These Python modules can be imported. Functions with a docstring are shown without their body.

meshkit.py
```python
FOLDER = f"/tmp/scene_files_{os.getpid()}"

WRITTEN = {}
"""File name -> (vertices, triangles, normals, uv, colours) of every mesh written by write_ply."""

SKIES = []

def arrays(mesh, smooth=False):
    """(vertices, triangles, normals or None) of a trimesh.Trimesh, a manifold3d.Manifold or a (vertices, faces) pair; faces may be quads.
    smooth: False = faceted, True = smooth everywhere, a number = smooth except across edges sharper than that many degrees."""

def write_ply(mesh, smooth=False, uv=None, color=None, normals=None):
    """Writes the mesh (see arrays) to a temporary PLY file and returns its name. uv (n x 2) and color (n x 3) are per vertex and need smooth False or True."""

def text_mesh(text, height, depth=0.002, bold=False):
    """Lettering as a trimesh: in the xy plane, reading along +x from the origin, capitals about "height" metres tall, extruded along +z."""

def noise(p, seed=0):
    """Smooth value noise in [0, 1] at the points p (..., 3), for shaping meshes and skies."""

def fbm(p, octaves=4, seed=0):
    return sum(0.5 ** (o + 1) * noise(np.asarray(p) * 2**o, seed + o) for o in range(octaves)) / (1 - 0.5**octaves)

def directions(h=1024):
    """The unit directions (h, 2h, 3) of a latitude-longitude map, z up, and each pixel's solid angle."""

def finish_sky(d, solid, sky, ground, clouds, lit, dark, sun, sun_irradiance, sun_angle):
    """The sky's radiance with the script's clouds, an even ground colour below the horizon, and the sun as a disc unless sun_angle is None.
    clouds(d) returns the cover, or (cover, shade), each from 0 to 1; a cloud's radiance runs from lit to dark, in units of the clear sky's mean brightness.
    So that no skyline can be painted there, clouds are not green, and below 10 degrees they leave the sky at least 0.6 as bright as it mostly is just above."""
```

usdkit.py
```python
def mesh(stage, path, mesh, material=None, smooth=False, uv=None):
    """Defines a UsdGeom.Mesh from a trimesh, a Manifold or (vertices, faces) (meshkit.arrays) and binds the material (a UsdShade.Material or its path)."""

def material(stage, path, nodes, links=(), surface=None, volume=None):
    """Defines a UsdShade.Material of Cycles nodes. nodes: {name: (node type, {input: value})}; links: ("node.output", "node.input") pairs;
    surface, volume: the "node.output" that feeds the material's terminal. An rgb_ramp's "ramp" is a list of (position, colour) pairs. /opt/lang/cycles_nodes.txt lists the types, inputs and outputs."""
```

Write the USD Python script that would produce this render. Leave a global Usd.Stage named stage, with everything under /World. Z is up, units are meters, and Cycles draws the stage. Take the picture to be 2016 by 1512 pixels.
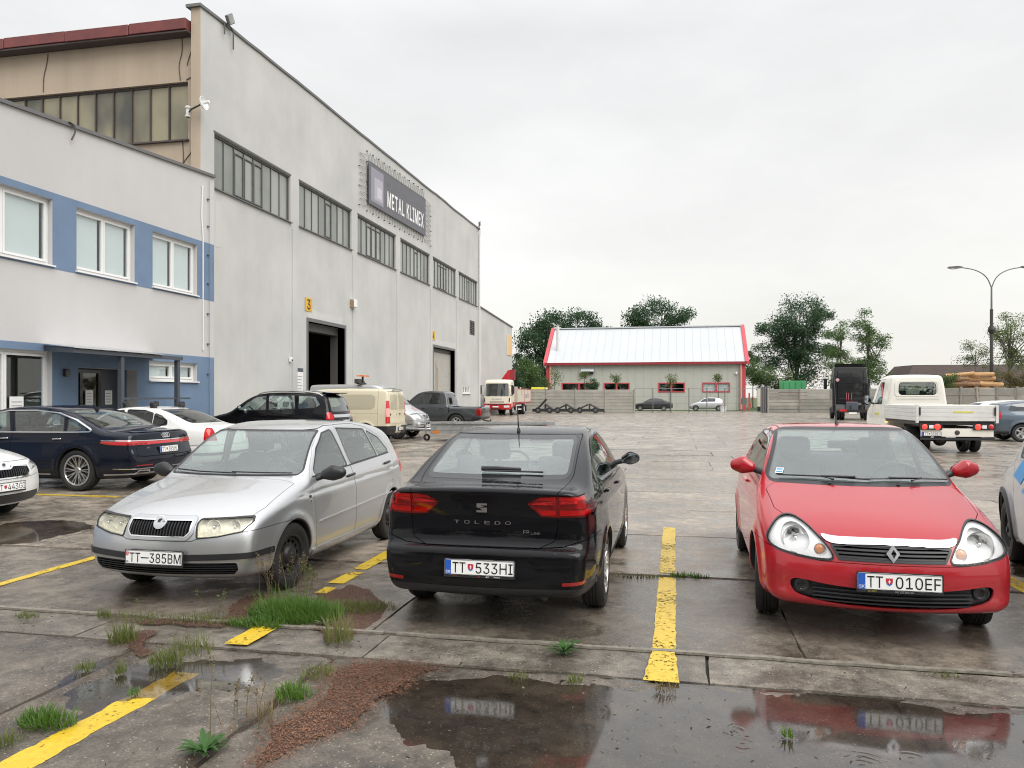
import math, random
import numpy as np
import trimesh
import manifold3d as m3
import shapely
from shapely import affinity
from shapely.geometry import Polygon, LineString, Point, box as sbox
from scipy import ndimage
from scipy.interpolate import PchipInterpolator
import usdkit, meshkit
from pxr import Usd, UsdGeom, UsdLux, UsdShade, Sdf, Gf, Vt

stage = Usd.Stage.CreateInMemory()
UsdGeom.SetStageUpAxis(stage, UsdGeom.Tokens.z)
UsdGeom.SetStageMetersPerUnit(stage, 1.0)
UsdGeom.Xform.Define(stage, '/World')
UsdGeom.Scope.Define(stage, '/World/Looks')

# ---------------------------------------------------------------- camera, sky, sun, exposure
EYE, YAW, FPX = 1.70, 11.9, 1530.0
cam = UsdGeom.Camera.Define(stage, '/World/camera')
cam.AddTranslateOp().Set(Gf.Vec3d(0, 0, EYE))
cam.AddRotateXYZOp().Set(Gf.Vec3f(90, 0, YAW))
cam.CreateHorizontalApertureAttr(36.0)
cam.CreateVerticalApertureAttr(27.0)
cam.CreateFocalLengthAttr(FPX / 2016 * 36)
cam.CreateVerticalApertureOffsetAttr(23 / 2016 * 36)
cam.CreateClippingRangeAttr(Gf.Vec2f(0.05, 3000))
cam.CreateExposureAttr(1.74)

SUN_EL, SUN_ROT = math.radians(48), math.radians(125)
usdkit.material(stage, '/World/Looks/overcast_sky', {
    's': ('sky_texture', {'sky_type': 'single_scattering', 'sun_disc': False, 'sun_elevation': SUN_EL, 'sun_rotation': SUN_ROT, 'air_density': 1.0, 'aerosol_density': 2.0}),
    'tc': ('texture_coordinate', {}),
    'sep': ('separate_xyz', {}),
    'up': ('map_range', {'from_min': 0.0, 'from_max': 1.0, 'to_min': 0.0, 'to_max': 1.0, 'clamp': True}),
    'base': ('rgb_ramp', {'ramp': [(0.0, (4.25, 4.15, 3.88)), (0.2, (4.15, 4.1, 3.95)), (0.42, (4.0, 4.0, 3.97)), (0.7, (6.6, 6.65, 6.7)), (1.0, (8.6, 8.7, 8.8))]}),
    'mp': ('mapping', {'scale': (1.0, 1.0, 2.6)}),
    'n1': ('noise_texture', {'scale': 1.9, 'detail': 5.0, 'roughness': 0.55}),
    'n1r': ('map_range', {'from_min': 0.32, 'from_max': 0.68, 'to_min': 0.88, 'to_max': 1.06}),
    'mul': ('mix_color', {'blend_type': 'multiply', 'fac': 1.0, 'use_clamp': False}),
    'cc': ('combine_color', {}),
    'cover': ('mix_color', {'blend_type': 'mix', 'fac': 0.94, 'use_clamp': False}),
    'bg': ('background_shader', {'strength': 0.07}),
}, [('tc.generated', 'sep.vector'), ('sep.z', 'up.value'), ('up.result', 'base.fac'), ('tc.generated', 'mp.vector'), ('mp.vector', 'n1.vector'),
    ('n1.fac', 'n1r.value'), ('n1r.result', 'cc.r'), ('n1r.result', 'cc.g'), ('n1r.result', 'cc.b'), ('base.color', 'mul.a'), ('cc.color', 'mul.b'),
    ('s.color', 'cover.a'), ('mul.result', 'cover.b'), ('cover.result', 'bg.color')], surface='bg.background')
dome = UsdLux.DomeLight.Define(stage, '/World/sky')
UsdShade.MaterialBindingAPI.Apply(dome.GetPrim()).Bind(UsdShade.Material.Get(stage, '/World/Looks/overcast_sky'))
dome.GetPrim().SetCustomDataByKey('kind', 'structure')
dome.GetPrim().SetCustomDataByKey('label', 'pale grey overcast sky over the whole yard')
sun = UsdLux.DistantLight.Define(stage, '/World/sun')
sun.CreateIntensityAttr(0.2); sun.CreateAngleAttr(50.0); sun.CreateNormalizeAttr(True)
sun.CreateColorAttr(Gf.Vec3f(1, 0.97, 0.92))
sun.AddRotateXYZOp().Set(Gf.Vec3f(90 - math.degrees(SUN_EL), 0, 180 - math.degrees(SUN_ROT)))

# ---------------------------------------------------------------- prim helpers
_used = {}
def numbered(path):
    n = _used.get(path, -1) + 1
    _used[path] = n
    return path if n == 0 else f'{path}_{n:03d}'

def path_of(parent):
    if parent is None: return '/World'
    return parent if isinstance(parent, str) else str(parent.GetPath())

def mark(prim, label=None, cat=None, group=None, kind=None):
    p = prim if isinstance(prim, Usd.Prim) else prim.GetPrim()
    for k, v in (('label', label), ('category', cat), ('group', group), ('kind', kind)):
        if v: p.SetCustomDataByKey(k, v)
    return p

def thing(name, label=None, cat=None, loc=(0, 0, 0), rz=0.0, group=None, kind=None, scale=None):
    x = UsdGeom.Xform.Define(stage, numbered('/World/' + name))
    x.AddTranslateOp().Set(Gf.Vec3d(*map(float, loc)))
    x.AddRotateZOp().Set(float(rz))
    if scale: x.AddScaleOp().Set(Gf.Vec3f(scale, scale, scale) if np.ndim(scale) == 0 else Gf.Vec3f(*scale))
    return mark(x, label, cat, group, kind)

def part(name, parent):
    return UsdGeom.Xform.Define(stage, numbered(path_of(parent) + '/' + name)).GetPrim()

def raw_mesh(path, v, f, n, material):
    m = UsdGeom.Mesh.Define(stage, path)
    m.CreatePointsAttr(Vt.Vec3fArray.FromNumpy(np.ascontiguousarray(v, np.float32)))
    m.CreateFaceVertexCountsAttr(Vt.IntArray.FromNumpy(np.full(len(f), 3, np.int32)))
    m.CreateFaceVertexIndicesAttr(Vt.IntArray.FromNumpy(np.ascontiguousarray(f, np.int32).ravel()))
    m.CreateSubdivisionSchemeAttr('none')
    if n is not None:
        m.CreateNormalsAttr(Vt.Vec3fArray.FromNumpy(np.ascontiguousarray(n, np.float32)))
        m.SetNormalsInterpolation('vertex')
    if material is not None:
        UsdShade.MaterialBindingAPI.Apply(m.GetPrim()).Bind(UsdShade.Material.Get(stage, '/World/Looks/' + material))
    return m.GetPrim()

def obj(name, mesh, material, parent=None, smooth=30, label=None, cat=None, group=None, kind=None):
    if isinstance(mesh, (list, tuple)) and len(mesh) and not isinstance(mesh[0], np.ndarray):
        mesh = join(mesh)
    path = numbered(path_of(parent) + '/' + name)
    v, f, n = meshkit.arrays(mesh, smooth)
    return mark(raw_mesh(path, v, f, n, material), label, cat, group, kind)

def copy_of(src, name, loc, rz=0.0, label=None, cat=None, group=None, scale=None):
    t = thing(name, label, cat, loc, rz, group, scale=scale)
    t.GetReferences().AddInternalReference(src.GetPath())
    t.SetInstanceable(True)
    x = UsdGeom.Xformable(t)
    mark(t, label, cat, group)
    return t

# ---------------------------------------------------------------- shape helpers
def T(m, t=(0, 0, 0)):
    m = m.copy(); m.apply_translation(t); return m

def R(m, deg, axis, at=(0, 0, 0)):
    m = m.copy(); m.apply_transform(trimesh.transformations.rotation_matrix(math.radians(deg), axis, at)); return m

def join(ms):
    return trimesh.util.concatenate([m for m in ms if m is not None and len(m.faces)])

def man2tri(m):
    q = m.to_mesh()
    return trimesh.Trimesh(np.array(q.vert_properties[:, :3], float), np.array(q.tri_verts), process=False)

def tri2man(t):
    return m3.Manifold(m3.Mesh(np.ascontiguousarray(t.vertices, np.float32), np.ascontiguousarray(t.faces, np.uint32)))

def bx(x0, x1, y0, y1, z0, z1):
    m = trimesh.creation.box([x1 - x0, y1 - y0, z1 - z0])
    m.apply_translation([(x0 + x1) / 2, (y0 + y1) / 2, (z0 + z1) / 2])
    return m

def rbox(x0, x1, y0, y1, z0, z1, r=0.01, seg=8):
    r = min(r, (x1 - x0) / 2.01, (y1 - y0) / 2.01, (z1 - z0) / 2.01)
    s = m3.Manifold.sphere(r, seg)
    pts = [s.translate((x, y, z)) for x in (x0 + r, x1 - r) for y in (y0 + r, y1 - r) for z in (z0 + r, z1 - r)]
    return man2tri(m3.Manifold.batch_hull(pts))

def chamfer_box(x0, x1, y0, y1, z0, z1, c=0.01):
    p = []
    for x, a in ((x0, c), (x1, -c)):
        for y, b in ((y0, c), (y1, -c)):
            for z, d in ((z0, c), (z1, -c)):
                p += [(x + a, y + b, z), (x + a, y, z + d), (x, y + b, z + d)]
    return trimesh.convex.convex_hull(np.array(p))

def hull(pts):
    return trimesh.convex.convex_hull(np.array(pts, float))

def cyl(r, p, q, n=16, r2=None):
    p, q = np.array(p, float), np.array(q, float)
    return tube([p, q], [r, r if r2 is None else r2], n)

def tube(pts, r, n=8, cap=True):
    pts = np.array(pts, float)
    r = np.broadcast_to(np.asarray(r, float), (len(pts),))
    t = np.gradient(pts, axis=0) if len(pts) > 2 else np.repeat((pts[1:] - pts[:1]), 2, 0)
    t /= np.maximum(np.linalg.norm(t, axis=1, keepdims=True), 1e-9)
    a = np.array([0, 0, 1.0]) if abs(t[0][2]) < 0.9 else np.array([1.0, 0, 0])
    u = np.cross(t[0], a); u /= np.linalg.norm(u)
    V = []
    ang = np.arange(n) / n * 2 * np.pi
    for i in range(len(pts)):
        u = u - t[i] * (u @ t[i]); u /= np.linalg.norm(u)
        w = np.cross(t[i], u)
        V.append(pts[i] + r[i] * (np.cos(ang)[:, None] * u + np.sin(ang)[:, None] * w))
    V = np.vstack(V); F = []
    for i in range(len(pts) - 1):
        k = np.arange(n); k2 = (k + 1) % n
        a0, a1, b0, b1 = i * n + k, i * n + k2, (i + 1) * n + k, (i + 1) * n + k2
        F += [np.stack([a0, a1, b1], 1), np.stack([a0, b1, b0], 1)]
    if cap:
        V = np.vstack([V, pts[0], pts[-1]])
        k = np.arange(n); k2 = (k + 1) % n; e = len(V)
        F += [np.stack([k2, k, np.full(n, e - 2)], 1), np.stack([(len(pts) - 1) * n + k, (len(pts) - 1) * n + k2, np.full(n, e - 1)], 1)]
    return trimesh.Trimesh(V, np.vstack(F), process=False)

def lathe(prof, n=32):
    """prof: (r, h) points, turned about the z axis."""
    prof = np.array(prof, float); m = len(prof)
    a = np.arange(n) / n * 2 * np.pi
    V = np.stack([np.outer(prof[:, 0], np.cos(a)), np.outer(prof[:, 0], np.sin(a)), np.repeat(prof[:, 1:2], n, 1)], -1).reshape(-1, 3)
    F = []
    for i in range(m - 1):
        k = np.arange(n); k2 = (k + 1) % n
        F += [np.stack([i * n + k, i * n + k2, (i + 1) * n + k2], 1), np.stack([i * n + k, (i + 1) * n + k2, (i + 1) * n + k], 1)]
    return trimesh.Trimesh(V, np.vstack(F), process=False)

def extr(poly, h, z0=0.0):
    """Prism of a shapely (multi)polygon from z0 to z0 + h."""
    gs = [g for g in getattr(poly, 'geoms', [poly]) if g.geom_type == 'Polygon' and g.area > 1e-9]
    m = join([trimesh.creation.extrude_polygon(g, h, engine='earcut') for g in gs])
    m.apply_translation([0, 0, z0]); return m

def to_axes(m, o, ex, ey, ez):
    """Places a mesh built in x, y, z along the given axes at o."""
    M = np.eye(4); M[:3, 0], M[:3, 1], M[:3, 2], M[:3, 3] = ex, ey, ez, o
    m = m.copy(); m.apply_transform(M)
    if np.linalg.det(M[:3, :3]) < 0: m.invert()
    return m

def chaikin(p, it=3, closed=True):
    p = np.array(p, float)
    for _ in range(it):
        q = np.roll(p, -1, 0) if closed else p[1:]
        a = p if closed else p[:-1]
        r = np.empty((2 * len(a), p.shape[1]))
        r[0::2], r[1::2] = 0.75 * a + 0.25 * q, 0.25 * a + 0.75 * q
        if not closed: r = np.vstack([p[:1], r, p[-1:]])
        p = r
    return p

def rpoly(pts, r=0.0):
    """A polygon with corners rounded to r."""
    g = Polygon(pts).buffer(0)
    q = g if r <= 0 else g.buffer(-r, 6).buffer(2 * r, 6).buffer(-r, 6)
    return g if q.area < .8 * g.area else q

def sstep(x, a, b):
    t = np.clip((x - a) / (b - a), 0, 1); return t * t * (3 - 2 * t)

# ---------------------------------------------------------------- material helpers
def principled(name, color, rough=0.5, metal=0.0, noise=None, bump=None, **kw):
    """noise: (scale, amount, roughness amount) in object space; bump: (scale, strength, distance)."""
    nodes = {'p': ('principled_bsdf', {'base_color': color, 'roughness': rough, 'metallic': metal, **kw})}
    links = []
    if noise or bump: nodes['tc'] = ('geometry', {})
    if noise:
        sc, am, ra = noise
        c = np.array(color, float)
        nodes['n'] = ('noise_texture', {'scale': sc, 'detail': 6.0, 'roughness': 0.6})
        nodes['r'] = ('rgb_ramp', {'ramp': [(0.25, tuple(c * (1 - am))), (0.75, tuple(np.minimum(c * (1 + am), 1)))]})
        links += [('tc.position', 'n.vector'), ('n.fac', 'r.fac'), ('r.color', 'p.base_color')]
        if ra:
            nodes['m'] = ('map_range', {'from_min': 0.3, 'from_max': 0.7, 'to_min': max(rough - ra, 0.02), 'to_max': min(rough + ra, 1)})
            links += [('n.fac', 'm.value'), ('m.result', 'p.roughness')]
    if bump:
        nodes['nb'] = ('noise_texture', {'scale': bump[0], 'detail': 4.0})
        nodes['b'] = ('bump', {'strength': bump[1], 'distance': bump[2]})
        links += [('tc.position', 'nb.vector'), ('nb.fac', 'b.height'), ('b.normal', 'p.normal')]
    usdkit.material(stage, '/World/Looks/' + name, nodes, links, surface='p.BSDF')
    return name

SCHLICK = ({'ge': ('geometry', {}), 'dt': ('vector_math', {'math_type': 'dot_product'}), 'ab': ('math', {'math_type': 'absolute'}), 'om': ('math', {'math_type': 'subtract', 'value1': 1.0, 'use_clamp': True}), 'p5': ('math', {'math_type': 'power', 'value2': 5.0})},
           [('ge.incoming', 'dt.vector1'), ('dt.value', 'ab.value1'), ('ab.value', 'om.value2'), ('om.value', 'p5.value1'), ('p5.value', 'fr.value1')])
def pane(name, tint=(0.75, 0.8, 0.78), rough=0.02, f0=0.04):
    """A thin clear sheet that mirrors more at a low angle, from either side."""
    usdkit.material(stage, '/World/Looks/' + name, {**SCHLICK[0], 'fr': ('math', {'math_type': 'multiply_add', 'value2': 1 - f0, 'value3': f0}),
        't': ('transparent_bsdf', {'color': tint}), 'g': ('glossy_bsdf', {'color': (1, 1, 1), 'roughness': rough}), 'm': ('mix_closure', {})},
        SCHLICK[1] + [('ge.normal', 'dt.vector2'), ('fr.value', 'm.fac'), ('t.BSDF', 'm.closure1'), ('g.BSDF', 'm.closure2')], surface='m.closure')
    return name

def paint(name, color, metal=0.0, rough=0.35, wet=True, dirt=0.25, coat=1.5, spec=.2):
    """Car paint under clear coat, with rain drops and a film of road dirt low down (world height)."""
    nodes = {'p': ('principled_bsdf', {'base_color': color, 'metallic': metal, 'roughness': rough, 'coat_weight': 1.0, 'coat_roughness': 0.03, 'coat_ior': coat, 'specular_ior_level': spec}),
             'g': ('geometry', {}), 'n': ('noise_texture', {'scale': 3.0, 'detail': 6.0}), 'sz': ('separate_xyz', {}),
             'd': ('map_range', {'from_min': 0.25, 'from_max': 0.75, 'to_min': 1.0, 'to_max': 0.0, 'clamp': True}),
             'dm': ('math', {'math_type': 'multiply'}), 'ds': ('math', {'math_type': 'multiply', 'value2': dirt}),
             'mc': ('mix_color', {'b': (0.16, 0.14, 0.12), 'a': color}),
             'cw': ('map_range', {'from_min': 0.0, 'from_max': 0.3, 'to_min': 1.0, 'to_max': 0.35, 'clamp': True})}
    links = [('g.position', 'n.vector'), ('g.position', 'sz.vector'), ('sz.z', 'd.value'), ('d.result', 'dm.value1'), ('n.fac', 'dm.value2'), ('dm.value', 'ds.value1'),
             ('ds.value', 'mc.fac'), ('mc.result', 'p.base_color'), ('ds.value', 'cw.value'), ('cw.result', 'p.coat_weight')]
    if wet:
        nodes.update({'tc': ('texture_coordinate', {}), 'v': ('voronoi_texture', {'scale': 38.0, 'feature': 'f1', 'randomness': 1.0}),
                      'dr': ('map_range', {'from_min': 0.1, 'from_max': 0.34, 'to_min': 1.0, 'to_max': 0.0, 'clamp': True}),
                      'b': ('bump', {'strength': 0.16, 'distance': 0.003}), 'nz': ('separate_xyz', {}),
                      'up': ('map_range', {'from_min': 0.15, 'from_max': 0.6, 'to_min': 0.15, 'to_max': 1.0, 'clamp': True}), 'mu': ('math', {'math_type': 'multiply'})})
        links += [('tc.object', 'v.vector'), ('v.distance', 'dr.value'), ('g.normal', 'nz.vector'), ('nz.z', 'up.value'), ('dr.result', 'mu.value1'), ('up.result', 'mu.value2'),
                  ('mu.value', 'b.height'), ('b.normal', 'p.coat_normal')]
    usdkit.material(stage, '/World/Looks/' + name, nodes, links, surface='p.BSDF')
    return name
# ================================================================ shared materials
principled('black_plastic', (0.018, 0.018, 0.02), 0.42)
principled('gloss_black', (0.01, 0.01, 0.011), 0.12)
principled('interior_trim', (0.16, 0.16, 0.155), 0.8)
principled('dash_plastic', (0.06, 0.06, 0.062), 0.6)
principled('seat_fabric', (0.07, 0.07, 0.075), 0.9)
principled('tyre_rubber', (0.016, 0.016, 0.016), 0.62, noise=(6, .3, .15))
principled('dark_metal', (0.09, 0.085, 0.08), 0.5, 0.8)
principled('steel_rim', (0.035, 0.034, 0.034), 0.5, 0.4, noise=(14, .35, .1))
principled('black_rim', (0.02, 0.02, 0.021), 0.35)
principled('alloy_rim', (0.62, 0.61, 0.6), 0.28, 0.95)
principled('grey_hubcap', (0.33, 0.33, 0.33), 0.4, 0.5)
principled('chrome', (0.86, 0.86, 0.87), 0.07, 1.0)
principled('satin_chrome', (0.7, 0.7, 0.71), 0.22, 1.0)
principled('mirror_glass', (0.5, 0.55, 0.6), 0.04, 1.0)
principled('plate_white', (0.78, 0.78, 0.76), 0.35)
principled('plate_black', (0.012, 0.012, 0.012), 0.4)
principled('plate_blue', (0.02, 0.09, 0.42), 0.35)
principled('plate_red', (0.45, 0.03, 0.05), 0.35)
principled('grey_lettering', (0.35, 0.35, 0.36), 0.4)
principled('red_lettering', (0.5, 0.02, 0.02), 0.4)
principled('amber_lens', (0.62, 0.2, 0.03), 0.12, coat_weight=1.0)
principled('lamp_reflector', (0.84, 0.84, 0.83), 0.3, .15, bump=(40, .25, .01))
principled('lamp_reflector_yellowed', (0.80, 0.78, 0.70), 0.35, .45, bump=(26, .4, .02))
principled('red_reflector', (0.50, 0.012, 0.018), 0.25, 0.0, bump=(60, .2, .01), coat_weight=1.0)
principled('dark_red_reflector', (0.26, 0.008, 0.012), 0.25, 0.0, coat_weight=1.0)
principled('pale_red_reflector', (0.75, 0.35, 0.33), 0.2, 0.0, coat_weight=1.0)
pane('car_glass', (0.84, 0.90, 0.885), 0.012, .12)
pane('dark_car_glass', (0.45, 0.48, 0.48), 0.012, .09)
pane('lens_clear', (0.95, 0.95, 0.95), 0.03, .035)
pane('lens_hazy', (0.95, 0.945, 0.91), 0.16, .06)
pane('lens_red', (0.98, 0.28, 0.28), 0.05, .05)
# ================================================================ vehicle bodies
# A body is the zero set of f = smooth max of (signed distance to the side outline) and (|y| - half width(x, z)).
def sdf2d(P, lo, hi, h):
    nx, nz = int((hi[0] - lo[0]) / h) + 1, int((hi[1] - lo[1]) / h) + 1
    X, Z = np.meshgrid(lo[0] + np.arange(nx) * h, lo[1] + np.arange(nz) * h, indexing='ij')
    Q = np.stack([X.ravel(), Z.ravel()], 1)
    d2 = np.full(len(Q), 1e9)
    A, B = P, np.roll(P, -1, 0)
    for a, b in zip(A, B):
        e = b - a; L = e @ e
        if L < 1e-12: continue
        t = np.clip(((Q - a) @ e) / L, 0, 1)
        w = Q - a - t[:, None] * e
        d2 = np.minimum(d2, (w * w).sum(1))
    inside = shapely.contains_xy(Polygon(P), Q[:, 0], Q[:, 1])
    return (np.sqrt(d2) * np.where(inside, -1, 1)).reshape(nx, nz)

def surface_net(F, org, h, level):
    G = F - level; S = G < 0
    nx, ny, nz = G.shape
    c = [(i, j, k) for i in (0, 1) for j in (0, 1) for k in (0, 1)]
    sl = lambda A, o: A[o[0]:nx - 1 + o[0], o[1]:ny - 1 + o[1], o[2]:nz - 1 + o[2]]
    cnt = sum(sl(S, o).astype(np.int8) for o in c)
    mix = (cnt > 0) & (cnt < 8)
    I = np.argwhere(mix); n = len(I)
    idx = np.full(mix.shape, -1, np.int64); idx[mix] = np.arange(n)
    val = {o: G[I[:, 0] + o[0], I[:, 1] + o[1], I[:, 2] + o[2]] for o in c}
    acc, num = np.zeros((n, 3)), np.zeros(n)
    for a in c:
        for ax in range(3):
            if a[ax]: continue
            b = list(a); b[ax] = 1; b = tuple(b)
            va, vb = val[a], val[b]; x = (va < 0) != (vb < 0)
            t = np.where(x, va / np.where(x, va - vb, 1), 0)
            p = np.array(a, float)[None].repeat(n, 0); p[:, ax] += t
            acc += p * x[:, None]; num += x
    V = (I + acc / num[:, None]) * h + org
    Q = []
    for ax in range(3):
        o = [0, 0, 0]; o[ax] = 1
        A, B = S[:nx - o[0], :ny - o[1], :nz - o[2]], S[o[0]:, o[1]:, o[2]:]
        E = np.argwhere(A != B)
        u, v = (ax + 1) % 3, (ax + 2) % 3
        E = E[(E[:, u] > 0) & (E[:, v] > 0)]
        du, dv = np.eye(3, dtype=int)[u], np.eye(3, dtype=int)[v]
        g = lambda M: idx[tuple(np.minimum(M, np.array(idx.shape) - 1).T)]
        q = np.stack([g(E - du - dv), g(E - dv), g(E), g(E - du)], 1)
        flip = ~A[tuple(E.T)]
        q[flip] = q[flip][:, ::-1]
        Q.append(q)
    Q = np.vstack(Q); Q = Q[(Q >= 0).all(1)]
    return V, np.vstack([Q[:, [0, 1, 2]], Q[:, [0, 2, 3]]])

class Shape:
    def __init__(s, prof, wb, fo, plan, sect, belt=(0.9, 0.9), kf=0.25, kr=0.2, crown=0.05, k=0.09, vox=0.025, flare=None, creases=(), extra=None, it=3, tk=0.0):
        s.wb, s.fo, s.k, s.vox, s.kf, s.kr, s.crown, s.creases, s.extra, s.tk = wb, fo, k, vox, kf, kr, crown, creases, extra, tk
        s.x0 = wb / 2 + fo
        P = chaikin([(s.x0 - d, z) for d, z in prof], it)
        s.lo, s.hi = P.min(0) - 0.35, P.max(0) + 0.35
        s.h2 = 0.014
        D = ndimage.gaussian_filter(sdf2d(P, s.lo, s.hi, s.h2), 1.0)
        s.C = ndimage.spline_filter(D, order=3)
        s.plan = PchipInterpolator([s.x0 - d for d, w in plan[::-1]], [w for d, w in plan[::-1]], extrapolate=True)
        s.sect = PchipInterpolator([z for z, w in sect], [w for z, w in sect], extrapolate=True)
        s.belt, s.flare = belt, flare
        s.P = P; s.wmax = max(w for d, w in plan) + 0.05
        s.xn, s.xt = P[:, 0].max(), P[:, 0].min()
    def half(s, x, z):
        t = np.clip((s.x0 - x) / (s.xn - s.xt), 0, 1)
        b = s.belt[0] + (s.belt[1] - s.belt[0]) * t
        zz = np.clip(z - (b - s.belt[0]), -0.5, 3.5)
        w = s.plan(np.clip(x, s.xt - 0.1, s.xn + 0.1)) + s.sect(zz)
        if s.flare:
            amp, ra = s.flare[:2]
            for xa in (s.wb / 2, -s.wb / 2):
                r = np.hypot(x - xa, z - s.flare[2])
                w = w + amp * np.exp(-((r - ra) / 0.055) ** 2) * sstep(z, 0.1, 0.3)
        for zf, zr, amp, wd, d0, d1 in s.creases:
            dd = s.x0 - x
            zc = zf + (zr - zf) * np.clip((dd - d0) / (d1 - d0), -0.2, 1.2)
            w = w + amp * np.exp(-np.abs((z - zc) / wd) ** 1.5) * sstep(dd, d0 - .15, d0 + .15) * (1 - sstep(dd, d1 - .15, d1 + .15))
        return w
    def d2(s, x, z):
        return ndimage.map_coordinates(s.C, [(x - s.lo[0]) / s.h2, (z - s.lo[1]) / s.h2], order=3, prefilter=False, mode='nearest')
    def f(s, p):
        x, y, z = p[..., 0], np.abs(p[..., 1]), p[..., 2]
        y2 = np.minimum(y, s.wmax) ** 2
        xw = x + s.kf * sstep(x, 0.2, 1.2) * y2 - s.kr * sstep(-x, 0.2, 1.2) * y2
        zw = z + s.crown * y2 * sstep(z, 0.4, 0.8)
        a, b = s.d2(xw, zw), y - s.half(x, z)
        if s.extra is not None: a, b = s.extra(s, x, y, z, a, b)
        h = np.maximum(s.k - np.abs(a - b), 0)
        return np.maximum(a, b) + h * h / (4 * s.k)
    def grad(s, p, e=0.004):
        g = np.stack([s.f(p + np.eye(3)[i] * e) - s.f(p - np.eye(3)[i] * e) for i in range(3)], -1)
        return g / (2 * e)
    def grid(s):
        h = s.vox
        ny = int(math.ceil((s.wmax + 0.06) / h))
        ys = np.arange(0, ny + 1) * h
        xs = np.arange(s.xt - 3 * h, s.xn + 3 * h, h); zs = np.arange(s.P[:, 1].min() - 3 * h, s.P[:, 1].max() + 3 * h, h)
        X, Y, Z = np.meshgrid(xs, ys, zs, indexing='ij')
        F = s.f(np.stack([X, Y, Z], -1).reshape(-1, 3)).reshape(X.shape)
        s.G = np.concatenate([F[:, :0:-1], F], 1)
        s.org = np.array([xs[0], -ys[-1], zs[0]])
    def solid(s, a):
        """The solid f < -a."""
        if not hasattr(s, 'G'): s.grid()
        V, Fc = surface_net(s.G + 1e-7, s.org, s.vox, -a)
        for _ in range(3):
            g = s.grad(V); d = (s.f(V) + a) / np.maximum((g * g).sum(1), 0.2)
            V = V - np.clip(d, -s.vox, s.vox)[:, None] * g * 0.9
        m = m3.Manifold(m3.Mesh(np.ascontiguousarray(V, np.float32), np.ascontiguousarray(Fc, np.uint32)))
        if m.num_tri() == 0: raise ValueError(f'body solid at {a}: {m.status()}')
        return m
    def xsurf(s, y, z, front=True, a=0.0):
        """x of the front (or rear) face at (y, z)."""
        xs = np.linspace(s.xn + 0.1, 0, 500) if front else np.linspace(s.xt - 0.1, 0, 500)
        v = s.f(np.stack([xs, np.full_like(xs, y), np.full_like(xs, z)], -1)) + a
        i = int(np.argmax(v < 0))
        if i == 0: return float(xs[0])
        t = v[i - 1] / (v[i - 1] - v[i]); return float(xs[i - 1] + t * (xs[i] - xs[i - 1]))
    def ysurf(s, x, z, a=0.0):
        ys = np.linspace(s.wmax + 0.15, 0, 400)
        v = s.f(np.stack([np.full_like(ys, x), ys, np.full_like(ys, z)], -1)) + a
        i = int(np.argmax(v < 0)); t = v[i - 1] / (v[i - 1] - v[i]); return float(ys[i - 1] + t * (ys[i] - ys[i - 1]))
    def zsurf(s, x, y, a=0.0):
        zs = np.linspace(s.P[:, 1].max() + 0.1, 0.2, 500)
        v = s.f(np.stack([np.full_like(zs, x), np.full_like(zs, y), zs], -1)) + a
        i = int(np.argmax(v < 0)); t = v[i - 1] / (v[i - 1] - v[i]); return float(zs[i - 1] + t * (zs[i] - zs[i - 1]))

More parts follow.
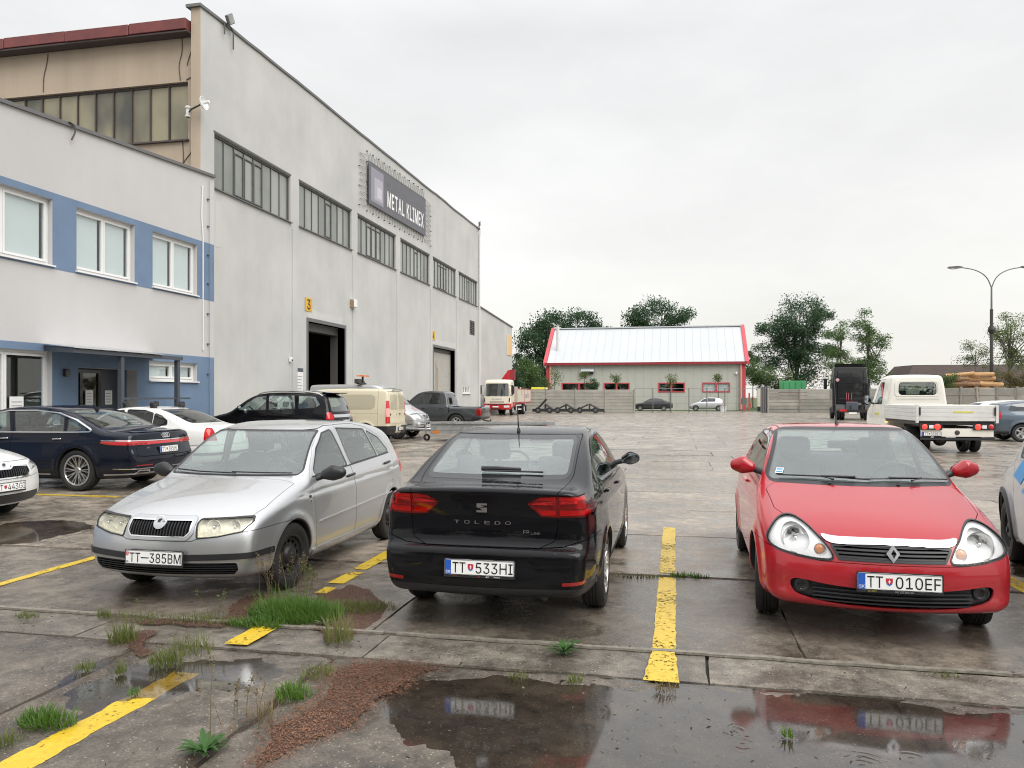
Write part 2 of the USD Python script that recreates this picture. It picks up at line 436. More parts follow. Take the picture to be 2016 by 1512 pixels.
SHELL = 0.03
class Body:
    def __init__(s, shape, root, arch=None, arch_depth=0.3):
        s.s, s.root, s._lv, s._band = shape, root, {}, {}
        s.rest = s.band(0, SHELL)
        s.wells = None
        if arch:
            ra, zc = arch
            cs = []
            for xa in (shape.wb / 2, -shape.wb / 2):
                for sy in (1, -1):
                    c = m3.Manifold.cylinder(arch_depth + 0.2, ra, ra, 48).rotate((-90, 0, 0)).translate((xa, shape.wmax - arch_depth, zc))
                    if sy < 0: c = c.mirror((0, 1, 0))
                    cs.append(c)
            s.wells = cs
            for c in cs: s.rest = s.rest - c
    def lv(s, a):
        if a not in s._lv: s._lv[a] = s.s.solid(a)
        return s._lv[a]
    LEVELS = (-.016, -.012, -.005, 0.0, .006, .015, .03, .047, .064)
    def band(s, a, b):
        a, b = (min(s.LEVELS, key=lambda l: abs(l - q)) for q in (a, b))
        if (a, b) not in s._band: s._band[(a, b)] = s.lv(a) - s.lv(b)
        return s._band[(a, b)]
    def prism(s, view, poly, lim=None, side=1):
        """side: (d, z) for one side of the car; front, rear: (y, z); top: (d, y)."""
        out = []
        for g in getattr(poly, 'geoms', [poly]):
            if g.geom_type != 'Polygon' or g.is_empty: continue
            rings = [np.array(g.exterior.coords)[:-1]] + [np.array(i.coords)[:-1] for i in g.interiors]
            if view == 'side': rings = [np.stack([s.s.x0 - r[:, 0], r[:, 1]], 1) for r in rings]
            if view == 'top': rings = [np.stack([s.s.x0 - r[:, 0], r[:, 1]], 1) for r in rings]
            cs = m3.CrossSection([r.tolist() for r in rings], m3.FillRule.EvenOdd)
            if view == 'side':
                y0 = 0.25 if lim is None else lim
                m = m3.Manifold.extrude(cs, 2.0).rotate((90, 0, 0)).translate((0, 2.0 + y0, 0))
                if side < 0: m = m.mirror((0, 1, 0))
            elif view == 'top':
                m = m3.Manifold.extrude(cs, 3.0).translate((0, 0, 0.35 if lim is None else lim))
            else:   # x = extrusion, y = first, z = second
                m = m3.Manifold.extrude(cs, 4.0).transform(np.array([[0, 0, 1, 0], [1, 0, 0, 0], [0, 1, 0, 0]], float))
                if view == 'front': m = m.translate(((s.s.wb / 2 - 0.9) if lim is None else lim, 0, 0))
                else: m = m.translate((((-s.s.wb / 2 + 0.9) if lim is None else lim) - 4.0, 0, 0))
            out.append(m)
        r = out[0]
        for m in out[1:]: r = r + m
        return r
    def emit(s, name, m, mat, parent=None, levels=(0.0, SHELL), label=None):
        if m.num_tri() == 0: return None
        v, f, n = s.shade(man2tri(m), levels)
        return mark(raw_mesh(numbered(path_of(parent or s.root) + '/' + name), v, f, n, mat), label)
    def shade(s, t, levels):
        v, f = np.array(t.vertices), np.array(t.faces)
        fv = s.s.f(v); g = s.s.grad(v)
        gl = np.linalg.norm(g, axis=1, keepdims=True); gn = g / np.maximum(gl, 1e-6)
        dist = np.full(len(v), 9.0); lev = np.zeros(len(v), int)
        for i, a in enumerate(levels):
            d = np.abs(fv + a); c = d < dist; dist[c] = d[c]; lev[c] = i
        on = dist < 0.004
        fn = np.cross(v[f[:, 1]] - v[f[:, 0]], v[f[:, 2]] - v[f[:, 0]]); ar = np.linalg.norm(fn, axis=1, keepdims=True)
        fn = fn / np.maximum(ar, 1e-12)
        sg = np.sign((fn * gn[f].mean(1)).sum(1))
        sm = on[f].all(1) & (lev[f] == lev[f][:, :1]).all(1) & (np.abs((fn * gn[f].mean(1)).sum(1)) > 0.6)
        # smooth faces keep shared vertices (one set per sign), flat faces get their own
        V, N, Fo = [], [], np.zeros_like(f); base = 0
        for sign in (1, -1):
            m = sm & (sg == sign)
            if not m.any(): continue
            u, inv = np.unique(f[m].ravel(), return_inverse=True)
            V.append(v[u]); N.append(gn[u] * sign); Fo[m] = inv.reshape(-1, 3) + base; base += len(u)
        m = ~sm
        if m.any():
            V.append(v[f[m]].reshape(-1, 3)); N.append(np.repeat(fn[m], 3, 0)); Fo[m] = np.arange(3 * m.sum()).reshape(-1, 3) + base
        return np.vstack(V), Fo, np.vstack(N)
    def cut(s, name, view, poly, mat, parent=None, gap=0.004, band=None, lim=None, sides=None, keep=False, label=None):
        """Takes the piece of the shell seen through poly out of the body as a part (both sides unless sides says otherwise)."""
        r = []
        polys = [(poly, 1)]
        if sides is None: sides = (1, -1) if view == 'side' else (1,)
        for sd in sides:
            p = poly
            if sd < 0 and view in ('front', 'rear', 'top'):
                p = affinity.scale(poly, -1, 1, origin=(0, 0)) if view != 'top' else affinity.scale(poly, 1, -1, origin=(0, 0))
            pr = s.prism(view, p, lim, sd)
            src = s.rest if band is None else s.band(*band)
            piece = src ^ pr
            if not keep:
                s.rest = s.rest - (s.prism(view, p.buffer(gap, join_style=2), lim, sd) if gap else pr)
            par = parent[sd] if isinstance(parent, dict) else parent
            r.append(s.emit(name, piece, mat, par, (0.0, SHELL) if band is None else s.LEVELS, label) if mat else piece)
        return dict(zip(sides, r)) if len(r) > 1 else r[0]
    def extra(s, name, view, poly, mat, band, parent=None, lim=None, sides=(1,), label=None):
        """A layer at the given depths that follows the surface, leaving the shell alone (depths below 0 stand proud)."""
        return s.cut(name, view, poly, mat, parent, 0, band, lim, sides, keep=True, label=label)
    def groove(s, view, line, w=0.006, lim=None, sides=None):
        p = (LineString(line) if not hasattr(line, 'geom_type') else line).buffer(w / 2, cap_style=2)
        for sd in (sides or ((1, -1) if view == 'side' else (1,))):
            s.rest = s.rest - s.prism(view, p, lim, sd)
    def finish(s, mat, lining='interior_trim', name='body'):
        t = man2tri(s.rest)
        fv = s.s.f(t.vertices)
        inner = (fv[t.faces] < -SHELL * 0.7).all(1)
        v, f, n = s.shade(trimesh.Trimesh(t.vertices, t.faces[~inner], process=False), (0.0,))
        b = raw_mesh(numbered(path_of(s.root) + '/' + name), v, f, n, mat)
        v, f, n = s.shade(trimesh.Trimesh(t.vertices, t.faces[inner], process=False), (SHELL,))
        raw_mesh(numbered(path_of(s.root) + '/cabin_lining'), v, f, n, lining)
        if s.wells:
            for c in s.wells:
                k = m3.Manifold.cube((6, 4, 1.0), True).translate((0, 0, 0.5 + s.s.P[:, 1].min() + 0.02))
                obj('wheel_arch_liner', man2tri(((c ^ s.lv(0.006)) - s.shift_in(c)) ^ k), 'black_plastic', s.root)
        return b
    def shift_in(s, c):
        b = c.bounding_box(); cx, cz = (b[0] + b[3]) / 2, (b[2] + b[5]) / 2
        sy = 1 if (b[1] + b[4]) > 0 else -1
        k = 1 - 0.012 / ((b[3] - b[0]) / 2)
        return c.translate((-cx, 0, -cz)).scale((k, 1, k)).translate((cx, sy * 0.012, cz))

# ---------------------------------------------------------------- wheels
def ring(r0, r1, n=48):
    return Point(0, 0).buffer(r1, n).difference(Point(0, 0).buffer(r0, n))

def tyre_mesh(r, w, rim):
    h = w / 2; sw = r - rim
    p = [(rim, -h * .8), (rim + sw * .25, -h * .97), (rim + sw * .55, -h), (r - sw * .16, -h * .93), (r - 0.008, -h * .78), (r, -h * .6), (r, -h * .32), (r - .006, -h * .3), (r - .006, -h * .26), (r, -h * .24),
         (r, -.006), (r - .006, -.004), (r - .006, .004), (r, .006), (r, h * .24), (r - .006, h * .26), (r - .006, h * .3), (r, h * .32), (r, h * .6), (r - 0.008, h * .78), (r - sw * .16, h * .93), (rim + sw * .55, h), (rim + sw * .25, h * .97), (rim, h * .8)]
    return lathe(p, 48)

def rim_mesh(kind, rim, w):
    """Outer face towards +z."""
    h = w / 2
    barrel = lathe([(rim + .004, h * .78), (rim + .006, h * .84), (rim - .006, h * .86), (rim - .014, h * .8), (rim - .02, h * .3), (rim - .03, -h * .8), (rim - .036, -h * .8)], 40)
    ms = [barrel]
    R0 = rim - .012
    if kind == 'steel':
        disc = Point(0, 0).buffer(R0, 32)
        for i in range(12):
            a = i / 12 * 2 * math.pi
            disc = disc.difference(affinity.rotate(affinity.translate(affinity.scale(Point(0, 0).buffer(.018, 8), 1.0, 1.5), R0 * .72, 0), math.degrees(a), origin=(0, 0)))
        ms += [extr(disc, .012, h * .35), lathe([(R0 * .5, h * .35 + .012), (R0 * .42, h * .35 + .04), (R0 * .3, h * .35 + .045), (.03, h * .35 + .045), (.028, h * .35 + .06), (0.0005, h * .35 + .062)], 24)]
    else:
        n, wd, twist = {'five': (5, .07, 0), 'seven': (7, .05, 0), 'multi': (10, .02, 12), 'ten': (10, .03, 0)}[kind]
        g = ring(R0 - .012, R0 + .006).union(Point(0, 0).buffer(R0 * .24))
        for i in range(n):
            a = 360 / n * i
            if kind == 'multi':
                for tw in (-9, 7):
                    sp = Polygon([(R0 * .18, -wd * .5), (R0, -wd * .35), (R0, wd * .35), (R0 * .18, wd * .5)])
                    g = g.union(affinity.rotate(affinity.rotate(sp, tw, origin=(R0 * .18, 0)), a, origin=(0, 0)))
            else:
                sp = Polygon([(0, -wd * .6), (R0, -wd * .4), (R0, wd * .4), (0, wd * .6)])
                g = g.union(affinity.rotate(sp, a, origin=(0, 0)))
        f = extr(g.buffer(-.003).buffer(.006).buffer(-.003), .022, h * .5)
        f.vertices[:, 2] += 0.03 * (np.hypot(f.vertices[:, 0], f.vertices[:, 1]) / R0) ** 2 - .01
        ms += [f, lathe([(R0 * .22, h * .5 + .014), (R0 * .18, h * .5 + .024), (0.0005, h * .5 + .026)], 20)]
    return join(ms)

def wheel(root, pos, r, w, rim, kind, rim_mat, side, steer=0.0, disc=True):
    """side +1: outer face to +y."""
    p = part('wheel', root)
    def put(m):
        m = R(m, -90 if side > 0 else 90, (1, 0, 0))
        m = R(m, steer, (0, 0, 1))
        return T(m, pos)
    obj('tyre', put(tyre_mesh(r, w, rim)), 'tyre_rubber', p, 40)
    obj('rim', put(rim_mesh(kind, rim, w)), rim_mat, p, 35)
    if disc: obj('brake_disc', put(lathe([(rim * .3, 0.0), (rim * .62, 0.0), (rim * .62, -.02), (rim * .3, -.02)], 24)), 'dark_metal', p)
    return p

def four_wheels(root, sh, r, w, rim, kind, rim_mat, track, steer=0.0, lift=0.0):
    for xa, st in ((sh.wb / 2, steer), (-sh.wb / 2, 0)):
        for sy in (1, -1):
            wheel(root, (xa, sy * track / 2, r + lift), r, w, rim, kind, rim_mat, sy, st)

# ---------------------------------------------------------------- number plates, lettering
def letters(text, h, depth=0.0015, bold=False, width=None):
    m = meshkit.text_mesh(text, h, depth, bold)
    b = m.bounds
    m.apply_translation([-(b[0][0] + b[1][0]) / 2, -(b[0][1] + b[1][1]) / 2, 0])
    if width: m.vertices[:, 0] *= width / (b[1][0] - b[0][0])
    return m

def place_flat(m, at, normal, up=(0, 0, 1)):
    """A flat mesh built in xy (reading along +x, facing +z) turned to face along normal."""
    n = np.array(normal, float); n /= np.linalg.norm(n)
    u = np.array(up, float); u = u - n * (u @ n); u /= np.linalg.norm(u)
    return to_axes(m, at, np.cross(u, n), u, n)

def shield(h):
    w = h * .42
    return Polygon([(-w, h * .5), (w, h * .5), (w, 0), (w * .75, -h * .28), (0, -h * .5), (-w * .75, -h * .28), (-w, 0)])

def number_plate(root, at, normal, left, right, frame='black_plastic', eu=True, gap=.078, frame_text=None, dash=False, simple=False):
    P = lambda m: place_flat(m, at, normal)
    pl = obj('number_plate', P(extr(rpoly([(-.26, -.055), (.26, -.055), (.26, .055), (-.26, .055)], .008), .003, .008)), 'plate_white', root, label='white number plate with black characters')
    fr = extr(rpoly([(-.268, -.074), (.268, -.074), (.268, .062), (-.268, .062)], .01), .008, -.0005)
    obj('plate_frame', P(fr), frame, pl)
    rim = sbox(-.2585, -.0535, .2585, .0535).difference(sbox(-.2555, -.0505, .2555, .0505))
    obj('plate_border', P(extr(rim, .0012, .011)), 'plate_black', pl)
    x0 = -.26
    if eu:
        obj('plate_country_band', P(extr(sbox(-.2575, -.0525, -.213, .0525), .0014, .011)), 'plate_blue', pl)
        if not simple: obj('plate_country_code', P(T(letters('SK', .02, .0008), (-.235, -.034, .0125))), 'plate_white', pl)
        x0 = -.213
    elif not simple:
        obj('plate_country_code', P(T(letters('SK', .017, .001), (-.243, -.036, .011))), 'plate_black', pl)
    H = .076
    a, b = letters(left, H), letters(right, H)
    # characters spread over the white field with the crest between the two groups
    wa = .098; wb = .275 if eu else .285
    a.vertices[:, 0] *= wa / (a.bounds[1][0] - a.bounds[0][0]); b.vertices[:, 0] *= wb / (b.bounds[1][0] - b.bounds[0][0])
    xa = x0 + .012 + wa / 2 + (.028 if not eu else 0)
    xb = .252 - wb / 2 - .002
    obj('plate_characters', P(T(a, (xa, -.002, .011))), 'plate_black', pl); obj('plate_characters', P(T(b, (xb, -.002, .011))), 'plate_black', pl)
    if dash: obj('plate_dash', P(extr(sbox(xa + wa / 2 + .008, -.006, xb - wb / 2 - .008, .002), .0012, .011)), 'plate_black', pl)
    xc = (xa + wa / 2 + xb - wb / 2) / 2 if eu else -.243
    hh = .05 if eu else .032
    zc = 0 if eu else .026
    obj('plate_crest', P(T(extr(shield(hh), .0014, .011), (xc, zc, 0))), 'plate_red', pl)
    if not simple:
        c = sbox(-.0022, -.014, .0022, .016).union(sbox(-.008, .004, .008, .008)).union(sbox(-.006, -.004, .006, -.0005))
        obj('plate_cross', P(T(extr(c if eu else affinity.scale(c, .6, .6, origin=(0, 0)), .0008, .0124), (xc, zc, 0))), 'plate_white', pl)
        if eu: obj('plate_crest_foot', P(T(extr(shield(hh).intersection(sbox(-.1, -.1, .1, -.011)), .0008, .0124), (xc, 0, 0))), 'plate_blue', pl)
    if frame_text:
        for t, x, h, mt in frame_text:
            obj('plate_frame_lettering', P(T(letters(t, h, .0008), (x, -.0645, .0076))), mt, pl)
    return pl

# ---------------------------------------------------------------- common car pieces
def ellipsoid(r, seg=20):
    return man2tri(m3.Manifold.sphere(1.0, seg).scale(r))

def mirror_pod(root, sh, x, z, size=(.09, .17, .13), mat='black_plastic', reach=.03, tilt=0, glass=True, sides=(1, -1), back=-1):
    """Door mirrors: a rounded pod on a foot, glass facing the rear."""
    for sy in sides:
        y = sh.ysurf(x, z)
        cx, cy, cz = x - .02, y + reach + size[1] / 2, z + size[2] * .35
        a, b, c = size[0] / 2, size[1] / 2, size[2] / 2
        q = m3.Manifold.batch_hull([m3.Manifold.sphere(c * .62, 20).scale((a / c * 1.2, 1, 1)).translate((0.02, -b + c * .6, -c * .2)), m3.Manifold.sphere(c * .72, 20).scale((a / c, 1, 1)).translate((.0, b - c * .72, .0)), m3.Manifold.sphere(c * .8, 20).scale((a / c * 1.1, 1, 1.2)).translate((.01, 0, 0))])
        q = q - m3.Manifold.cube((1, 2, 2), True).translate((-a * .75 - .5, 0, 0))
        pod = man2tri(q)
        foot = man2tri(m3.Manifold.batch_hull([m3.Manifold.sphere(.025, 10).translate((.0, -b - reach - .015, -c * .7)), m3.Manifold.sphere(.03, 10).translate((.0, -b + .02, -c * .4)), m3.Manifold.sphere(.025, 10).translate((.05, -b - reach - .015, -c * .75))]))
        gl = man2tri(m3.Manifold.batch_hull([m3.Manifold.sphere(c * .55, 16).scale((.05, 1, 1)).translate((0, -b + c * .62, -c * .2)), m3.Manifold.sphere(c * .62, 16).scale((.05, 1, 1)).translate((0, b - c * .74, 0)), m3.Manifold.sphere(c * .62, 16).scale((.05, 1, 1.2)).translate((0, 0, 0))]))
        gl.apply_translation((-a * .75 - .003, 0, 0))
        def put(m):
            m = m.copy()
            if sy < 0: m.vertices[:, 1] *= -1; m.invert()
            m.apply_translation((cx, sy * cy, cz)); return m
        mr = obj('door_mirror', put(pod), mat, root, 40)
        obj('mirror_foot', put(foot), 'black_plastic', mr, 40)
        if glass: obj('mirror_glass', put(gl), 'mirror_glass', mr, 30)

def handles(root, sh, ds, z, mat='black_plastic', L=.16, h=.03, parents=None):
    for i, (d, zz) in enumerate(zip(ds, z)):
        x = sh.x0 - d
        for sy in (1, -1):
            y = sh.ysurf(x, zz)
            y2 = sh.ysurf(x - L, zz)
            m = man2tri(m3.Manifold.batch_hull([m3.Manifold.sphere(h / 2, 10).translate((x, y + .012, zz)), m3.Manifold.sphere(h / 2, 10).translate((x - L, y2 + .012, zz + .008)), m3.Manifold.sphere(h / 2.4, 10).translate((x - L / 2, (y + y2) / 2 + .024, zz + .006))]))
            if sy < 0: m.vertices[:, 1] *= -1; m.invert()
            obj('door_handle', m, mat, parents[i][sy] if parents else root, 40)

def wiper(root, sh, pts, front=True, arm=None, r=.007):
    """pts: (y, z) along the glass."""
    P = [(sh.xsurf(y, z, front) + (.02 if front else -.02), y, z + .012) for y, z in pts]
    w = obj('wiper', tube(np.array(P), r, 6), 'black_plastic', root)
    if arm:
        Q = [(sh.xsurf(y, z, front) + (.035 if front else -.035), y, z + .02) for y, z in arm]
        obj('wiper_arm', tube(np.array(Q), r * 1.3, 6), 'black_plastic', w)

def cabin(root, sh, dash_d, dash_z, seat_d, rear_d, w=.62, floor=.32, roof=1.36, seat_mat='seat_fabric', wheel_left=True, rear=True, shelf=None):
    """Dashboard, seats, steering wheel and floor, seen through the glass."""
    x = sh.x0 - dash_d
    obj('dashboard', hull([(x + .2, s * w * .9, dash_z - .10) for s in (1, -1)] + [(x - .12, s * w, dash_z) for s in (1, -1)] + [(x - .2, s * w, dash_z - .12) for s in (1, -1)] + [(x + .35, s * w, .4) for s in (1, -1)] + [(x - .1, s * w, .4) for s in (1, -1)]), 'dash_plastic', root)
    obj('floor_pan', bx(sh.xt + .45, sh.xn - .35, -w, w, floor - .04, floor), 'interior_trim', root)
    def seat(xs, y, ww, head=True):
        ms = [rbox(xs - .05, xs + .45, y - ww / 2, y + ww / 2, floor, floor + .26, .06)]
        b = rbox(-.07, .07, y - ww / 2, y + ww / 2, 0, .62, .06); b = R(b, -16, (0, 1, 0)); ms.append(T(b, (xs - .04, 0, floor + .18)))
        if head:
            hd = rbox(-.05, .05, y - min(ww, .3) / 2, y + min(ww, .3) / 2, .64, .84, .05); ms.append(T(R(hd, -16, (0, 1, 0)), (xs - .04, 0, floor + .18)))
        return join(ms)
    for sy in (1, -1): obj('front_seat', seat(sh.x0 - seat_d, sy * .36, .5), seat_mat, root)
    if rear:
        ms = [seat(sh.x0 - rear_d, 0, w * 2 - .06, False)]
        for sy in (1, -1):
            hd = rbox(-.05, .05, sy * .36 - .13, sy * .36 + .13, .6, .76, .05); ms.append(T(R(hd, -16, (0, 1, 0)), (sh.x0 - rear_d - .04, 0, floor + .18)))
        obj('rear_bench', join(ms), seat_mat, root)
    st = trimesh.creation.torus(.185, .016, 24, 8)
    st = join([st, extr(Point(0, 0).buffer(.06, 8), .03, -.015), bx(-.17, .17, -.015, .015, -.01, .01)])
    st = T(R(R(st, 90, (0, 0, 1)), -62, (0, 1, 0)), (x - .32, .36 if wheel_left else -.36, dash_z + .0))
    obj('steering_wheel', st, 'black_plastic', root)
    if shelf: obj('parcel_shelf', bx(sh.x0 - shelf[1], sh.x0 - shelf[0], -w, w, shelf[2] - .03, shelf[2]), 'interior_trim', root)
    obj('interior_mirror', rbox(x - .62, x - .58, -.13, .13, roof - .14, roof - .07, .02), 'black_plastic', root)

def bowl(y, z, x, r, depth=.05, n=20):
    """A reflector bowl opening towards +x."""
    m = lathe([(r, depth), (r * .9, depth * .55), (r * .6, depth * .2), (r * .25, 0), (.0005, 0)], n)
    return T(R(m, 90, (0, 1, 0)), (x, y, z))

def antenna(root, sh, d, L, tilt=0.0, r=.004, y=0.0):
    x = sh.x0 - d; z = sh.zsurf(x, y)
    b = man2tri(m3.Manifold.batch_hull([m3.Manifold.sphere(.022, 12).scale((1.6, .8, .5)).translate((x, y, z)), m3.Manifold.sphere(.012, 12).translate((x - .012, y, z + .03))]))
    a = obj('roof_antenna', b, 'black_plastic', root, 40)
    obj('antenna_rod', tube([(x - .012, y, z + .03), (x - .012 - L * math.sin(math.radians(tilt)), y, z + .03 + L * math.cos(math.radians(tilt)))], [r * 1.5, r], 6), 'black_plastic', a)
# ================================================================ where things stand
_s, _c = math.sin(math.radians(YAW)), math.cos(math.radians(YAW))
def G(px, py, z=0.0):
    """The point of the ground (or of the level z) that the photograph shows at that pixel."""
    Y = FPX * (EYE - z) / (py - 779); X = (px - 1008) / FPX * Y
    return X * _c - Y * _s, X * _s + Y * _c
def at(px, py, Y):
    """The point at that pixel, Y metres ahead of the eye."""
    X = (px - 1008) / FPX * Y
    return X * _c - Y * _s, X * _s + Y * _c, EYE + (779 - py) / FPX * Y

rng = np.random.default_rng(7)
def irregular(poly, step=.06, amp=.03, seed=1, scale=3.0):
    """A polygon whose edge wanders."""
    r = poly.exterior.segmentize(step); p = np.array(r.coords)[:-1]
    n1 = meshkit.fbm(np.column_stack([p * scale, np.zeros(len(p))]), 4, seed) - .5
    n2 = meshkit.fbm(np.column_stack([p * scale, np.ones(len(p)) * 7]), 4, seed + 9) - .5
    return Polygon(p + amp * 2 * np.column_stack([n1, n2])).buffer(0)

# ---------------------------------------------------------------- ground materials
def wet_concrete(name, dark, light, rough=(.1, .5), bump=.35, stones=True, seed=0.0, joints=False, amp=1.0):
    nodes = {'g': ('geometry', {}), 'mp': ('mapping', {'location': (seed, seed * .7, 0)}),
             'n1': ('noise_texture', {'scale': .45, 'detail': 6.0, 'roughness': .62}), 'n2': ('noise_texture', {'scale': 7.0, 'detail': 9.0, 'roughness': .75}), 'n3': ('noise_texture', {'scale': 75.0, 'detail': 4.0, 'roughness': .7}), 'n4': ('noise_texture', {'scale': 1.6, 'detail': 5.0, 'roughness': .65}),
             'v': ('voronoi_texture', {'scale': 52.0}), 'vr': ('map_range', {'from_min': .20, 'from_max': .30, 'to_min': 1.0, 'to_max': 0.0, 'clamp': True}),
             'vw': ('separate_color', {}), 'vs': ('math', {'math_type': 'greater_than', 'value2': .78}), 'vm': ('math', {'math_type': 'multiply'}), 'vm2': ('math', {'math_type': 'multiply', 'value2': .62 if stones else .0}),
             'c1': ('rgb_ramp', {'ramp': [(.3, dark), (.7, light)]}), 'k2': ('map_range', {'from_min': .3, 'from_max': .7, 'to_min': 1 - .42 * amp, 'to_max': 1 + .42 * amp}), 'k3': ('map_range', {'from_min': .3, 'from_max': .7, 'to_min': 1 - .38 * amp, 'to_max': 1 + .38 * amp}), 'k4': ('math', {'math_type': 'multiply'}),
             'oi': ('object_info', {}), 'ov': ('map_range', {'to_min': .82, 'to_max': 1.18}), 'kw': ('map_range', {'from_min': .56, 'from_max': .78, 'to_min': .58, 'to_max': 1.08, 'clamp': True}), 'k6': ('math', {'math_type': 'multiply'}), 'k5': ('math', {'math_type': 'multiply'}), 'hs': ('hsv', {}), 'c2': ('mix_color', {'b': (.40, .36, .30)}),
             'ra': ('math', {'math_type': 'multiply_add', 'value2': .35}), 'rr': ('map_range', {'from_min': .55, 'from_max': .80, 'to_min': rough[0], 'to_max': rough[1], 'clamp': True}),
             'a1': ('math', {'math_type': 'multiply_add', 'value2': .5}), 'ad': ('math', {'math_type': 'multiply_add', 'value2': .5}), 'b': ('bump', {'strength': bump, 'distance': .006}), 'p': ('principled_bsdf', {'specular_ior_level': .5})}
    links = [('g.position', 'mp.vector'), ('mp.vector', 'n1.vector'), ('mp.vector', 'n2.vector'), ('mp.vector', 'n3.vector'), ('mp.vector', 'n4.vector'), ('mp.vector', 'v.vector'), ('v.distance', 'vr.value'), ('v.color', 'vw.color'), ('vw.r', 'vs.value1'),
             ('vr.result', 'vm.value1'), ('vs.value', 'vm.value2'), ('vm.value', 'vm2.value1'), ('n1.fac', 'c1.fac'), ('n2.fac', 'k2.value'), ('n3.fac', 'k3.value'), ('k2.result', 'k4.value1'), ('k3.result', 'k4.value2'),
             ('oi.random', 'ov.value'), ('ov.result', 'k5.value1'), ('ra.value', 'kw.value'), ('kw.result', 'k6.value1'), ('k4.value', 'k6.value2'), ('k6.value', 'k5.value2'), ('c1.color', 'hs.color'), ('k5.value', 'hs.value'), ('hs.color', 'c2.a'), ('vm2.value', 'c2.fac'), ('c2.result', 'p.base_color'),
             ('n2.fac', 'ra.value1'), ('n4.fac', 'ra.value3'), ('ra.value', 'rr.value'), ('rr.result', 'p.roughness'), ('n3.fac', 'a1.value1'), ('n2.fac', 'a1.value3'), ('vm2.value', 'ad.value1'), ('a1.value', 'ad.value3'), ('ad.value', 'b.height'), ('b.normal', 'p.normal')]
    if joints:   # far slabs, too small to pick apart
        nodes.update({'bk': ('brick_texture', {'scale': 1.0, 'brick_width': 3.0, 'row_height': 2.17, 'mortar_size': .03, 'offset': .35, 'color1': (1, 1, 1), 'color2': (.75, .75, .75), 'mortar': (.25, .25, .25), 'mortar_smooth': .3}),
                      'bm': ('mix_color', {'blend_type': 'multiply', 'fac': .8})})
        links = [l for l in links if l != ('c2.result', 'p.base_color')] + [('mp.vector', 'bk.vector'), ('c2.result', 'bm.a'), ('bk.color', 'bm.b'), ('bm.result', 'p.base_color')]
    usdkit.material(stage, '/World/Looks/' + name, nodes, links, surface='p.BSDF')
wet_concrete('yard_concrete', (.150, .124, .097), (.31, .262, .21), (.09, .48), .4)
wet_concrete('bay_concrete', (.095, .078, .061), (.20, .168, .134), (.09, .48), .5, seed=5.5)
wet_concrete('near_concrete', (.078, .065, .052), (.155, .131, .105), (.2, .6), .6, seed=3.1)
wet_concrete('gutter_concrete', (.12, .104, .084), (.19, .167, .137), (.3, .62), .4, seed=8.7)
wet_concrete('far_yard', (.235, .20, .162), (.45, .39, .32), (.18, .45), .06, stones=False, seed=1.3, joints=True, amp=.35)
principled('soil', (.035, .026, .018), .85, noise=(3, .4, 0), bump=(30, .8, .02))
principled('verge_grass', (.05, .085, .02), .8, noise=(.6, .4, 0))
principled('kerb_lip', (.19, .17, .14), .55, noise=(20, .4, .1), bump=(60, .6, .01))
principled('litter_brown', (.075, .036, .022), .8, noise=(25, .55, 0), bump=(50, 1.0, .012))
# puddle: dark wet bottom, a mirror at a low angle, rain rings
def puddle_mat(name, rings, tint=(.62, .585, .545)):
    nodes = {'g': ('geometry', {}), 'n': ('noise_texture', {'scale': 5.0, 'detail': 2.0}), 'n0': ('math', {'math_type': 'multiply', 'value2': .016}),
             't': ('transparent_bsdf', {'color': tint}), 'gl': ('glossy_bsdf', {'color': (.92, .94, .96), 'roughness': .07}), **SCHLICK[0], 'fr': ('math', {'math_type': 'multiply_add', 'value2': .865, 'value3': .135}), 'm': ('mix_closure', {}), 'b': ('bump', {'strength': .35, 'distance': .05})}
    links = [('g.position', 'n.vector'), ('n.fac', 'n0.value1'), ('fr.value', 'm.fac'), ('t.BSDF', 'm.closure1'), ('gl.BSDF', 'm.closure2'), ('b.normal', 'gl.normal'), ('b.normal', 'dt.vector2')] + SCHLICK[1]
    last = 'n0.value'
    for i, (x, y, R0, a) in enumerate(rings):
        k = f'r{i}'
        nodes.update({k + 'd': ('vector_math', {'math_type': 'distance', 'vector2': (x, y, 0.004)}), k + 's': ('math', {'math_type': 'multiply', 'value2': 140.0}), k + 'w': ('math', {'math_type': 'sine'}),
                      k + 'e': ('map_range', {'from_min': R0 * .45, 'from_max': R0, 'to_min': 1.0, 'to_max': 0.0, 'clamp': True}), k + 'm': ('math', {'math_type': 'multiply'}), k + 'a': ('math', {'math_type': 'multiply', 'value2': a}), k + 'x': ('math', {'math_type': 'add'})})
        links += [('g.position', k + 'd.vector1'), (k + 'd.value', k + 's.value1'), (k + 's.value', k + 'w.value1'), (k + 'd.value', k + 'e.value'), (k + 'w.value', k + 'm.value1'), (k + 'e.result', k + 'm.value2'), (k + 'm.value', k + 'a.value1'), (last, k + 'x.value1'), (k + 'a.value', k + 'x.value2')]
        last = k + 'x.value'
    links.append((last, 'b.height'))
    usdkit.material(stage, '/World/Looks/' + name, nodes, links, surface='m.closure')

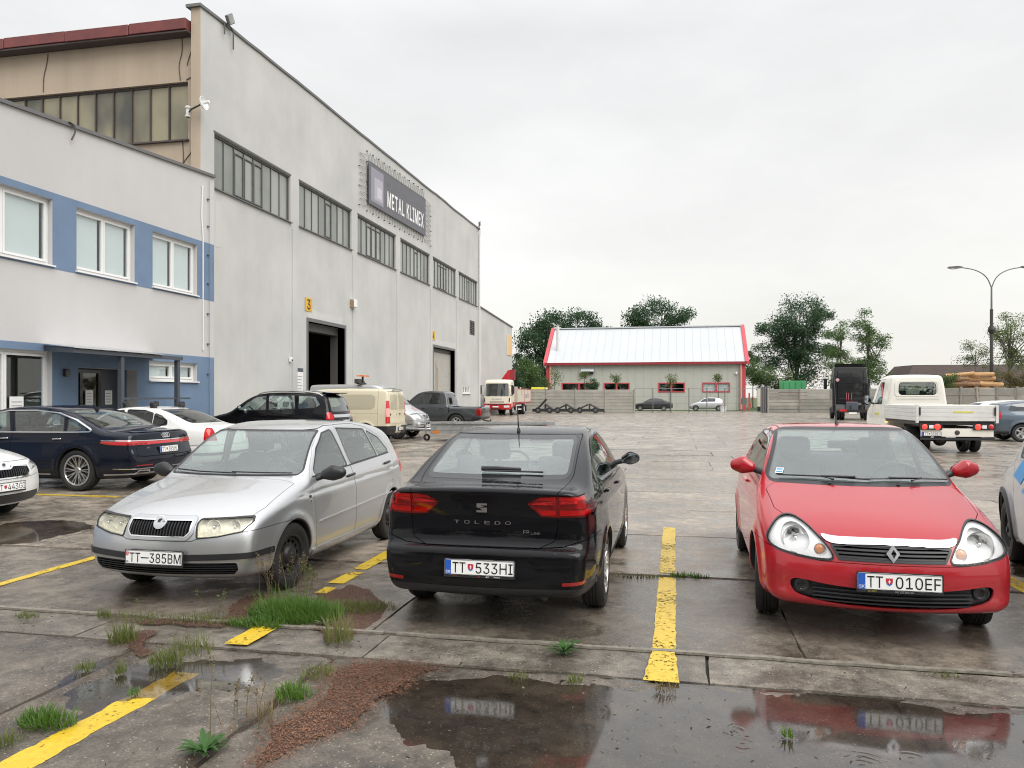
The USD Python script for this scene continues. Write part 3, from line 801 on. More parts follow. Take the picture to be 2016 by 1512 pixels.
# ---------------------------------------------------------------- the ground
ground = thing('ground', 'wet bare ground of the yard and the land round it', None, kind='structure')
obj('earth', bx(-400, 400, -60, 700, -.6, -.035), 'soil', ground)
FAR0 = 5.28 + 2.17 * 9
far = trimesh.Trimesh([(-60, FAR0 + .02, 0), (60, FAR0 + .02, 0), (60, 86.5, 0), (-60, 86.5, 0)], [(0, 1, 2), (0, 2, 3)])
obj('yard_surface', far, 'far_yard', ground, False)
obj('verge', trimesh.Trimesh([(-200, 86.5, -.01), (300, 86.5, -.01), (300, 600, -.01), (-200, 600, -.01)], [(0, 1, 2), (0, 2, 3)]), 'verge_grass', ground, False)
yard = thing('yard_paving', 'wet concrete slabs of the yard with open joints', None, kind='structure')
r1 = random.Random(4)
def slab(x0, x1, y0, y1, mat, parent, name='slab', lift=0.0, chip=.018, gap=.007, tilt=.003):
    q = irregular(sbox(x0 + gap, y0 + gap, x1 - gap, y1 - gap), .12, chip, r1.randrange(999), 4.0).simplify(.004)
    m = extr(q, .07, -.07)
    a, b = r1.uniform(-tilt, tilt), r1.uniform(-tilt, tilt)
    cx, cy = (x0 + x1) / 2, (y0 + y1) / 2
    m.vertices[:, 2] += lift + a * (m.vertices[:, 0] - cx) / 1.5 + b * (m.vertices[:, 1] - cy) / 1.1
    return obj(name, m, mat, parent, 30)
for j in range(9):
    y0 = 5.28 + 2.17 * j
    off = (0, .9, .2, 1.3, .5, 1.1, .1, .8, .3)[j]
    xa = -26.0 + off if j > 2 else -17.0 + off
    xs = [xa]
    while xs[-1] < 16: xs.append(xs[-1] + 2.97)
    g = .05 if j == 1 else .012
    for a, b in zip(xs[:-1], xs[1:]):
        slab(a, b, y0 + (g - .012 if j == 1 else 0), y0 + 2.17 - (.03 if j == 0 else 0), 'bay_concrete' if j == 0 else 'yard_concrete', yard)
# the shallow gutter in front of the bays and the worn road before it
for x in np.arange(-13.0, 9, 2.2):
    slab(x, x + 2.2, 4.76, 5.26, 'gutter_concrete', yard, 'gutter_slab', -.012, .018, .008, .002)
lipr = irregular(LineString([(-13, 5.27), (9, 5.27)]).buffer(.022, cap_style=2), .04, .02, 5, 7.0)
for a, b in ((-13, -4.4), (-3.95, -2.05), (-1.95, 2.0), (2.15, 9)):
    obj('gutter_lip', extr(lipr.intersection(sbox(a, 5, b, 6)).simplify(.003), .016, -.008), 'kerb_lip', yard)
# the road slabs lie a little lower and are hollow: rain stands where they dip below the water level
POOLS = [Polygon(chaikin([G(*p) for p in q], 2)) for q in (
    [(755, 1385), (795, 1342), (905, 1318), (1010, 1322), (1215, 1341), (1300, 1346), (1480, 1364), (1740, 1384), (1985, 1398), (2300, 1420), (2500, 1600), (2300, 1800), (1500, 1800), (1180, 1640), (1010, 1535), (880, 1478), (780, 1440)],
    [(190, 1345), (215, 1305), (330, 1300), (430, 1290), (560, 1298), (580, 1325), (500, 1352), (400, 1352), (260, 1385), (150, 1392)])]
WATER = -.012
def road_height(P):
    pt = shapely.points(P); sd = np.full(len(P), 9.0)
    for g in POOLS: sd = np.minimum(sd, shapely.distance(pt, g.exterior) * np.where(shapely.contains_xy(g, P[:, 0], P[:, 1]), -1, 1))
    n = meshkit.fbm(np.column_stack([P * 2.6, np.zeros(len(P))]), 5, 12) - .5; n2 = meshkit.fbm(np.column_stack([P * 14, np.zeros(len(P))]), 3, 5) - .5
    return WATER + np.clip(sd * .022, -.012, .010) + n * .009 + n2 * .0035
def hollow_slab(x0, x1, y0, y1, step=.028, seed=1):
    q = irregular(sbox(x0, y0, x1, y1), .1, .03, seed, 4.0)
    b = q.bounds; nx, ny = int((b[2] - b[0]) / step) + 1, int((b[3] - b[1]) / step) + 1
    X, Y = np.meshgrid(np.linspace(b[0], b[2], nx), np.linspace(b[1], b[3], ny), indexing='ij')
    P = np.column_stack([X.ravel(), Y.ravel()]); pt = shapely.points(P)
    Z = road_height(P)
    e = shapely.distance(pt, q.exterior); Z = np.where(e < .02, np.minimum(Z, -.012 - .02 * (.02 - e) / .02), Z)
    Z[~shapely.contains_xy(q, P[:, 0], P[:, 1])] = -.06
    k = np.arange(nx * ny).reshape(nx, ny); a, b_, c, d = k[:-1, :-1].ravel(), k[1:, :-1].ravel(), k[1:, 1:].ravel(), k[:-1, 1:].ravel()
    return obj('road_slab', trimesh.Trimesh(np.column_stack([P, Z]), np.vstack([np.column_stack([a, b_, c]), np.column_stack([a, c, d])]), process=False), 'near_concrete', yard, True)
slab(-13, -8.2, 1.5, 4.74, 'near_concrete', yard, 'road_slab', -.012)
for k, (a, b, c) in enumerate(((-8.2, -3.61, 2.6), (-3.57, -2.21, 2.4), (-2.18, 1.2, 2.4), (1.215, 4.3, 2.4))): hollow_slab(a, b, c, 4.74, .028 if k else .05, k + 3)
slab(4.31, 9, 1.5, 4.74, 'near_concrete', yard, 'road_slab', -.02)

# painted bay lines: worn strips
def worn_paint(name):
    usdkit.material(stage, '/World/Looks/' + name, {'g': ('geometry', {}), 'n': ('noise_texture', {'scale': 26.0, 'detail': 8.0, 'roughness': .75}), 'n2': ('noise_texture', {'scale': 2.2, 'detail': 3.0}), 'ma': ('math', {'math_type': 'multiply_add', 'value2': .5}),
        'r': ('rgb_ramp', {'ramp': [(.0, (0, 0, 0)), (.66, (0, 0, 0)), (.70, (1, 1, 1)), (1, (1, 1, 1))]}), 'c': ('rgb_ramp', {'ramp': [(.3, (.50, .32, .012)), (.7, (.66, .47, .03))]}),
        'p': ('principled_bsdf', {'roughness': .35}), 't': ('transparent_bsdf', {}), 'm': ('mix_closure', {}), 'b': ('bump', {'strength': .3, 'distance': .004})},
        [('g.position', 'n.vector'), ('g.position', 'n2.vector'), ('n2.fac', 'ma.value1'), ('n.fac', 'ma.value3'), ('ma.value', 'r.fac'), ('n.fac', 'c.fac'), ('c.color', 'p.base_color'), ('n.fac', 'b.height'), ('b.normal', 'p.normal'),
         ('r.color', 'm.fac'), ('t.BSDF', 'm.closure1'), ('p.BSDF', 'm.closure2')], surface='m.closure')
worn_paint('yellow_paint')
def bay_line(label, strips):
    t = thing('bay_line', label, 'road marking', (0, 0, 0), 0)
    for p in strips:
        if p.bounds[3] < 4.6:   # on the hollow road slabs: a skin that follows them
            x0, y0, x1, y1 = p.bounds; v = np.linspace(y0, y1, 160); u = np.linspace(0, 1, 9)
            ed = (meshkit.fbm(np.column_stack([v * 9, v * 0, v * 0]), 3, 3) - .5) * .03; ed2 = (meshkit.fbm(np.column_stack([v * 9, v * 0 + 5, v * 0]), 3, 3) - .5) * .03
            X = (x0 + ed)[:, None] * (1 - u) + (x1 + ed2)[:, None] * u; Y = np.repeat(v[:, None], 9, 1); P = np.column_stack([X.ravel(), Y.ravel()])
            k = np.arange(160 * 9).reshape(160, 9); a_, b_, c_, d_ = k[:-1, :-1].ravel(), k[:-1, 1:].ravel(), k[1:, 1:].ravel(), k[1:, :-1].ravel()
            obj('painted_strip', trimesh.Trimesh(np.column_stack([P, road_height(P) + .0018]), np.vstack([np.column_stack([a_, b_, c_]), np.column_stack([a_, c_, d_])]), process=False), 'yellow_paint', t, True)
            continue
        q = irregular(p, .05, .012, r1.randrange(999), 9.0).simplify(.002)
        obj('painted_strip', extr(q, .0015, .0035 if p.bounds[3] > 4.5 else -.0015), 'yellow_paint', t, False)
bay_line('yellow bay line between the black saloon and the red car', [sbox(-.155, 7.58, -.005, 10.2), sbox(-.155, 5.30, -.0, 7.40), Polygon([(-.19, 4.70), (.02, 4.70), (-.0, 5.27), (-.155, 5.27)])])
bay_line('yellow bay line that runs from the near left corner to the black saloon', [sbox(-3.06, 2.6, -2.88, 4.30), sbox(-3.03, 4.80, -2.85, 5.22), Polygon([(-3.08, 6.55), (-2.93, 6.55), (-2.93, 7.0), (-3.08, 7.02)]), sbox(-3.10, 7.12, -2.95, 9.2), sbox(-3.04, 6.2, -2.93, 6.4)])
bay_line('short yellow bay line in front of the silver hatchback, at the left edge', [Polygon([(-6.0, 5.75), (-5.9, 5.75), (-5.92, 9.5), (-6.06, 9.5)])])
bay_line('thin yellow line beside the dark limousine and the white car nose', [sbox(-14.2, 11.33, -9.15, 11.46)])
bay_line('yellow bay line on the far side of the red car, at the right edge', [sbox(2.93, 6.95, 3.08, 8.6)])

# puddles
puddle_mat('puddle_water', [(*G(1440, 1436), .11, .020), (*G(1462, 1462), .14, .02), (*G(1535, 1450), .09, .012), (*G(1700, 1505), .2, .016), (*G(1690, 1492), .1, .012), (*G(1240, 1350), .12, .02), (*G(1155, 1428), .06, .016), (*G(1795, 1490), .1, .008)])
def sheet(q, z):
    v, f = trimesh.creation.triangulate_polygon(q, engine='earcut')
    m = trimesh.Trimesh(np.column_stack([v, np.full(len(v), z)]), f, process=False)
    if m.face_normals[0][2] < 0: m.invert()
    return m
def puddle(name_label, pix, z=.004, amp=.05, seed=3, pts=None):
    q = irregular(irregular(Polygon(chaikin(pts if pts is not None else [G(*p) for p in pix], 3)), .05, amp * 2.2, seed, 1.6), .04, amp * .7, seed + 4, 7.0).simplify(.003)
    return obj('puddle', sheet(q, z), 'puddle_water', None, False, name_label, None, None, 'structure')
for g, lab in zip(POOLS, ('large puddle in the road before the black saloon and the red car', 'small dark puddle across the yellow line at the left')):
    w = g.buffer(.22).intersection(sbox(-3.57 if g is POOLS[1] else -2.15, 1, -2.21 if g is POOLS[1] else 4.29, 4.73))
    if g is POOLS[1]: w = g.buffer(.22).intersection(sbox(-4.4, 2.6, -2.22, 4.725))
    obj('puddle', sheet(w, WATER), 'puddle_water', None, False, lab, None, None, 'structure')
puddle('flat puddle in the yard left of the silver hatchback', None, .005, .12, 8, [G(-60, 1062), G(0, 1030), G(120, 1022), G(205, 1035), G(150, 1052), G(40, 1070)])
puddle('wet patch beside the wheel of the silver van at the right edge', None, .005, .08, 29, [G(1975, 1105), G(2030, 1095), G(2120, 1120), G(2010, 1140)])

# ================================================================ buildings
def streaked(name, col, blot, strk):
    """Painted render: faint blotches, rain streaks that run down, fine grain."""
    usdkit.material(stage, '/World/Looks/' + name, {'g': ('geometry', {}), 'n': ('noise_texture', {'scale': .32, 'detail': 7.0, 'roughness': .62}), 'mp': ('mapping', {'scale': (1.3, 1.3, .06)}), 's': ('noise_texture', {'scale': 1.6, 'detail': 5.0, 'roughness': .7}),
        'a': ('map_range', {'from_min': .3, 'from_max': .7, 'to_min': 1 - blot, 'to_max': 1 + blot * .6}), 'b': ('map_range', {'from_min': .42, 'from_max': .68, 'to_min': 1.0, 'to_max': 1 - strk, 'clamp': True}), 'm': ('math', {'math_type': 'multiply'}), 'h': ('hsv', {'color': col}),
        'nb': ('noise_texture', {'scale': 28.0, 'detail': 5.0}), 'bu': ('bump', {'strength': .3, 'distance': .012}), 'p': ('principled_bsdf', {'roughness': .85})},
        [('g.position', 'n.vector'), ('g.position', 'mp.vector'), ('mp.vector', 's.vector'), ('n.fac', 'a.value'), ('s.fac', 'b.value'), ('a.result', 'm.value1'), ('b.result', 'm.value2'), ('m.value', 'h.value'), ('h.color', 'p.base_color'), ('g.position', 'nb.vector'), ('nb.fac', 'bu.height'), ('bu.normal', 'p.normal')], surface='p.BSDF')
streaked('hall_render', (.485, .485, .47), .13, .035)
streaked('office_render', (.50, .49, .488), .06, .02)
principled('patch_render', (.50, .50, .485), .85, noise=(1.2, .05, 0))
principled('blue_render', (.135, .20, .30), .75, noise=(1.2, .12, 0), bump=(50, .2, .006))
streaked('beige_render', (.46, .375, .285), .10, .10)
principled('red_fascia', (.15, .035, .033), .5, noise=(1.5, .35, .1))
principled('roof_felt', (.10, .10, .10), .8)
principled('flashing', (.16, .16, .16), .5, .4)
principled('dark_steel', (.105, .107, .10), .55, .2)
principled('brown_steel', (.065, .048, .045), .6)
principled('white_pvc', (.72, .72, .71), .35)
principled('grey_powder', (.06, .07, .085), .45)
principled('interior_dark', (.08, .075, .07), .9)
principled('white_metal', (.62, .62, .62), .4)
principled('white_blind', (.82, .83, .83), .6)
def old_glass(name, a, b, rough=.2):
    usdkit.material(stage, '/World/Looks/' + name, {'g': ('geometry', {}), 'mp': ('mapping', {'scale': (1, 1, .55)}), 'n': ('noise_texture', {'scale': .9, 'detail': 2.0}), 'oi': ('object_info', {}), 'ad': ('math', {'math_type': 'multiply_add', 'value2': .5}),
        'ad2': ('math', {'math_type': 'subtract', 'value2': .18}), 'r': ('rgb_ramp', {'ramp': [(.25, a), (.75, b)]}), 'p': ('principled_bsdf', {'roughness': rough, 'specular_ior_level': .5}), 'nb': ('noise_texture', {'scale': 18.0}), 'b': ('bump', {'strength': .12, 'distance': .01})},
        [('g.position', 'mp.vector'), ('mp.vector', 'n.vector'), ('oi.random', 'ad.value1'), ('n.fac', 'ad.value3'), ('ad.value', 'ad2.value1'), ('ad2.value', 'r.fac'), ('r.color', 'p.base_color'), ('g.position', 'nb.vector'), ('nb.fac', 'b.height'), ('b.normal', 'p.normal')], surface='p.BSDF')
old_glass('wired_glass', (.18, .19, .18), (.30, .315, .295))
old_glass('yellowed_glass', (.07, .072, .062), (.30, .27, .18), .12)
principled('shutter_grey', (.40, .385, .35), .55, noise=(2, .1, 0))
principled('rusty_strip', (.28, .20, .13), .8, noise=(14, .6, 0))
pane('window_pane', (.88, .91, .91), .01, .06)

XH, XO, Y0 = -15.75, -15.22, 23.58
YE = 61.62
def wall_x(x, poly, thick, z0=None):
    """A wall whose outer face lies in the plane x, from a polygon in (y, z); it goes back by thick."""
    m = extr(poly, thick)
    return to_axes(m, (x - thick, 0, 0), (0, 1, 0), (0, 0, 1), (1, 0, 0))
def wall_y(y, poly, thick):
    """A wall whose outer face lies in the plane y (facing -y), from a polygon in (x, z)."""
    return to_axes(extr(poly, thick), (0, y + thick, 0), (1, 0, 0), (0, 0, 1), (0, -1, 0))

hall = thing('factory_hall', 'tall pale grey factory hall with a row of steel windows and two gates', 'building')
tops = lambda y: 14.92 + (y - Y0) * .0095
wins = [(24.38 + 6.24 * i, 29.86 + 6.24 * i) for i in range(6)]
doors = [(31.45, 35.28, 4.96), (49.45, 54.45, 4.94)]
face = Polygon([(Y0, 0), (YE, 0), (YE, tops(YE)), (Y0, tops(Y0))])
for a, b in wins: face = face.difference(sbox(a, 8.95, b, 10.88))
for a, b, h in doors: face = face.difference(sbox(a, -1, b, h))
face = face.difference(sbox(56.7, 1.88, 58.75, 2.42)).difference(sbox(58.7, 6.5, 60.1, 7.62))
obj('wall', wall_x(XH, face, .35), 'hall_render', hall, False)
obj('back_wall', bx(-52, -51.7, Y0 + .3, YE, 0, 14.6), 'hall_render', hall, False)
obj('north_wall', bx(-51.7, XH - .35, YE - .3, YE, 0, 14.7), 'hall_render', hall, False)
obj('floor', bx(-51.7, XH - .35, Y0 + .3, YE - .3, -.02, .012), 'interior_dark', hall, False)
obj('inner_partition', bx(-23.2, -23.0, Y0 + .4, YE - .4, .02, 9), 'beige_render', hall, False)
for y in (30.2, 33.0, 36.4, 50.0, 53.0): obj('inner_column', bx(-20.4, -20.0, y, y + .4, .02, 9), 'dark_steel', hall, False)
obj('inner_crate', join([bx(-22.5, -21.0, 33.6, 35.6, .02, 2.2)]), 'rusty_strip', hall, False)
obj('roof', bx(-51.9, XH - .1, Y0 + .3, YE, 14.3, 14.6), 'roof_felt', hall, False)
# parapet capping, a little bent
ys = np.linspace(Y0 - .1, YE + .1, 40); wob = (meshkit.fbm(np.column_stack([ys * .35, ys * 0, ys * 0]), 3, 3) - .5) * .14
cap = []
for i in range(39):
    y0, y1 = ys[i], ys[i + 1]; z0, z1 = tops(y0) + wob[i], tops(y1) + wob[i + 1]
    cap.append(hull([(x, y, z + d) for x in (XH + .06, XH - .5) for (y, z) in ((y0, z0), (y1, z1)) for d in (-.03, .07)]))
obj('parapet_capping', join(cap), 'flashing', hall, False)
for k in range(7):   # shallow piers between the bays
    y = (24.1, 30.2, 36.44, 42.68, 48.92, 55.16, 61.3)[k]
    obj('pier', bx(XH - .001, XH + .035, y - .22, y + .22, .0, 8.7 if k else 9.2), 'hall_render', hall, False)
for i, (a, b) in enumerate(wins):
    w = part('window', hall)
    obj('window_frame', join([bx(XH - .17, XH - .08, a, b, 10.80, 10.88), bx(XH - .17, XH - .08, a, b, 8.95, 9.02), bx(XH - .17, XH - .08, a, a + .07, 9.02, 10.80), bx(XH - .17, XH - .08, b - .07, b, 9.02, 10.80)]), 'dark_steel', w, False)
    obj('window_sill', join([bx(XH - .1, XH + .09, a - .05, b + .05, 8.905, 8.94)]), 'flashing', w, False)
    obj('window_lintel', bx(XH - .05, XH + .012, a - .04, b + .04, 10.885, 10.95), 'dark_steel', w, False)
    n = 8; st = (b - a - .14) / n
    for k in range(n):
        y = a + .07 + k * st
        obj('pane', bx(XH - .145, XH - .135, y + .02, y + st - .02, 9.03, 10.79), 'wired_glass', w, False)
        if k: obj('mullion', bx(XH - .16, XH - .10, y - .02, y + .02, 9.02, 10.80), 'dark_steel', w, False)
    for k in ((2, 3, 4) if i % 2 == 0 else (4,)):   # opening lights
        y = a + .07 + k * st
        obj('opening_light', join([bx(XH - .125, XH - .09, y + .03, y + .07, 9.06, 10.62), bx(XH - .125, XH - .09, y + st - .07, y + st - .03, 9.06, 10.62), bx(XH - .125, XH - .09, y + .07, y + st - .07, 10.58, 10.62), bx(XH - .125, XH - .09, y + .07, y + st - .07, 9.06, 9.10), bx(XH - .09, XH - .075, y + st - .065, y + st - .035, 9.75, 9.85)]), 'dark_steel', w, False)
for (a, b, h), op in zip(doors, (True, False)):
    g = part('gate', hall)
    obj('gate_frame', join([bx(XH - .3, XH + .02, a - .16, a, 0, h + .16), bx(XH - .3, XH + .02, b, b + .16, 0, h + .16), bx(XH - .3, XH + .02, a, b, h, h + .16)]), 'flashing', g, False)
    obj('gate_reveal', join([bx(XH - .75, XH - .3, b, b + .05, 0, h), bx(XH - .75, XH - .3, a - .05, a, 0, h)]), 'interior_dark', g, False)
    if op:
        obj('shutter_box', bx(XH - .8, XH - .36, a - .2, b + .2, h - .35, h + .1), 'dark_steel', g, False)
    else:
        for k in range(26):
            z = .02 + k * (h - .3) / 26
            obj('shutter_slat', join([bx(XH - .34, XH - .31, a, b, z, z + (h - .3) / 26 - .025), bx(XH - .335, XH - .32, a, b, z + (h - .3) / 26 - .025, z + (h - .3) / 26)]), 'shutter_grey', g, False)
        for k in range(3): obj('shutter_rust', bx(XH - .312, XH - .304, 50.9 + .22 * k, 51.0 + .22 * k, .6 + .3 * k, 4.0 - .2 * k), 'rusty_strip', g, False)
        obj('shutter_box', bx(XH - .6, XH - .3, a, b, h - .28, h), 'dark_steel', g, False)
sw = part('small_window', hall)
obj('window_frame', join([bx(XH - .12, XH - .02, 56.7, 58.75, 1.88, 1.96), bx(XH - .12, XH - .02, 56.7, 58.75, 2.34, 2.42), bx(XH - .12, XH - .02, 56.7, 56.82, 1.96, 2.34), bx(XH - .12, XH - .02, 58.63, 58.75, 1.96, 2.34), bx(XH - .12, XH - .02, 57.3, 57.42, 1.96, 2.34), bx(XH - .12, XH - .02, 58.0, 58.12, 1.96, 2.34)]), 'white_pvc', sw, False)
for y in (56.82, 57.42, 58.12): obj('pane', bx(XH - .08, XH - .07, y, y + (.48 if y < 57 else .58 if y < 58 else .51), 1.96, 2.34), 'wired_glass', sw, False)
obj('window_sill', bx(XH, XH + .1, 56.6, 58.85, 1.83, 1.875), 'white_pvc', sw, False)
vt = part('louvre_vent', hall)
obj('vent_frame', bx(XH - .2, XH - .1, 58.7, 60.1, 6.5, 7.62), 'dark_steel', vt, False)
for k in range(8): obj('louvre', hull([(XH - .06, y, 6.54 + .135 * k + dz) for y in (58.72, 60.08) for dz in (.09, .10)] + [(XH + .03, y, 6.54 + .135 * k + dz) for y in (58.72, 60.08) for dz in (0, .012)]), 'flashing', vt, False)
for k in (58.7, 59.38, 60.06): obj('vent_bar', bx(XH - .1, XH + .035, k, k + .04, 6.5, 7.62), 'flashing', vt, False)
obj('downpipe', tube([(XH + .09, YE - .12, 14.9), (XH + .09, YE - .12, 9.0), (XH + .09, YE - .12, .1)], .06, 8), 'white_metal', hall)
for y0, y1, z0, z1, sd in ((24.4, 24.75, 6.9, 8.5, 4), (31.4, 35.0, 5.05, 5.45, 6), (49.3, 54.8, 5.1, 5.5, 8)):   # patched plaster
    obj('plaster_patch', wall_x(XH + .006, irregular(sbox(y0, z0, y1, z1), .3, .12, sd, 1.5).simplify(.02), .006), 'patch_render', hall, False)
# beige end wall above the office roof
end = Polygon([(-52, 0), (XH - .36, 0), (XH - .36, 14.1), (-52, 14.1)]).difference(sbox(-51, 10.50, -16.40, 12.50))
obj('end_wall', wall_y(Y0 + .25, end, .3), 'beige_render', hall, False)
obj('corner_pier', bx(XH - .36, XH - .001, Y0 - .004, Y0 + .55, 0, tops(Y0) - .02), 'beige_render', hall, False)
seg = np.arange(-51.5, XH - .5, 2.55)
for k, x in enumerate(seg):
    x1 = min(x + 2.55, XH - .40)
    obj('fascia_panel', T(R(chamfer_box(x + .012, x1 - .012, Y0 - .25, Y0 + .24, 14.06, 14.43, .015), (-1) ** k * .15, (0, 1, 0), (x, 0, 14.2)), (0, (k % 3) * .008, (k % 2) * .012)), 'red_fascia', hall, False)
obj('fascia_drip', bx(-51.5, XH - .38, Y0 - .2, Y0 + .25, 14.0, 14.055), 'brown_steel', hall, False)
ew = part('end_window', hall)
obj('window_frame', join([bx(-51, -16.40, Y0 + .36, Y0 + .44, 12.42, 12.5), bx(-51, -16.4, Y0 + .36, Y0 + .44, 10.5, 10.57), bx(-16.47, -16.40, Y0 + .36, Y0 + .44, 10.57, 12.42)]), 'brown_steel', ew, False)
obj('window_sill', bx(-51, -16.35, Y0 + .14, Y0 + .36, 10.44, 10.495), 'brown_steel', ew, False)
for k in range(22):
    x = -16.47 - k * .735 if k else -16.47
    obj('pane', bx(x - .715 if k else x - .70, x - .02, Y0 + .40, Y0 + .41, 10.57, 12.42), 'yellowed_glass', ew, False)
    obj('mullion', bx(x - .755, x - .715, Y0 + .34, Y0 + .42, 10.57, 12.42), 'brown_steel', ew, False)
# cables hanging on the end wall
for pts in ([(-16.62, 14.0), (-16.6, 13.5), (-16.75, 13.1), (-16.68, 12.55)], [(-16.25, 14.05), (-16.22, 13.6), (-16.35, 13.3), (-16.42, 13.05)], [(-16.28, 12.9), (-16.12, 12.8), (-16.2, 12.65), (-16.45, 12.55)], [(-16.6, 10.45), (-16.55, 9.9), (-16.62, 9.3)], [(-16.0, 10.55), (-16.2, 10.1), (-16.55, 9.75), (-16.7, 9.45)], [(-22.0, 13.95), (-22.05, 13.6), (-22.2, 13.1), (-22.2, 12.6)]):
    obj('cable', tube(chaikin([(x, Y0 + .23, z) for x, z in pts], 2, False), .014, 5), 'brown_steel', hall)

# things hung on the hall
ban = thing('advertising_banner', 'large grey banner with white lettering laced high on the hall wall', 'banner')
bt = lambda y: 13.93 + (y - 37.98) * .034; bb = lambda y: 11.71 + (y - 37.98) * .018
principled('banner_grey', (.125, .125, .14), .7, noise=(1.2, .05, 0)); principled('banner_mauve', (.26, .25, .30), .7); principled('banner_lilac', (.38, .365, .42), .7); principled('banner_pale', (.5, .49, .53), .7); principled('banner_white', (.75, .75, .75), .7)
principled('banner_faint', (.165, .165, .18), .7); principled('cord_grey', (.27, .265, .255), .8)
XB = XH + .13
def ban_pt(u, v):   # u along 0..1, v up 0..1
    y = 37.98 + 9.4 * u; return (y, bb(y) + (bt(y) - bb(y)) * v)
def ban_q(u0, u1, v0, v1): return Polygon([ban_pt(u0, v0), ban_pt(u1, v0), ban_pt(u1, v1), ban_pt(u0, v1)])
obj('banner_sheet', wall_x(XB, ban_q(0, 1, 0, 1), .012), 'banner_grey', ban, False)
obj('banner_hem', wall_x(XB + .003, ban_q(0, 1, 0, 1).difference(ban_q(.006, .994, .025, .975)), .018), 'grey_powder', ban, False)
lg = obj('emblem_outer', wall_x(XB + .004, ban_q(.035, .225, .10, .90), .004), 'banner_mauve', ban, False)
obj('emblem_middle', wall_x(XB + .008, ban_q(.085, .21, .17, .70), .004), 'banner_lilac', ban, False)
obj('emblem_inner', wall_x(XB + .012, ban_q(.125, .195, .24, .50), .004), 'banner_pale', ban, False)
def ban_text(s, u0, u1, v0, v1, mat, name, bold):
    ms, x = [], 0.0   # letter by letter, openly spaced
    for ch in s:
        if ch == ' ': x += .55; continue
        q = meshkit.text_mesh(ch, 1.0, .004, bold); q.apply_translation([x - q.bounds[0][0], 0, 0]); x = q.bounds[1][0] + .26; ms.append(q)
    m = join(ms); b = m.bounds
    V = m.vertices.copy(); u = u0 + (u1 - u0) * (V[:, 0] - b[0][0]) / (b[1][0] - b[0][0]); v = v0 + (v1 - v0) * (V[:, 1] - b[0][1]) / (b[1][1] - b[0][1])
    y = 37.98 + 9.4 * u; z = bb(y) + (bt(y) - bb(y)) * v
    m.vertices = np.column_stack([XB + .004 + V[:, 2], y, z]); m.fix_normals()
    obj(name, m, mat, ban, False)
ban_text('METAL KLIMEX', .285, .955, .17, .56, 'banner_white', 'banner_lettering', True)
ban_text('STAVIAME Z OCELE', .285, .955, .68, .80, 'banner_faint', 'faint_lettering', False)
fy0, fy1 = 36.95, 48.85
for nm, side in (('lacing', 0), ('lacing', 1), ('lacing', 2), ('lacing', 3)):
    P = []
    n = 17 if side in (1, 3) else 46
    for k in range(n + 1):
        u = k / n
        if side == 0: y, z = ban_pt(u, 1.0 if k % 2 else 1.22)
        elif side == 2: y, z = ban_pt(u, 0.0 if k % 2 else -.18)
        elif side == 1: y, z = ban_pt(0, 0)[0] - (0 if k % 2 else 1.0), 11.4 + (14.2 - 11.4) * u
        else: y, z = ban_pt(1, 0)[0] + (0 if k % 2 else 1.35), 11.5 + (14.25 - 11.5) * u
        P.append((XH + .07, y, z))
    obj(nm, join([tube([P[i], P[i + 1]], .013, 4, False) for i in range(n)]), 'cord_grey', ban, False)
    for k in range(0, n + 1, 4 if n > 20 else 3):
        obj('wall_hook', cyl(.03, (XH - .01, P[k][1], P[k][2]), (XH + .09, P[k][1], P[k][2]), 6), 'dark_steel', ban, False)

principled('sign_yellow', (.62, .36, .03), .6); principled('sign_dark', (.07, .035, .02), .6)
for txt, y0, y1, z0, z1, lab in (('3', 31.14, 31.78, 5.40, 5.98, 'yellow number sign reading 3 above the open gate'), ('4', 48.96, 49.72, 5.40, 5.98, 'yellow number sign reading 4 above the shuttered gate')):
    s = thing('gate_number', lab, 'sign')
    obj('sign_board', bx(XH + .012, XH + .03, y0, y1, z0, z1), 'sign_yellow', s, False)
    L = letters(txt, .42, .006, True)
    obj('sign_number', to_axes(L, (XH + .03, (y0 + y1) / 2, (z0 + z1) / 2), (0, 1, 0), (0, 0, 1), (1, 0, 0)), 'sign_dark', s, False)
s = thing('wall_notice', 'tall white notice with a dark head on the wall left of the open gate', 'notice')
obj('notice_board', bx(XH + .008, XH + .02, 30.28, 30.95, 1.2, 2.88), 'white_pvc', s, False)
obj('notice_head', bx(XH + .02, XH + .024, 30.28, 30.95, 2.72, 2.88), 'grey_powder', s, False)
for k in range(6): obj('notice_line', bx(XH + .02, XH + .023, 30.36, 30.86 - .08 * (k % 3), 2.50 - .13 * k, 2.54 - .13 * k), 'grey_lettering', s, False)
s = thing('alarm_siren', 'small white and brown alarm box high on the wall right of gate three', 'alarm box')
obj('siren_case', chamfer_box(XH + .01, XH + .22, 35.95, 36.35, 6.08, 6.48, .03), 'white_pvc', s, False)
obj('siren_side', bx(XH + .012, XH + .2, 35.9, 35.95, 6.1, 6.46), 'rusty_strip', s, False)
s = thing('wall_sensor', 'small white sensor on the wall left of the notice', 'sensor')
obj('sensor_case', chamfer_box(XH + .005, XH + .12, 29.68, 29.85, 3.1, 3.3, .02), 'white_pvc', s); obj('sensor_eye', T(ellipsoid((.04, .05, .05), 8), (XH + .13, 29.77, 3.18)), 'dark_steel', s)

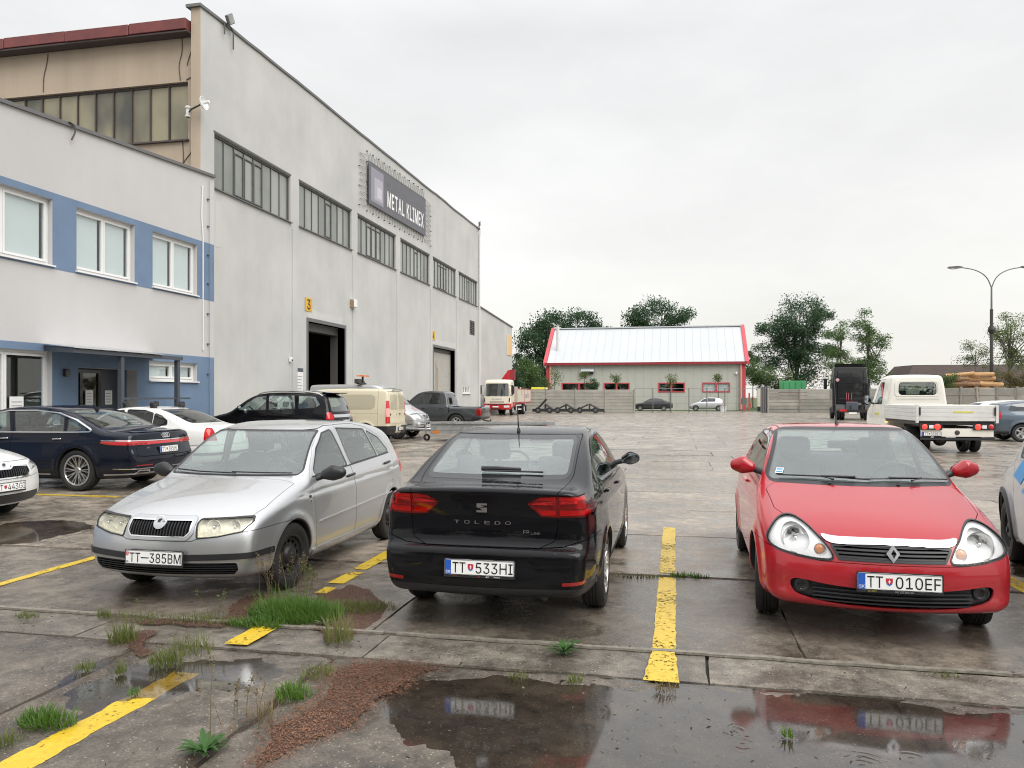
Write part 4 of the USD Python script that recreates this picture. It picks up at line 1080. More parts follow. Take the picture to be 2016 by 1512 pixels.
def floodlight(name_label, x, y, z, aim):
    s = thing('floodlight', name_label, 'floodlight', (x, y, z))
    obj('bracket', join([tube([(0, -.28, -.25), (0, -.28, .15)], .025, 6), tube([(0, .28, -.55), (0, .28, .1)], .025, 6), tube([(0, -.28, .12), (0, 0, .22), (0, .28, .08)], .025, 6)]), 'dark_metal', s)
    h = R(join([chamfer_box(-.06, .06, -.2, .2, 0, .34, .02)]), aim, (1, 0, 0))
    obj('lamp_head', T(h, (.05, .08, .25)), 'flashing', s, False)
    obj('lamp_glass', T(R(bx(.06, .066, -.17, .17, .03, .31), aim, (1, 0, 0)), (.05, .08, .25)), 'wired_glass', s, False)
floodlight('grey floodlight on the parapet at the near corner of the hall', XH + .12, 25.1, 14.75, 35)
floodlight('grey floodlight on the parapet at the far corner of the hall', XH + .12, 61.2, 15.25, 20)
s = thing('dish_antenna', 'small white dish antenna on a bracket at the hall corner', 'antenna', (XH + .0, Y0 - .3, 11.35))
dish = R(lathe([(.001, 0), (.12, .02), (.2, .07), (.235, .12), (.225, .125), (.19, .08), (.11, .03), (.001, .012)], 24), 78, (0, 1, 0))
obj('dish', T(dish, (.22, .0, .1)), 'white_pvc', s, 40)
obj('feed_horn', cyl(.05, (.3, 0, .12), (.52, 0, .16), 10), 'white_pvc', s)
obj('arm', tube([(-.45, .3, -.02), (-.2, .1, .0), (.22, 0, .09)], .03, 8), 'dark_metal', s)
obj('wall_clamp', join([cyl(.06, (-.45, .25, -.2), (-.45, .25, .18), 8), cyl(.09, (-.45, .25, .1), (-.45, .25, .16), 8), cyl(.09, (-.45, .25, -.2), (-.45, .25, -.14), 8)]), 'white_metal', s)

# lower wing behind the hall
wing = thing('hall_annexe', 'lower pale grey wing at the far end of the factory hall', 'building')
aw = Polygon([(61.7, 0), (80.7, 0), (80.7, 8.9), (72, 9.35), (61.7, 9.75)])
obj('wall', wall_x(-17.0, aw, .3), 'hall_render', wing, False)
obj('end_wall', bx(-40, -17.3, 80.4, 80.7, 0, 8.6), 'hall_render', wing, False)
obj('roof', hull([(x, y, z) for x in (-40, -16.9) for (y, z) in ((61.7, 9.76), (80.8, 8.92), (61.7, 9.86), (80.8, 9.02))]), 'flashing', wing, False)
s = thing('blank_panel', 'plain pale orange panel high on the annexe wall', 'sign')
principled('panel_orange', (.68, .45, .22), .6)
obj('panel_sheet', bx(-16.98, -16.95, 78.2, 80.4, 5.9, 8.0), 'panel_orange', s, False); obj('panel_edge', bx(-16.985, -16.945, 78.1, 78.2, 5.85, 8.05), 'white_metal', s, False)

# ---------------------------------------------------------------- office
off = thing('office_building', 'two-storey pale office block with blue bands round its windows', 'building')
ot = lambda y: 8.47 + (y - 15.07) * .069
up = [(10.0, 12.7), (13.9, 16.61), (17.40, 19.62), (20.40, 22.60)]
fc = Polygon([(1, 0), (Y0 - .02, 0), (Y0 - .02, ot(Y0)), (1, ot(1))])
for a, b in up: fc = fc.difference(sbox(a, 4.95, b, 6.60))
openings = [(13.4, 16.60, .3, 2.80), (17.46, 19.70, 0, 2.44), (20.24, 22.60, 2.16, 2.74), (9.0, 12.4, .3, 2.80)]
for a, b, z0, z1 in openings: fc = fc.difference(sbox(a, z0 - (.01 if z0 == 0 else 0), b, z1))
obj('wall', wall_x(XO, fc, .32), 'office_render', off, False)
band = sbox(1, 4.87, Y0 - .04, 6.77); low = sbox(1, .0, Y0 - .04, 2.98)
for a, b in up: band = band.difference(sbox(a, 4.95, b, 6.60))
for a, b, z0, z1 in openings: low = low.difference(sbox(a, z0 - .01, b, z1))
obj('blue_band', wall_x(XO + .006, band, .006), 'blue_render', off, False)
obj('blue_base', wall_x(XO + .006, low, .006), 'blue_render', off, False)
obj('side_wall', bx(-34, XO - .32, Y0 - .26, Y0 - .02, 0, 8.6), 'office_render', off, False)
obj('roof', bx(-34, XO - .3, 1, Y0 - .27, 7.3, 7.5), 'roof_felt', off, False)
obj('back_wall', bx(-34, -33.7, 1, Y0 - .3, 0, 7.3), 'office_render', off, False)
obj('partition', bx(XO - 4.2, XO - 4.0, 1, Y0 - .3, 0, 7.2), 'office_render', off, False)
obj('floor', bx(-33.6, XO - .33, 1, Y0 - .3, 3.2, 3.5), 'office_render', off, False)
obj('roof_edge', hull([(x, y, ot(y) + d) for x in (XO + .07, XO - .4) for y in (1, Y0 - .02) for d in (-.02, .07)]), 'flashing', off, False)
def pvc(parent, y0, y1, z0, z1, leaves, x=XO - .14, blind='white_blind', sill=True, name='window'):
    w = part(name, parent); f = .07
    obj('window_frame', join([bx(x - .07, x, y0, y1, z1 - f, z1), bx(x - .07, x, y0, y1, z0, z0 + f), bx(x - .07, x, y0, y0 + f, z0 + f, z1 - f), bx(x - .07, x, y1 - f, y1, z0 + f, z1 - f)]), 'white_pvc', w, False)
    n = leaves; st = (y1 - y0 - 2 * f) / n
    for k in range(n):
        a, b = y0 + f + k * st, y0 + f + (k + 1) * st
        g = .065
        obj('sash', join([bx(x - .05, x + .02, a + .005, b - .005, z1 - f - g, z1 - f - .005), bx(x - .05, x + .02, a + .005, b - .005, z0 + f + .005, z0 + f + g), bx(x - .05, x + .02, a + .005, a + g, z0 + f + g, z1 - f - g), bx(x - .05, x + .02, b - g, b - .005, z0 + f + g, z1 - f - g)]), 'white_pvc', w, False)
        obj('pane', bx(x - .02, x - .014, a + g, b - g, z0 + f + g, z1 - f - g), 'window_pane', w, False)
        if blind: obj('blind', bx(x - .075, x - .06, a + .09, b - .14, z0 + f + .02, z1 - f - .02), blind, w, False)
    if sill: obj('window_sill', bx(x - .02, XO + .075, y0 - .04, y1 + .04, z0 - .04, z0 - .004), 'white_pvc', w, False)
    return w
for k, (a, b) in enumerate(up): pvc(off, a, b, 4.95, 6.60, 2)
pvc(off, 20.24, 22.60, 2.16, 2.74, 2)
pvc(off, 14.0, 16.60, .3, 2.80, 2, blind=None)
pvc(off, 9.0, 12.4, .3, 2.80, 2, blind=None)
obj('recess_side', join([bx(XO - 1.2, XO - .32, 19.70, 19.78, 0, 2.6), bx(XO - 1.2, XO - .32, 17.38, 17.46, 0, 2.6), bx(XO - 1.2, XO - .32, 17.4, 19.75, 2.44, 2.55)]), 'blue_render', off, False)
ed = part('entrance', off)
X = XO - .55
obj('door_frame', join([bx(X - .08, X, 17.46, 17.56, 0, 2.44), bx(X - .08, X, 18.85, 18.95, 0, 2.44), bx(X - .08, X, 17.56, 18.85, 2.32, 2.44), bx(X - .08, X, 18.16, 18.26, 0, 2.32), bx(X - .08, X, 17.56, 18.16, 0, .14), bx(X - .08, X, 18.26, 18.85, 0, .14)]), 'gloss_black', ed, False)
for a, b in ((17.56, 18.16), (18.26, 18.85)): obj('door_pane', bx(X - .045, X - .038, a, b, .14, 2.32), 'window_pane', ed, False)
obj('door_panel', bx(X - .06, X - .01, 18.95, 19.70, 0, 2.44), 'grey_powder', ed, False)
for y, z in ((17.68, 1.55), (18.36, 1.45), (19.1, 1.45)):
    n = obj('paper_notice', bx(X - .002, X + .004, y, y + .28, z, z + .4), 'white_pvc', ed, False)
    for k in range(4): obj('notice_line', bx(X + .004, X + .006, y + .04, y + .22, z + .06 + .08 * k, z + .085 + .08 * k), 'grey_lettering', n, False)
n = obj('paper_notice', bx(XO - .118, XO - .112, 15.45, 15.85, 1.35, 1.68), 'white_pvc', off, False)
for k in range(2): obj('notice_line', bx(XO - .112, XO - .11, 15.5, 15.8, 1.45 + .09 * k, 1.475 + .09 * k), 'grey_lettering', n, False)
cn = part('canopy', off)
obj('canopy_roof', hull([(XO + .02, 16.35, 2.94), (XO + .02, 20.4, 2.94), (XO + .02, 16.35, 2.80), (XO + .02, 20.4, 2.80), (-13.68, 15.55, 2.80), (-13.68, 19.65, 2.80), (-13.68, 15.55, 2.70), (-13.68, 19.65, 2.70)]), 'grey_powder', cn, False)
obj('canopy_sheet', hull([(XO + .03, 16.3, 2.975), (XO + .03, 20.4, 2.975), (-13.62, 15.5, 2.825), (-13.62, 18.7, 2.825), (XO + .03, 16.3, 2.96), (-13.62, 15.5, 2.81), (-13.62, 18.7, 2.81), (XO + .03, 20.4, 2.96)]), 'satin_chrome', cn, False)
for y in (17.25, 19.52): obj('canopy_post', bx(-13.83, -13.72, y - .055, y + .055, 0, 2.7), 'grey_powder', cn, False)
obj('canopy_rail', join([bx(-13.8, -13.75, 17.3, 20.1, 1.60, 1.65)]), 'grey_powder', cn, False)
s = thing('wall_lamp', 'small dark wall lamp on the blue wall left of the entrance', 'lamp', (XO, 17.0, 2.28))
obj('lamp_back', chamfer_box(.008, .05, -.07, .07, -.09, .1, .01), 'gloss_black', s); obj('lamp_body', T(lathe([(.03, -.1), (.06, -.08), (.06, .06), (.03, .1)], 12), (.1, 0, 0)), 'dark_steel', s)
obj('cable_conduit', tube([(XO + .03, 22.86, 8.6), (XO + .03, 22.8, 7.6), (XO + .03, 22.88, 6.9), (XO + .03, 22.88, 3.2)], .022, 6), 'white_pvc', off)
for z in (2.4, 3.4, 4.4, 5.4, 6.35, 7.3, 8.2): obj('wall_clip', bx(XO + .008, XO + .06, 23.12, 23.22, z, z + .035), 'dark_steel', off, False)
obj('lightning_wire', tube([(XO + .055, 23.18, 8.9), (XO + .055, 23.18, .4)], .007, 4), 'dark_metal', off)
obj('roof_cable', tube(chaikin([(XO + .09, 17.05, 8.68), (XO + .1, 17.2, 8.66), (XO + .12, 17.25, 8.5), (XO + .08, 17.15, 8.25)], 2, False), .02, 6), 'brown_steel', off)

# ---------------------------------------------------------------- the white-roofed building at the back
YB, XL, XR = 94.0, -15.4, 7.85
principled('cladding', (.46, .455, .41), .55, noise=(1.5, .05, 0)); principled('cladding_dark', (.38, .375, .34), .55)
principled('white_sheet', (.47, .49, .51), .35, noise=(.4, .04, .05)); principled('trim_red', (.50, .06, .075), .5); principled('trim_dark_red', (.26, .025, .035), .45); principled('pipe_salmon', (.55, .28, .23), .5)
bk = thing('metal_building', 'metal-clad building with a steep white roof and red trim beyond the fence', 'building')
wz = [(-13.0, -6.8 - .9, 2.1, 3.25), (-8.5, -5.4, 2.3, 3.25), (-2.05, 1.05, 2.1, 3.25), (3.05, 6.2, 2.1, 3.25)]
wz[0] = (-13.6, -9.4, 2.1, 3.25)
wl = sbox(XL, 0, XR, 5.45)
n = 24; st = (XR - XL) / n
for k in range(n):
    q = sbox(XL + k * st + .012, 0, XL + (k + 1) * st - .012, 5.4)
    for a, b, z0, z1 in wz: q = q.difference(sbox(a, z0, b, z1))
    for g_ in getattr(q, 'geoms', [q]): obj('wall_panel', wall_y(YB, g_, .06), 'cladding', bk, False)
bw = wl
for a, b, z0, z1 in wz: bw = bw.difference(sbox(a, z0, b, z1))
obj('wall', wall_y(YB + .03, bw, .2), 'cladding_dark', bk, False)
for x in (XL, XR - .25): obj('side_wall', hull([(xx, y, z) for xx in (x, x + .25) for y, z in ((YB + .25, 0), (YB + .25, 5.4), (YB + 6.2, 10.2), (YB + 12.2, 5.4), (YB + 12.2, 0))]), 'cladding', bk, False)
obj('back_wall', bx(XL, XR, YB + 12, YB + 12.2, 0, 5.4), 'cladding', bk, False)
obj('floor', bx(XL, XR, YB + .3, YB + 12, 0, .05), 'interior_dark', bk, False)
rid, eav = (YB + 6.2, 10.35), (YB - .35, 5.62)
for k in range(n):
    a, b = XL + k * st + .01, XL + (k + 1) * st - .01
    obj('roof_panel', hull([(x, y, z + d) for x in (a, b) for (y, z) in (rid, eav) for d in (-.06, .0)]), 'white_sheet', bk, False)
    if k: obj('roof_seam', hull([(x, y, z + d) for x in (a - .04, a + .02) for (y, z) in (rid, eav) for d in (-.02, .045)]), 'white_sheet', bk, False)
obj('back_roof', hull([(x, y, z + d) for x in (XL, XR) for (y, z) in (rid, (YB + 12.5, 5.4)) for d in (-.06, .0)]), 'white_sheet', bk, False)
obj('ridge_cap', bx(XL - .1, XR + .1, rid[0] - .25, rid[0] + .25, rid[1] - .02, rid[1] + .12), 'white_sheet', bk, False)
obj('gutter', bx(XL - .2, XR + .2, YB - .5, YB - .36, 5.38, 5.68), 'trim_dark_red', bk, False)
for x0, x1 in ((XL - .45, XL - .02), (XR + .02, XR + .45)): obj('verge_trim', hull([(x, y, z + d) for x in (x0, x1) for (y, z) in ((rid[0], rid[1] + .12), (eav[0] - .12, eav[1] + .02)) for d in (-.28, .06)]), 'trim_red', bk, False)
for x in (XL + .12, XR - .30): obj('corner_trim', bx(x - .22, x + .40, YB - .09, YB - .002, 0, 5.38), 'trim_red', bk, False)
for x in (XL + .42, XR - .45): obj('downpipe', tube([(x, YB - .2, 5.4), (x, YB - .2, .1)], .14, 8), 'pipe_salmon', bk)
for k, (a, b, z0, z1) in enumerate(wz):
    w = part('window', bk); f = .13
    obj('window_frame', join([bx(a, b, YB - .05, YB + .12, z1 - f, z1), bx(a, b, YB - .05, YB + .12, z0, z0 + f), bx(a, a + f, YB - .05, YB + .12, z0 + f, z1 - f), bx(b - f, b, YB - .05, YB + .12, z0 + f, z1 - f), bx((a + b) / 2 - .1, (a + b) / 2 + .1, YB - .05, YB + .12, z0 + f, z1 - f)]), 'trim_red', w, False)
    for p, q in ((a + f, (a + b) / 2 - .1), ((a + b) / 2 + .1, b - f)):
        obj('pane', bx(p, q, YB + .03, YB + .045, z0 + f, z1 - f), 'window_pane', w, False)
        if k == 3: obj('blind', bx(p, q, YB + .1, YB + .11, z0 + f, z1 - f), 'white_blind', w, False)
obj('flue_pipe', cyl(.2, (XL + 1.0, YB + 2.0, 6.5), (XL + 1.0, YB + 2.0, 10.3), 12), 'white_metal', bk)
aw_ = part('extract_unit', bk)
obj('unit_cover', hull([(-11.2, YB - .1, 5.0), (-9.7, YB - .1, 5.0), (-11.25, YB - .6, 4.62), (-9.65, YB - .6, 4.62), (-11.2, YB - .1, 4.62), (-9.7, YB - .1, 4.62)]), 'white_sheet', aw_, False)
obj('unit_grille', bx(-11.15, -9.75, YB - .3, YB - .06, 4.3, 4.61), 'black_plastic', aw_, False)
obj('wall_lantern', T(ellipsoid((.14, .14, .2), 10), (6.9, YB - .15, 4.3)), 'white_pvc', bk)
# ================================================================ the three cars in front
def side_glass(b, doors, wins, glass='car_glass', seal='black_plastic', gap=.012):
    """wins: [(door index or None, polygon)], cut before the doors."""
    out = []
    for i, w in wins:
        out.append((i, w, b.cut('window_seal', 'side', w.buffer(gap), None, None, 0, lim=.3)))
    return out

def seal_and_glass(b, view, poly, names=('windscreen', 'window_seal'), glass='car_glass', seal='black_plastic', gap=.014, lim=None, sides=None, parent=None, inset=.003):
    """A glass pane with its rubber, taken out of the shell."""
    g = b.extra(names[0], view, poly.buffer(.002), glass, (inset, inset + .006), parent=parent, lim=lim, sides=sides or ((1, -1) if view == 'side' else (1,)))
    b.rest = b.rest - m3.Manifold()
    b.cut(names[1], view, poly.buffer(gap).difference(poly), seal, parent=g, gap=0, lim=lim, sides=sides, band=(.0, .02), keep=True)
    for sd in (sides or ((1, -1) if view == 'side' else (1,))):
        p = poly if (sd > 0 or view == 'side') else affinity.scale(poly, -1, 1, origin=(0, 0))
        b.rest = b.rest - b.prism(view, p.buffer(gap + .001), lim, sd)
    return g

def silver_hatchback():
    sh = Shape(prof=[(.16, .20), (.03, .25), (-.005, .38), (-.005, .48), (.015, .59), (.05, .675), (.15, .752), (.45, .848), (.80, .925), (1.0, .965), (1.12, 1.035), (1.45, 1.235), (1.72, 1.375), (2.0, 1.44), (2.4, 1.46), (2.9, 1.44), (3.35, 1.38), (3.64, 1.31), (3.76, 1.16), (3.85, .98), (3.9, .88), (3.955, .75), (3.98, .60), (3.98, .45), (3.94, .30), (3.85, .22), (3.4, .2), (2, .19), (.6, .19)],
               wb=2.462, fo=.80, plan=[(0, .72), (.25, .775), (.8, .812), (2.0, .823), (3.0, .818), (3.6, .79), (3.98, .72)],
               sect=[(.1, -.12), (.22, -.05), (.36, -.012), (.55, 0), (.72, -.006), (.85, -.03), (.93, -.06), (1.0, -.09), (1.2, -.165), (1.4, -.25), (1.5, -.30)], belt=(.93, .97), kf=.27, kr=.16, crown=.055, k=.085,
               flare=(.016, .345, .29), creases=[(.80, .86, -.008, .012, .95, 3.6)])
    t = thing('silver_hatchback', 'silver hatchback with black bumper strip and mirrors, nose towards the camera behind the grass tuft', 'car', (-4.10, 7.54, 0), -90, scale=.985)
    b = Body(sh, t, arch=(.335, .29))
    M = 'silver_paint'
    # glass first
    ws = rpoly([(-.685, .985), (.685, .985), (.55, 1.362), (-.55, 1.362)], .03)
    seal_and_glass(b, 'front', ws, lim=0.1)
    seal_and_glass(b, 'rear', rpoly([(-.56, 1.02), (.56, 1.02), (.5, 1.28), (-.5, 1.28)], .04), ('rear_window', 'window_seal'), lim=-.6)
    doors = {}
    fw = rpoly([(1.30, .965), (2.10, .995), (2.0, 1.365), (1.80, 1.335), (1.55, 1.195)], .025)
    rw = rpoly([(2.20, 1.0), (2.98, 1.03), (2.84, 1.335), (2.14, 1.375)], .02)
    qw = rpoly([(3.03, 1.032), (3.40, 1.05), (3.20, 1.22), (2.89, 1.325)], .02)
    # lamps and front openings
    hl = rpoly([(.345, .565), (.325, .68), (.338, .706), (.715, .716), (.73, .68), (.68, .615), (.5, .578)], .012)
    for sd in (1, -1):
        p = hl if sd > 0 else affinity.scale(hl, -1, 1, origin=(0, 0))
        hs = b.extra('headlight', 'front', p, 'lens_hazy', (.001, .006), lim=sh.xn - .36)
        b.extra('headlight_housing', 'front', p.buffer(.035), 'lamp_reflector_yellowed', (.045, .06), parent=hs, lim=sh.xn - .36)
        b.extra('headlight_rim', 'front', p.difference(p.buffer(-.004)), 'lamp_reflector_yellowed', (.006, .047), parent=hs, lim=sh.xn - .36)
        b.extra('headlight_seal', 'front', p.buffer(.009).difference(p), 'black_plastic', (-.005, .006), parent=hs, lim=sh.xn - .36)
        for yy, rr in ((.44, .062), (.60, .055)):
            x = sh.xsurf(yy * sd, .645) - .085
            obj('headlight_bowl', bowl(yy * sd, .645, x, rr, .05), 'lamp_reflector', hs, 40)
            obj('headlight_bulb', T(ellipsoid((.03, .016, .016), 10), (x + .03, yy * sd, .645)), 'satin_chrome', hs, 40)
        b.extra('headlight_divider', 'front', affinity.scale(rpoly([(.69, .60), (.70, .60), (.725, .75), (.715, .75)]), sd, 1, origin=(0, 0)), 'lamp_reflector', (.012, .03), parent=hs, lim=sh.xn - .36)
        b.rest = b.rest - b.prism('front', p.buffer(.004), sh.xn - .36)
    gr = rpoly([(-.25, .57), (.25, .57), (.287, .610), (.287, .708), (-.287, .708), (-.287, .610)], .02)
    notch = Point(0, .69).buffer(.055)
    g = b.extra('grille', 'front', gr, 'black_plastic', (.03, .045), lim=1.2)
    b.extra('grille_surround', 'front', gr.buffer(.024).difference(gr.difference(notch.buffer(.004))), 'silver_trim', (-.012, .012), parent=g, lim=1.2)
    b.extra('grille_chrome', 'front', gr.difference(gr.buffer(-.009)).difference(notch), 'chrome', (-.016, .0), parent=g, lim=1.2)
    for i in range(21):
        y = -.27 + i * .027
        b.extra('grille_bar', 'front', sbox(y - .004, .57, y + .004, .71).intersection(gr.buffer(-.008)).difference(notch.buffer(.008)), 'black_plastic', (-.006, .03), parent=g, lim=1.2)
    b.rest = b.rest - b.prism('front', gr.buffer(.02), 1.2)
    x = sh.xsurf(0, .69)
    bg = obj('badge', place_flat(lathe([(.047, 0), (.047, .008), (.04, .012), (.0005, .012)], 28), (x + .008, 0, .69), (1, 0, .25)), 'chrome', g)
    wing = Polygon([(-.022, -.02), (-.005, -.005), (.018, .018), (.008, .024), (-.006, .014), (-.004, .024), (-.014, .01), (-.012, .02), (-.022, .004)]).union(Polygon([(-.008, -.026), (.006, -.026), (.004, -.006), (-.002, -.012)]))
    obj('badge_emblem', place_flat(extr(wing.buffer(.001), .002), (x + .0205, 0, .69), (1, 0, .25)), 'dark_metal', bg)
    # bumper
    b.cut('bumper_strip', 'front', rpoly([(-.82, .395), (-.29, .382), (.29, .382), (.82, .395), (.82, .445), (.29, .432), (-.29, .432), (-.82, .445)], .004), 'black_plastic', gap=.003, lim=sh.xn - .46, sides=(1,), band=(-.012, .02), keep=True)
    li = rpoly([(-.62, .26), (.62, .26), (.66, .30), (.66, .362), (-.66, .362), (-.66, .30)], .02)
    lg = b.extra('lower_grille', 'front', li, 'black_plastic', (.03, .045), lim=1.1)
    for i in range(5):
        b.extra('lower_grille_bar', 'front', sbox(-.66, .272 + i * .02, .66, .279 + i * .02).intersection(li), 'black_plastic', (.008, .03), parent=lg, lim=1.1)
    b.rest = b.rest - b.prism('front', li, 1.1)
    b.cut('front_bumper', 'front', rpoly([(-.9, .1), (.9, .1), (.9, .62), (.82, .62), (.70, .607), (.5, .573), (.34, .552), (.30, .535), (-.30, .535), (-.34, .552), (-.5, .573), (-.70, .607), (-.82, .62), (-.9, .62)]), M, gap=.005, lim=sh.wb / 2 + .05)
    b.cut('bonnet', 'top', rpoly([(.08, 0), (.10, .25), (.16, .45), (.30, .70), (.45, .725), (1.0, .70), (1.03, .60), (.985, .3), (.97, 0), (.985, -.3), (1.03, -.60), (1.0, -.70), (.45, -.725), (.30, -.70), (.16, -.45), (.10, -.25)], .02), M, gap=.005, lim=.715)
    # doors with glass and trim
    seal_and_glass(b, 'side', qw, ('quarter_window', 'window_seal'), gap=.01, lim=.3)
    fd = rpoly([(1.27, .30), (1.22, .6), (1.2, .93), (1.30, 1.03), (1.52, 1.215), (1.78, 1.372), (1.98, 1.408), (2.13, 1.41), (2.16, 1.0), (2.17, .27), (1.3, .27)], .02)
    rd = rpoly([(2.18, .27), (2.17, 1.0), (2.14, 1.415), (2.6, 1.41), (2.92, 1.36), (3.28, 1.22), (3.47, 1.06), (3.42, .9), (3.32, .72), (3.03, .62), (2.88, .42), (2.86, .27)], .02)
    seal_and_glass(b, 'side', fw, ('window', 'window_seal'), gap=.012, lim=.3)
    seal_and_glass(b, 'side', rw, ('window', 'window_seal'), gap=.012, lim=.3)
    d1 = b.cut('door', 'side', fd, M, gap=.005, lim=.3)
    d2 = b.cut('door', 'side', rd, M, gap=.005, lim=.3)
    b.cut('belt_moulding', 'side', rpoly([(1.27, .945), (3.38, 1.03), (3.38, 1.042), (1.27, .957)]), 'black_plastic', band=(-.006, .004), keep=True, lim=.3, gap=0)
    b.cut('side_moulding', 'side', rpoly([(1.30, .515), (3.2, .575), (3.2, .590), (1.30, .530)], .004), M, band=(-.009, .003), keep=True, lim=.3, gap=0)
    b.cut('sill', 'side', rpoly([(1.24, .19), (2.85, .19), (2.85, .268), (1.24, .268)], .02), M, band=(-.02, .02), keep=True, lim=.3, gap=0)
    b.cut('tail_light', 'rear', rpoly([(.6, .78), (.85, .78), (.85, 1.06), (.66, 1.06)], .02), 'red_reflector', lim=-1.6, sides=(1, -1))
    b.finish(M)
    handles(t, sh, (2.0, 3.1), (.885, .925), parents=(d1, d2))
    mirror_pod(t, sh, sh.x0 - 1.36, .925, (.12, .24, .16), reach=.035)
    wiper(t, sh, [(.62, .985), (.3, .99), (.05, .995)]); wiper(t, sh, [(.1, .985), (-.3, .99), (-.6, 1.0)])
    number_plate(t, (sh.xsurf(0, .40) + .02, 0, .405), (1, 0, .04), 'TT', '385BM', eu=False, dash=True)
    cabin(t, sh, 1.15, .95, 2.05, 2.95, w=.62, shelf=(3.2, 3.75, .98), roof=1.38)
    obj('side_marker_badge', T(rbox(-.02, .02, -.004, .004, -.012, .012, .003), (sh.x0 - 1.13, sh.ysurf(sh.x0 - 1.13, .78), .78)), 'black_plastic', t)
    obj('side_marker_badge', T(rbox(-.012, .012, -.004, .004, -.016, .016, .003), (sh.x0 - 1.14, sh.ysurf(sh.x0 - 1.14, .73), .735)), 'chrome', t)
    four_wheels(t, sh, .295, .165, .185, 'steel', 'steel_rim', 1.44, steer=-5)
    return t

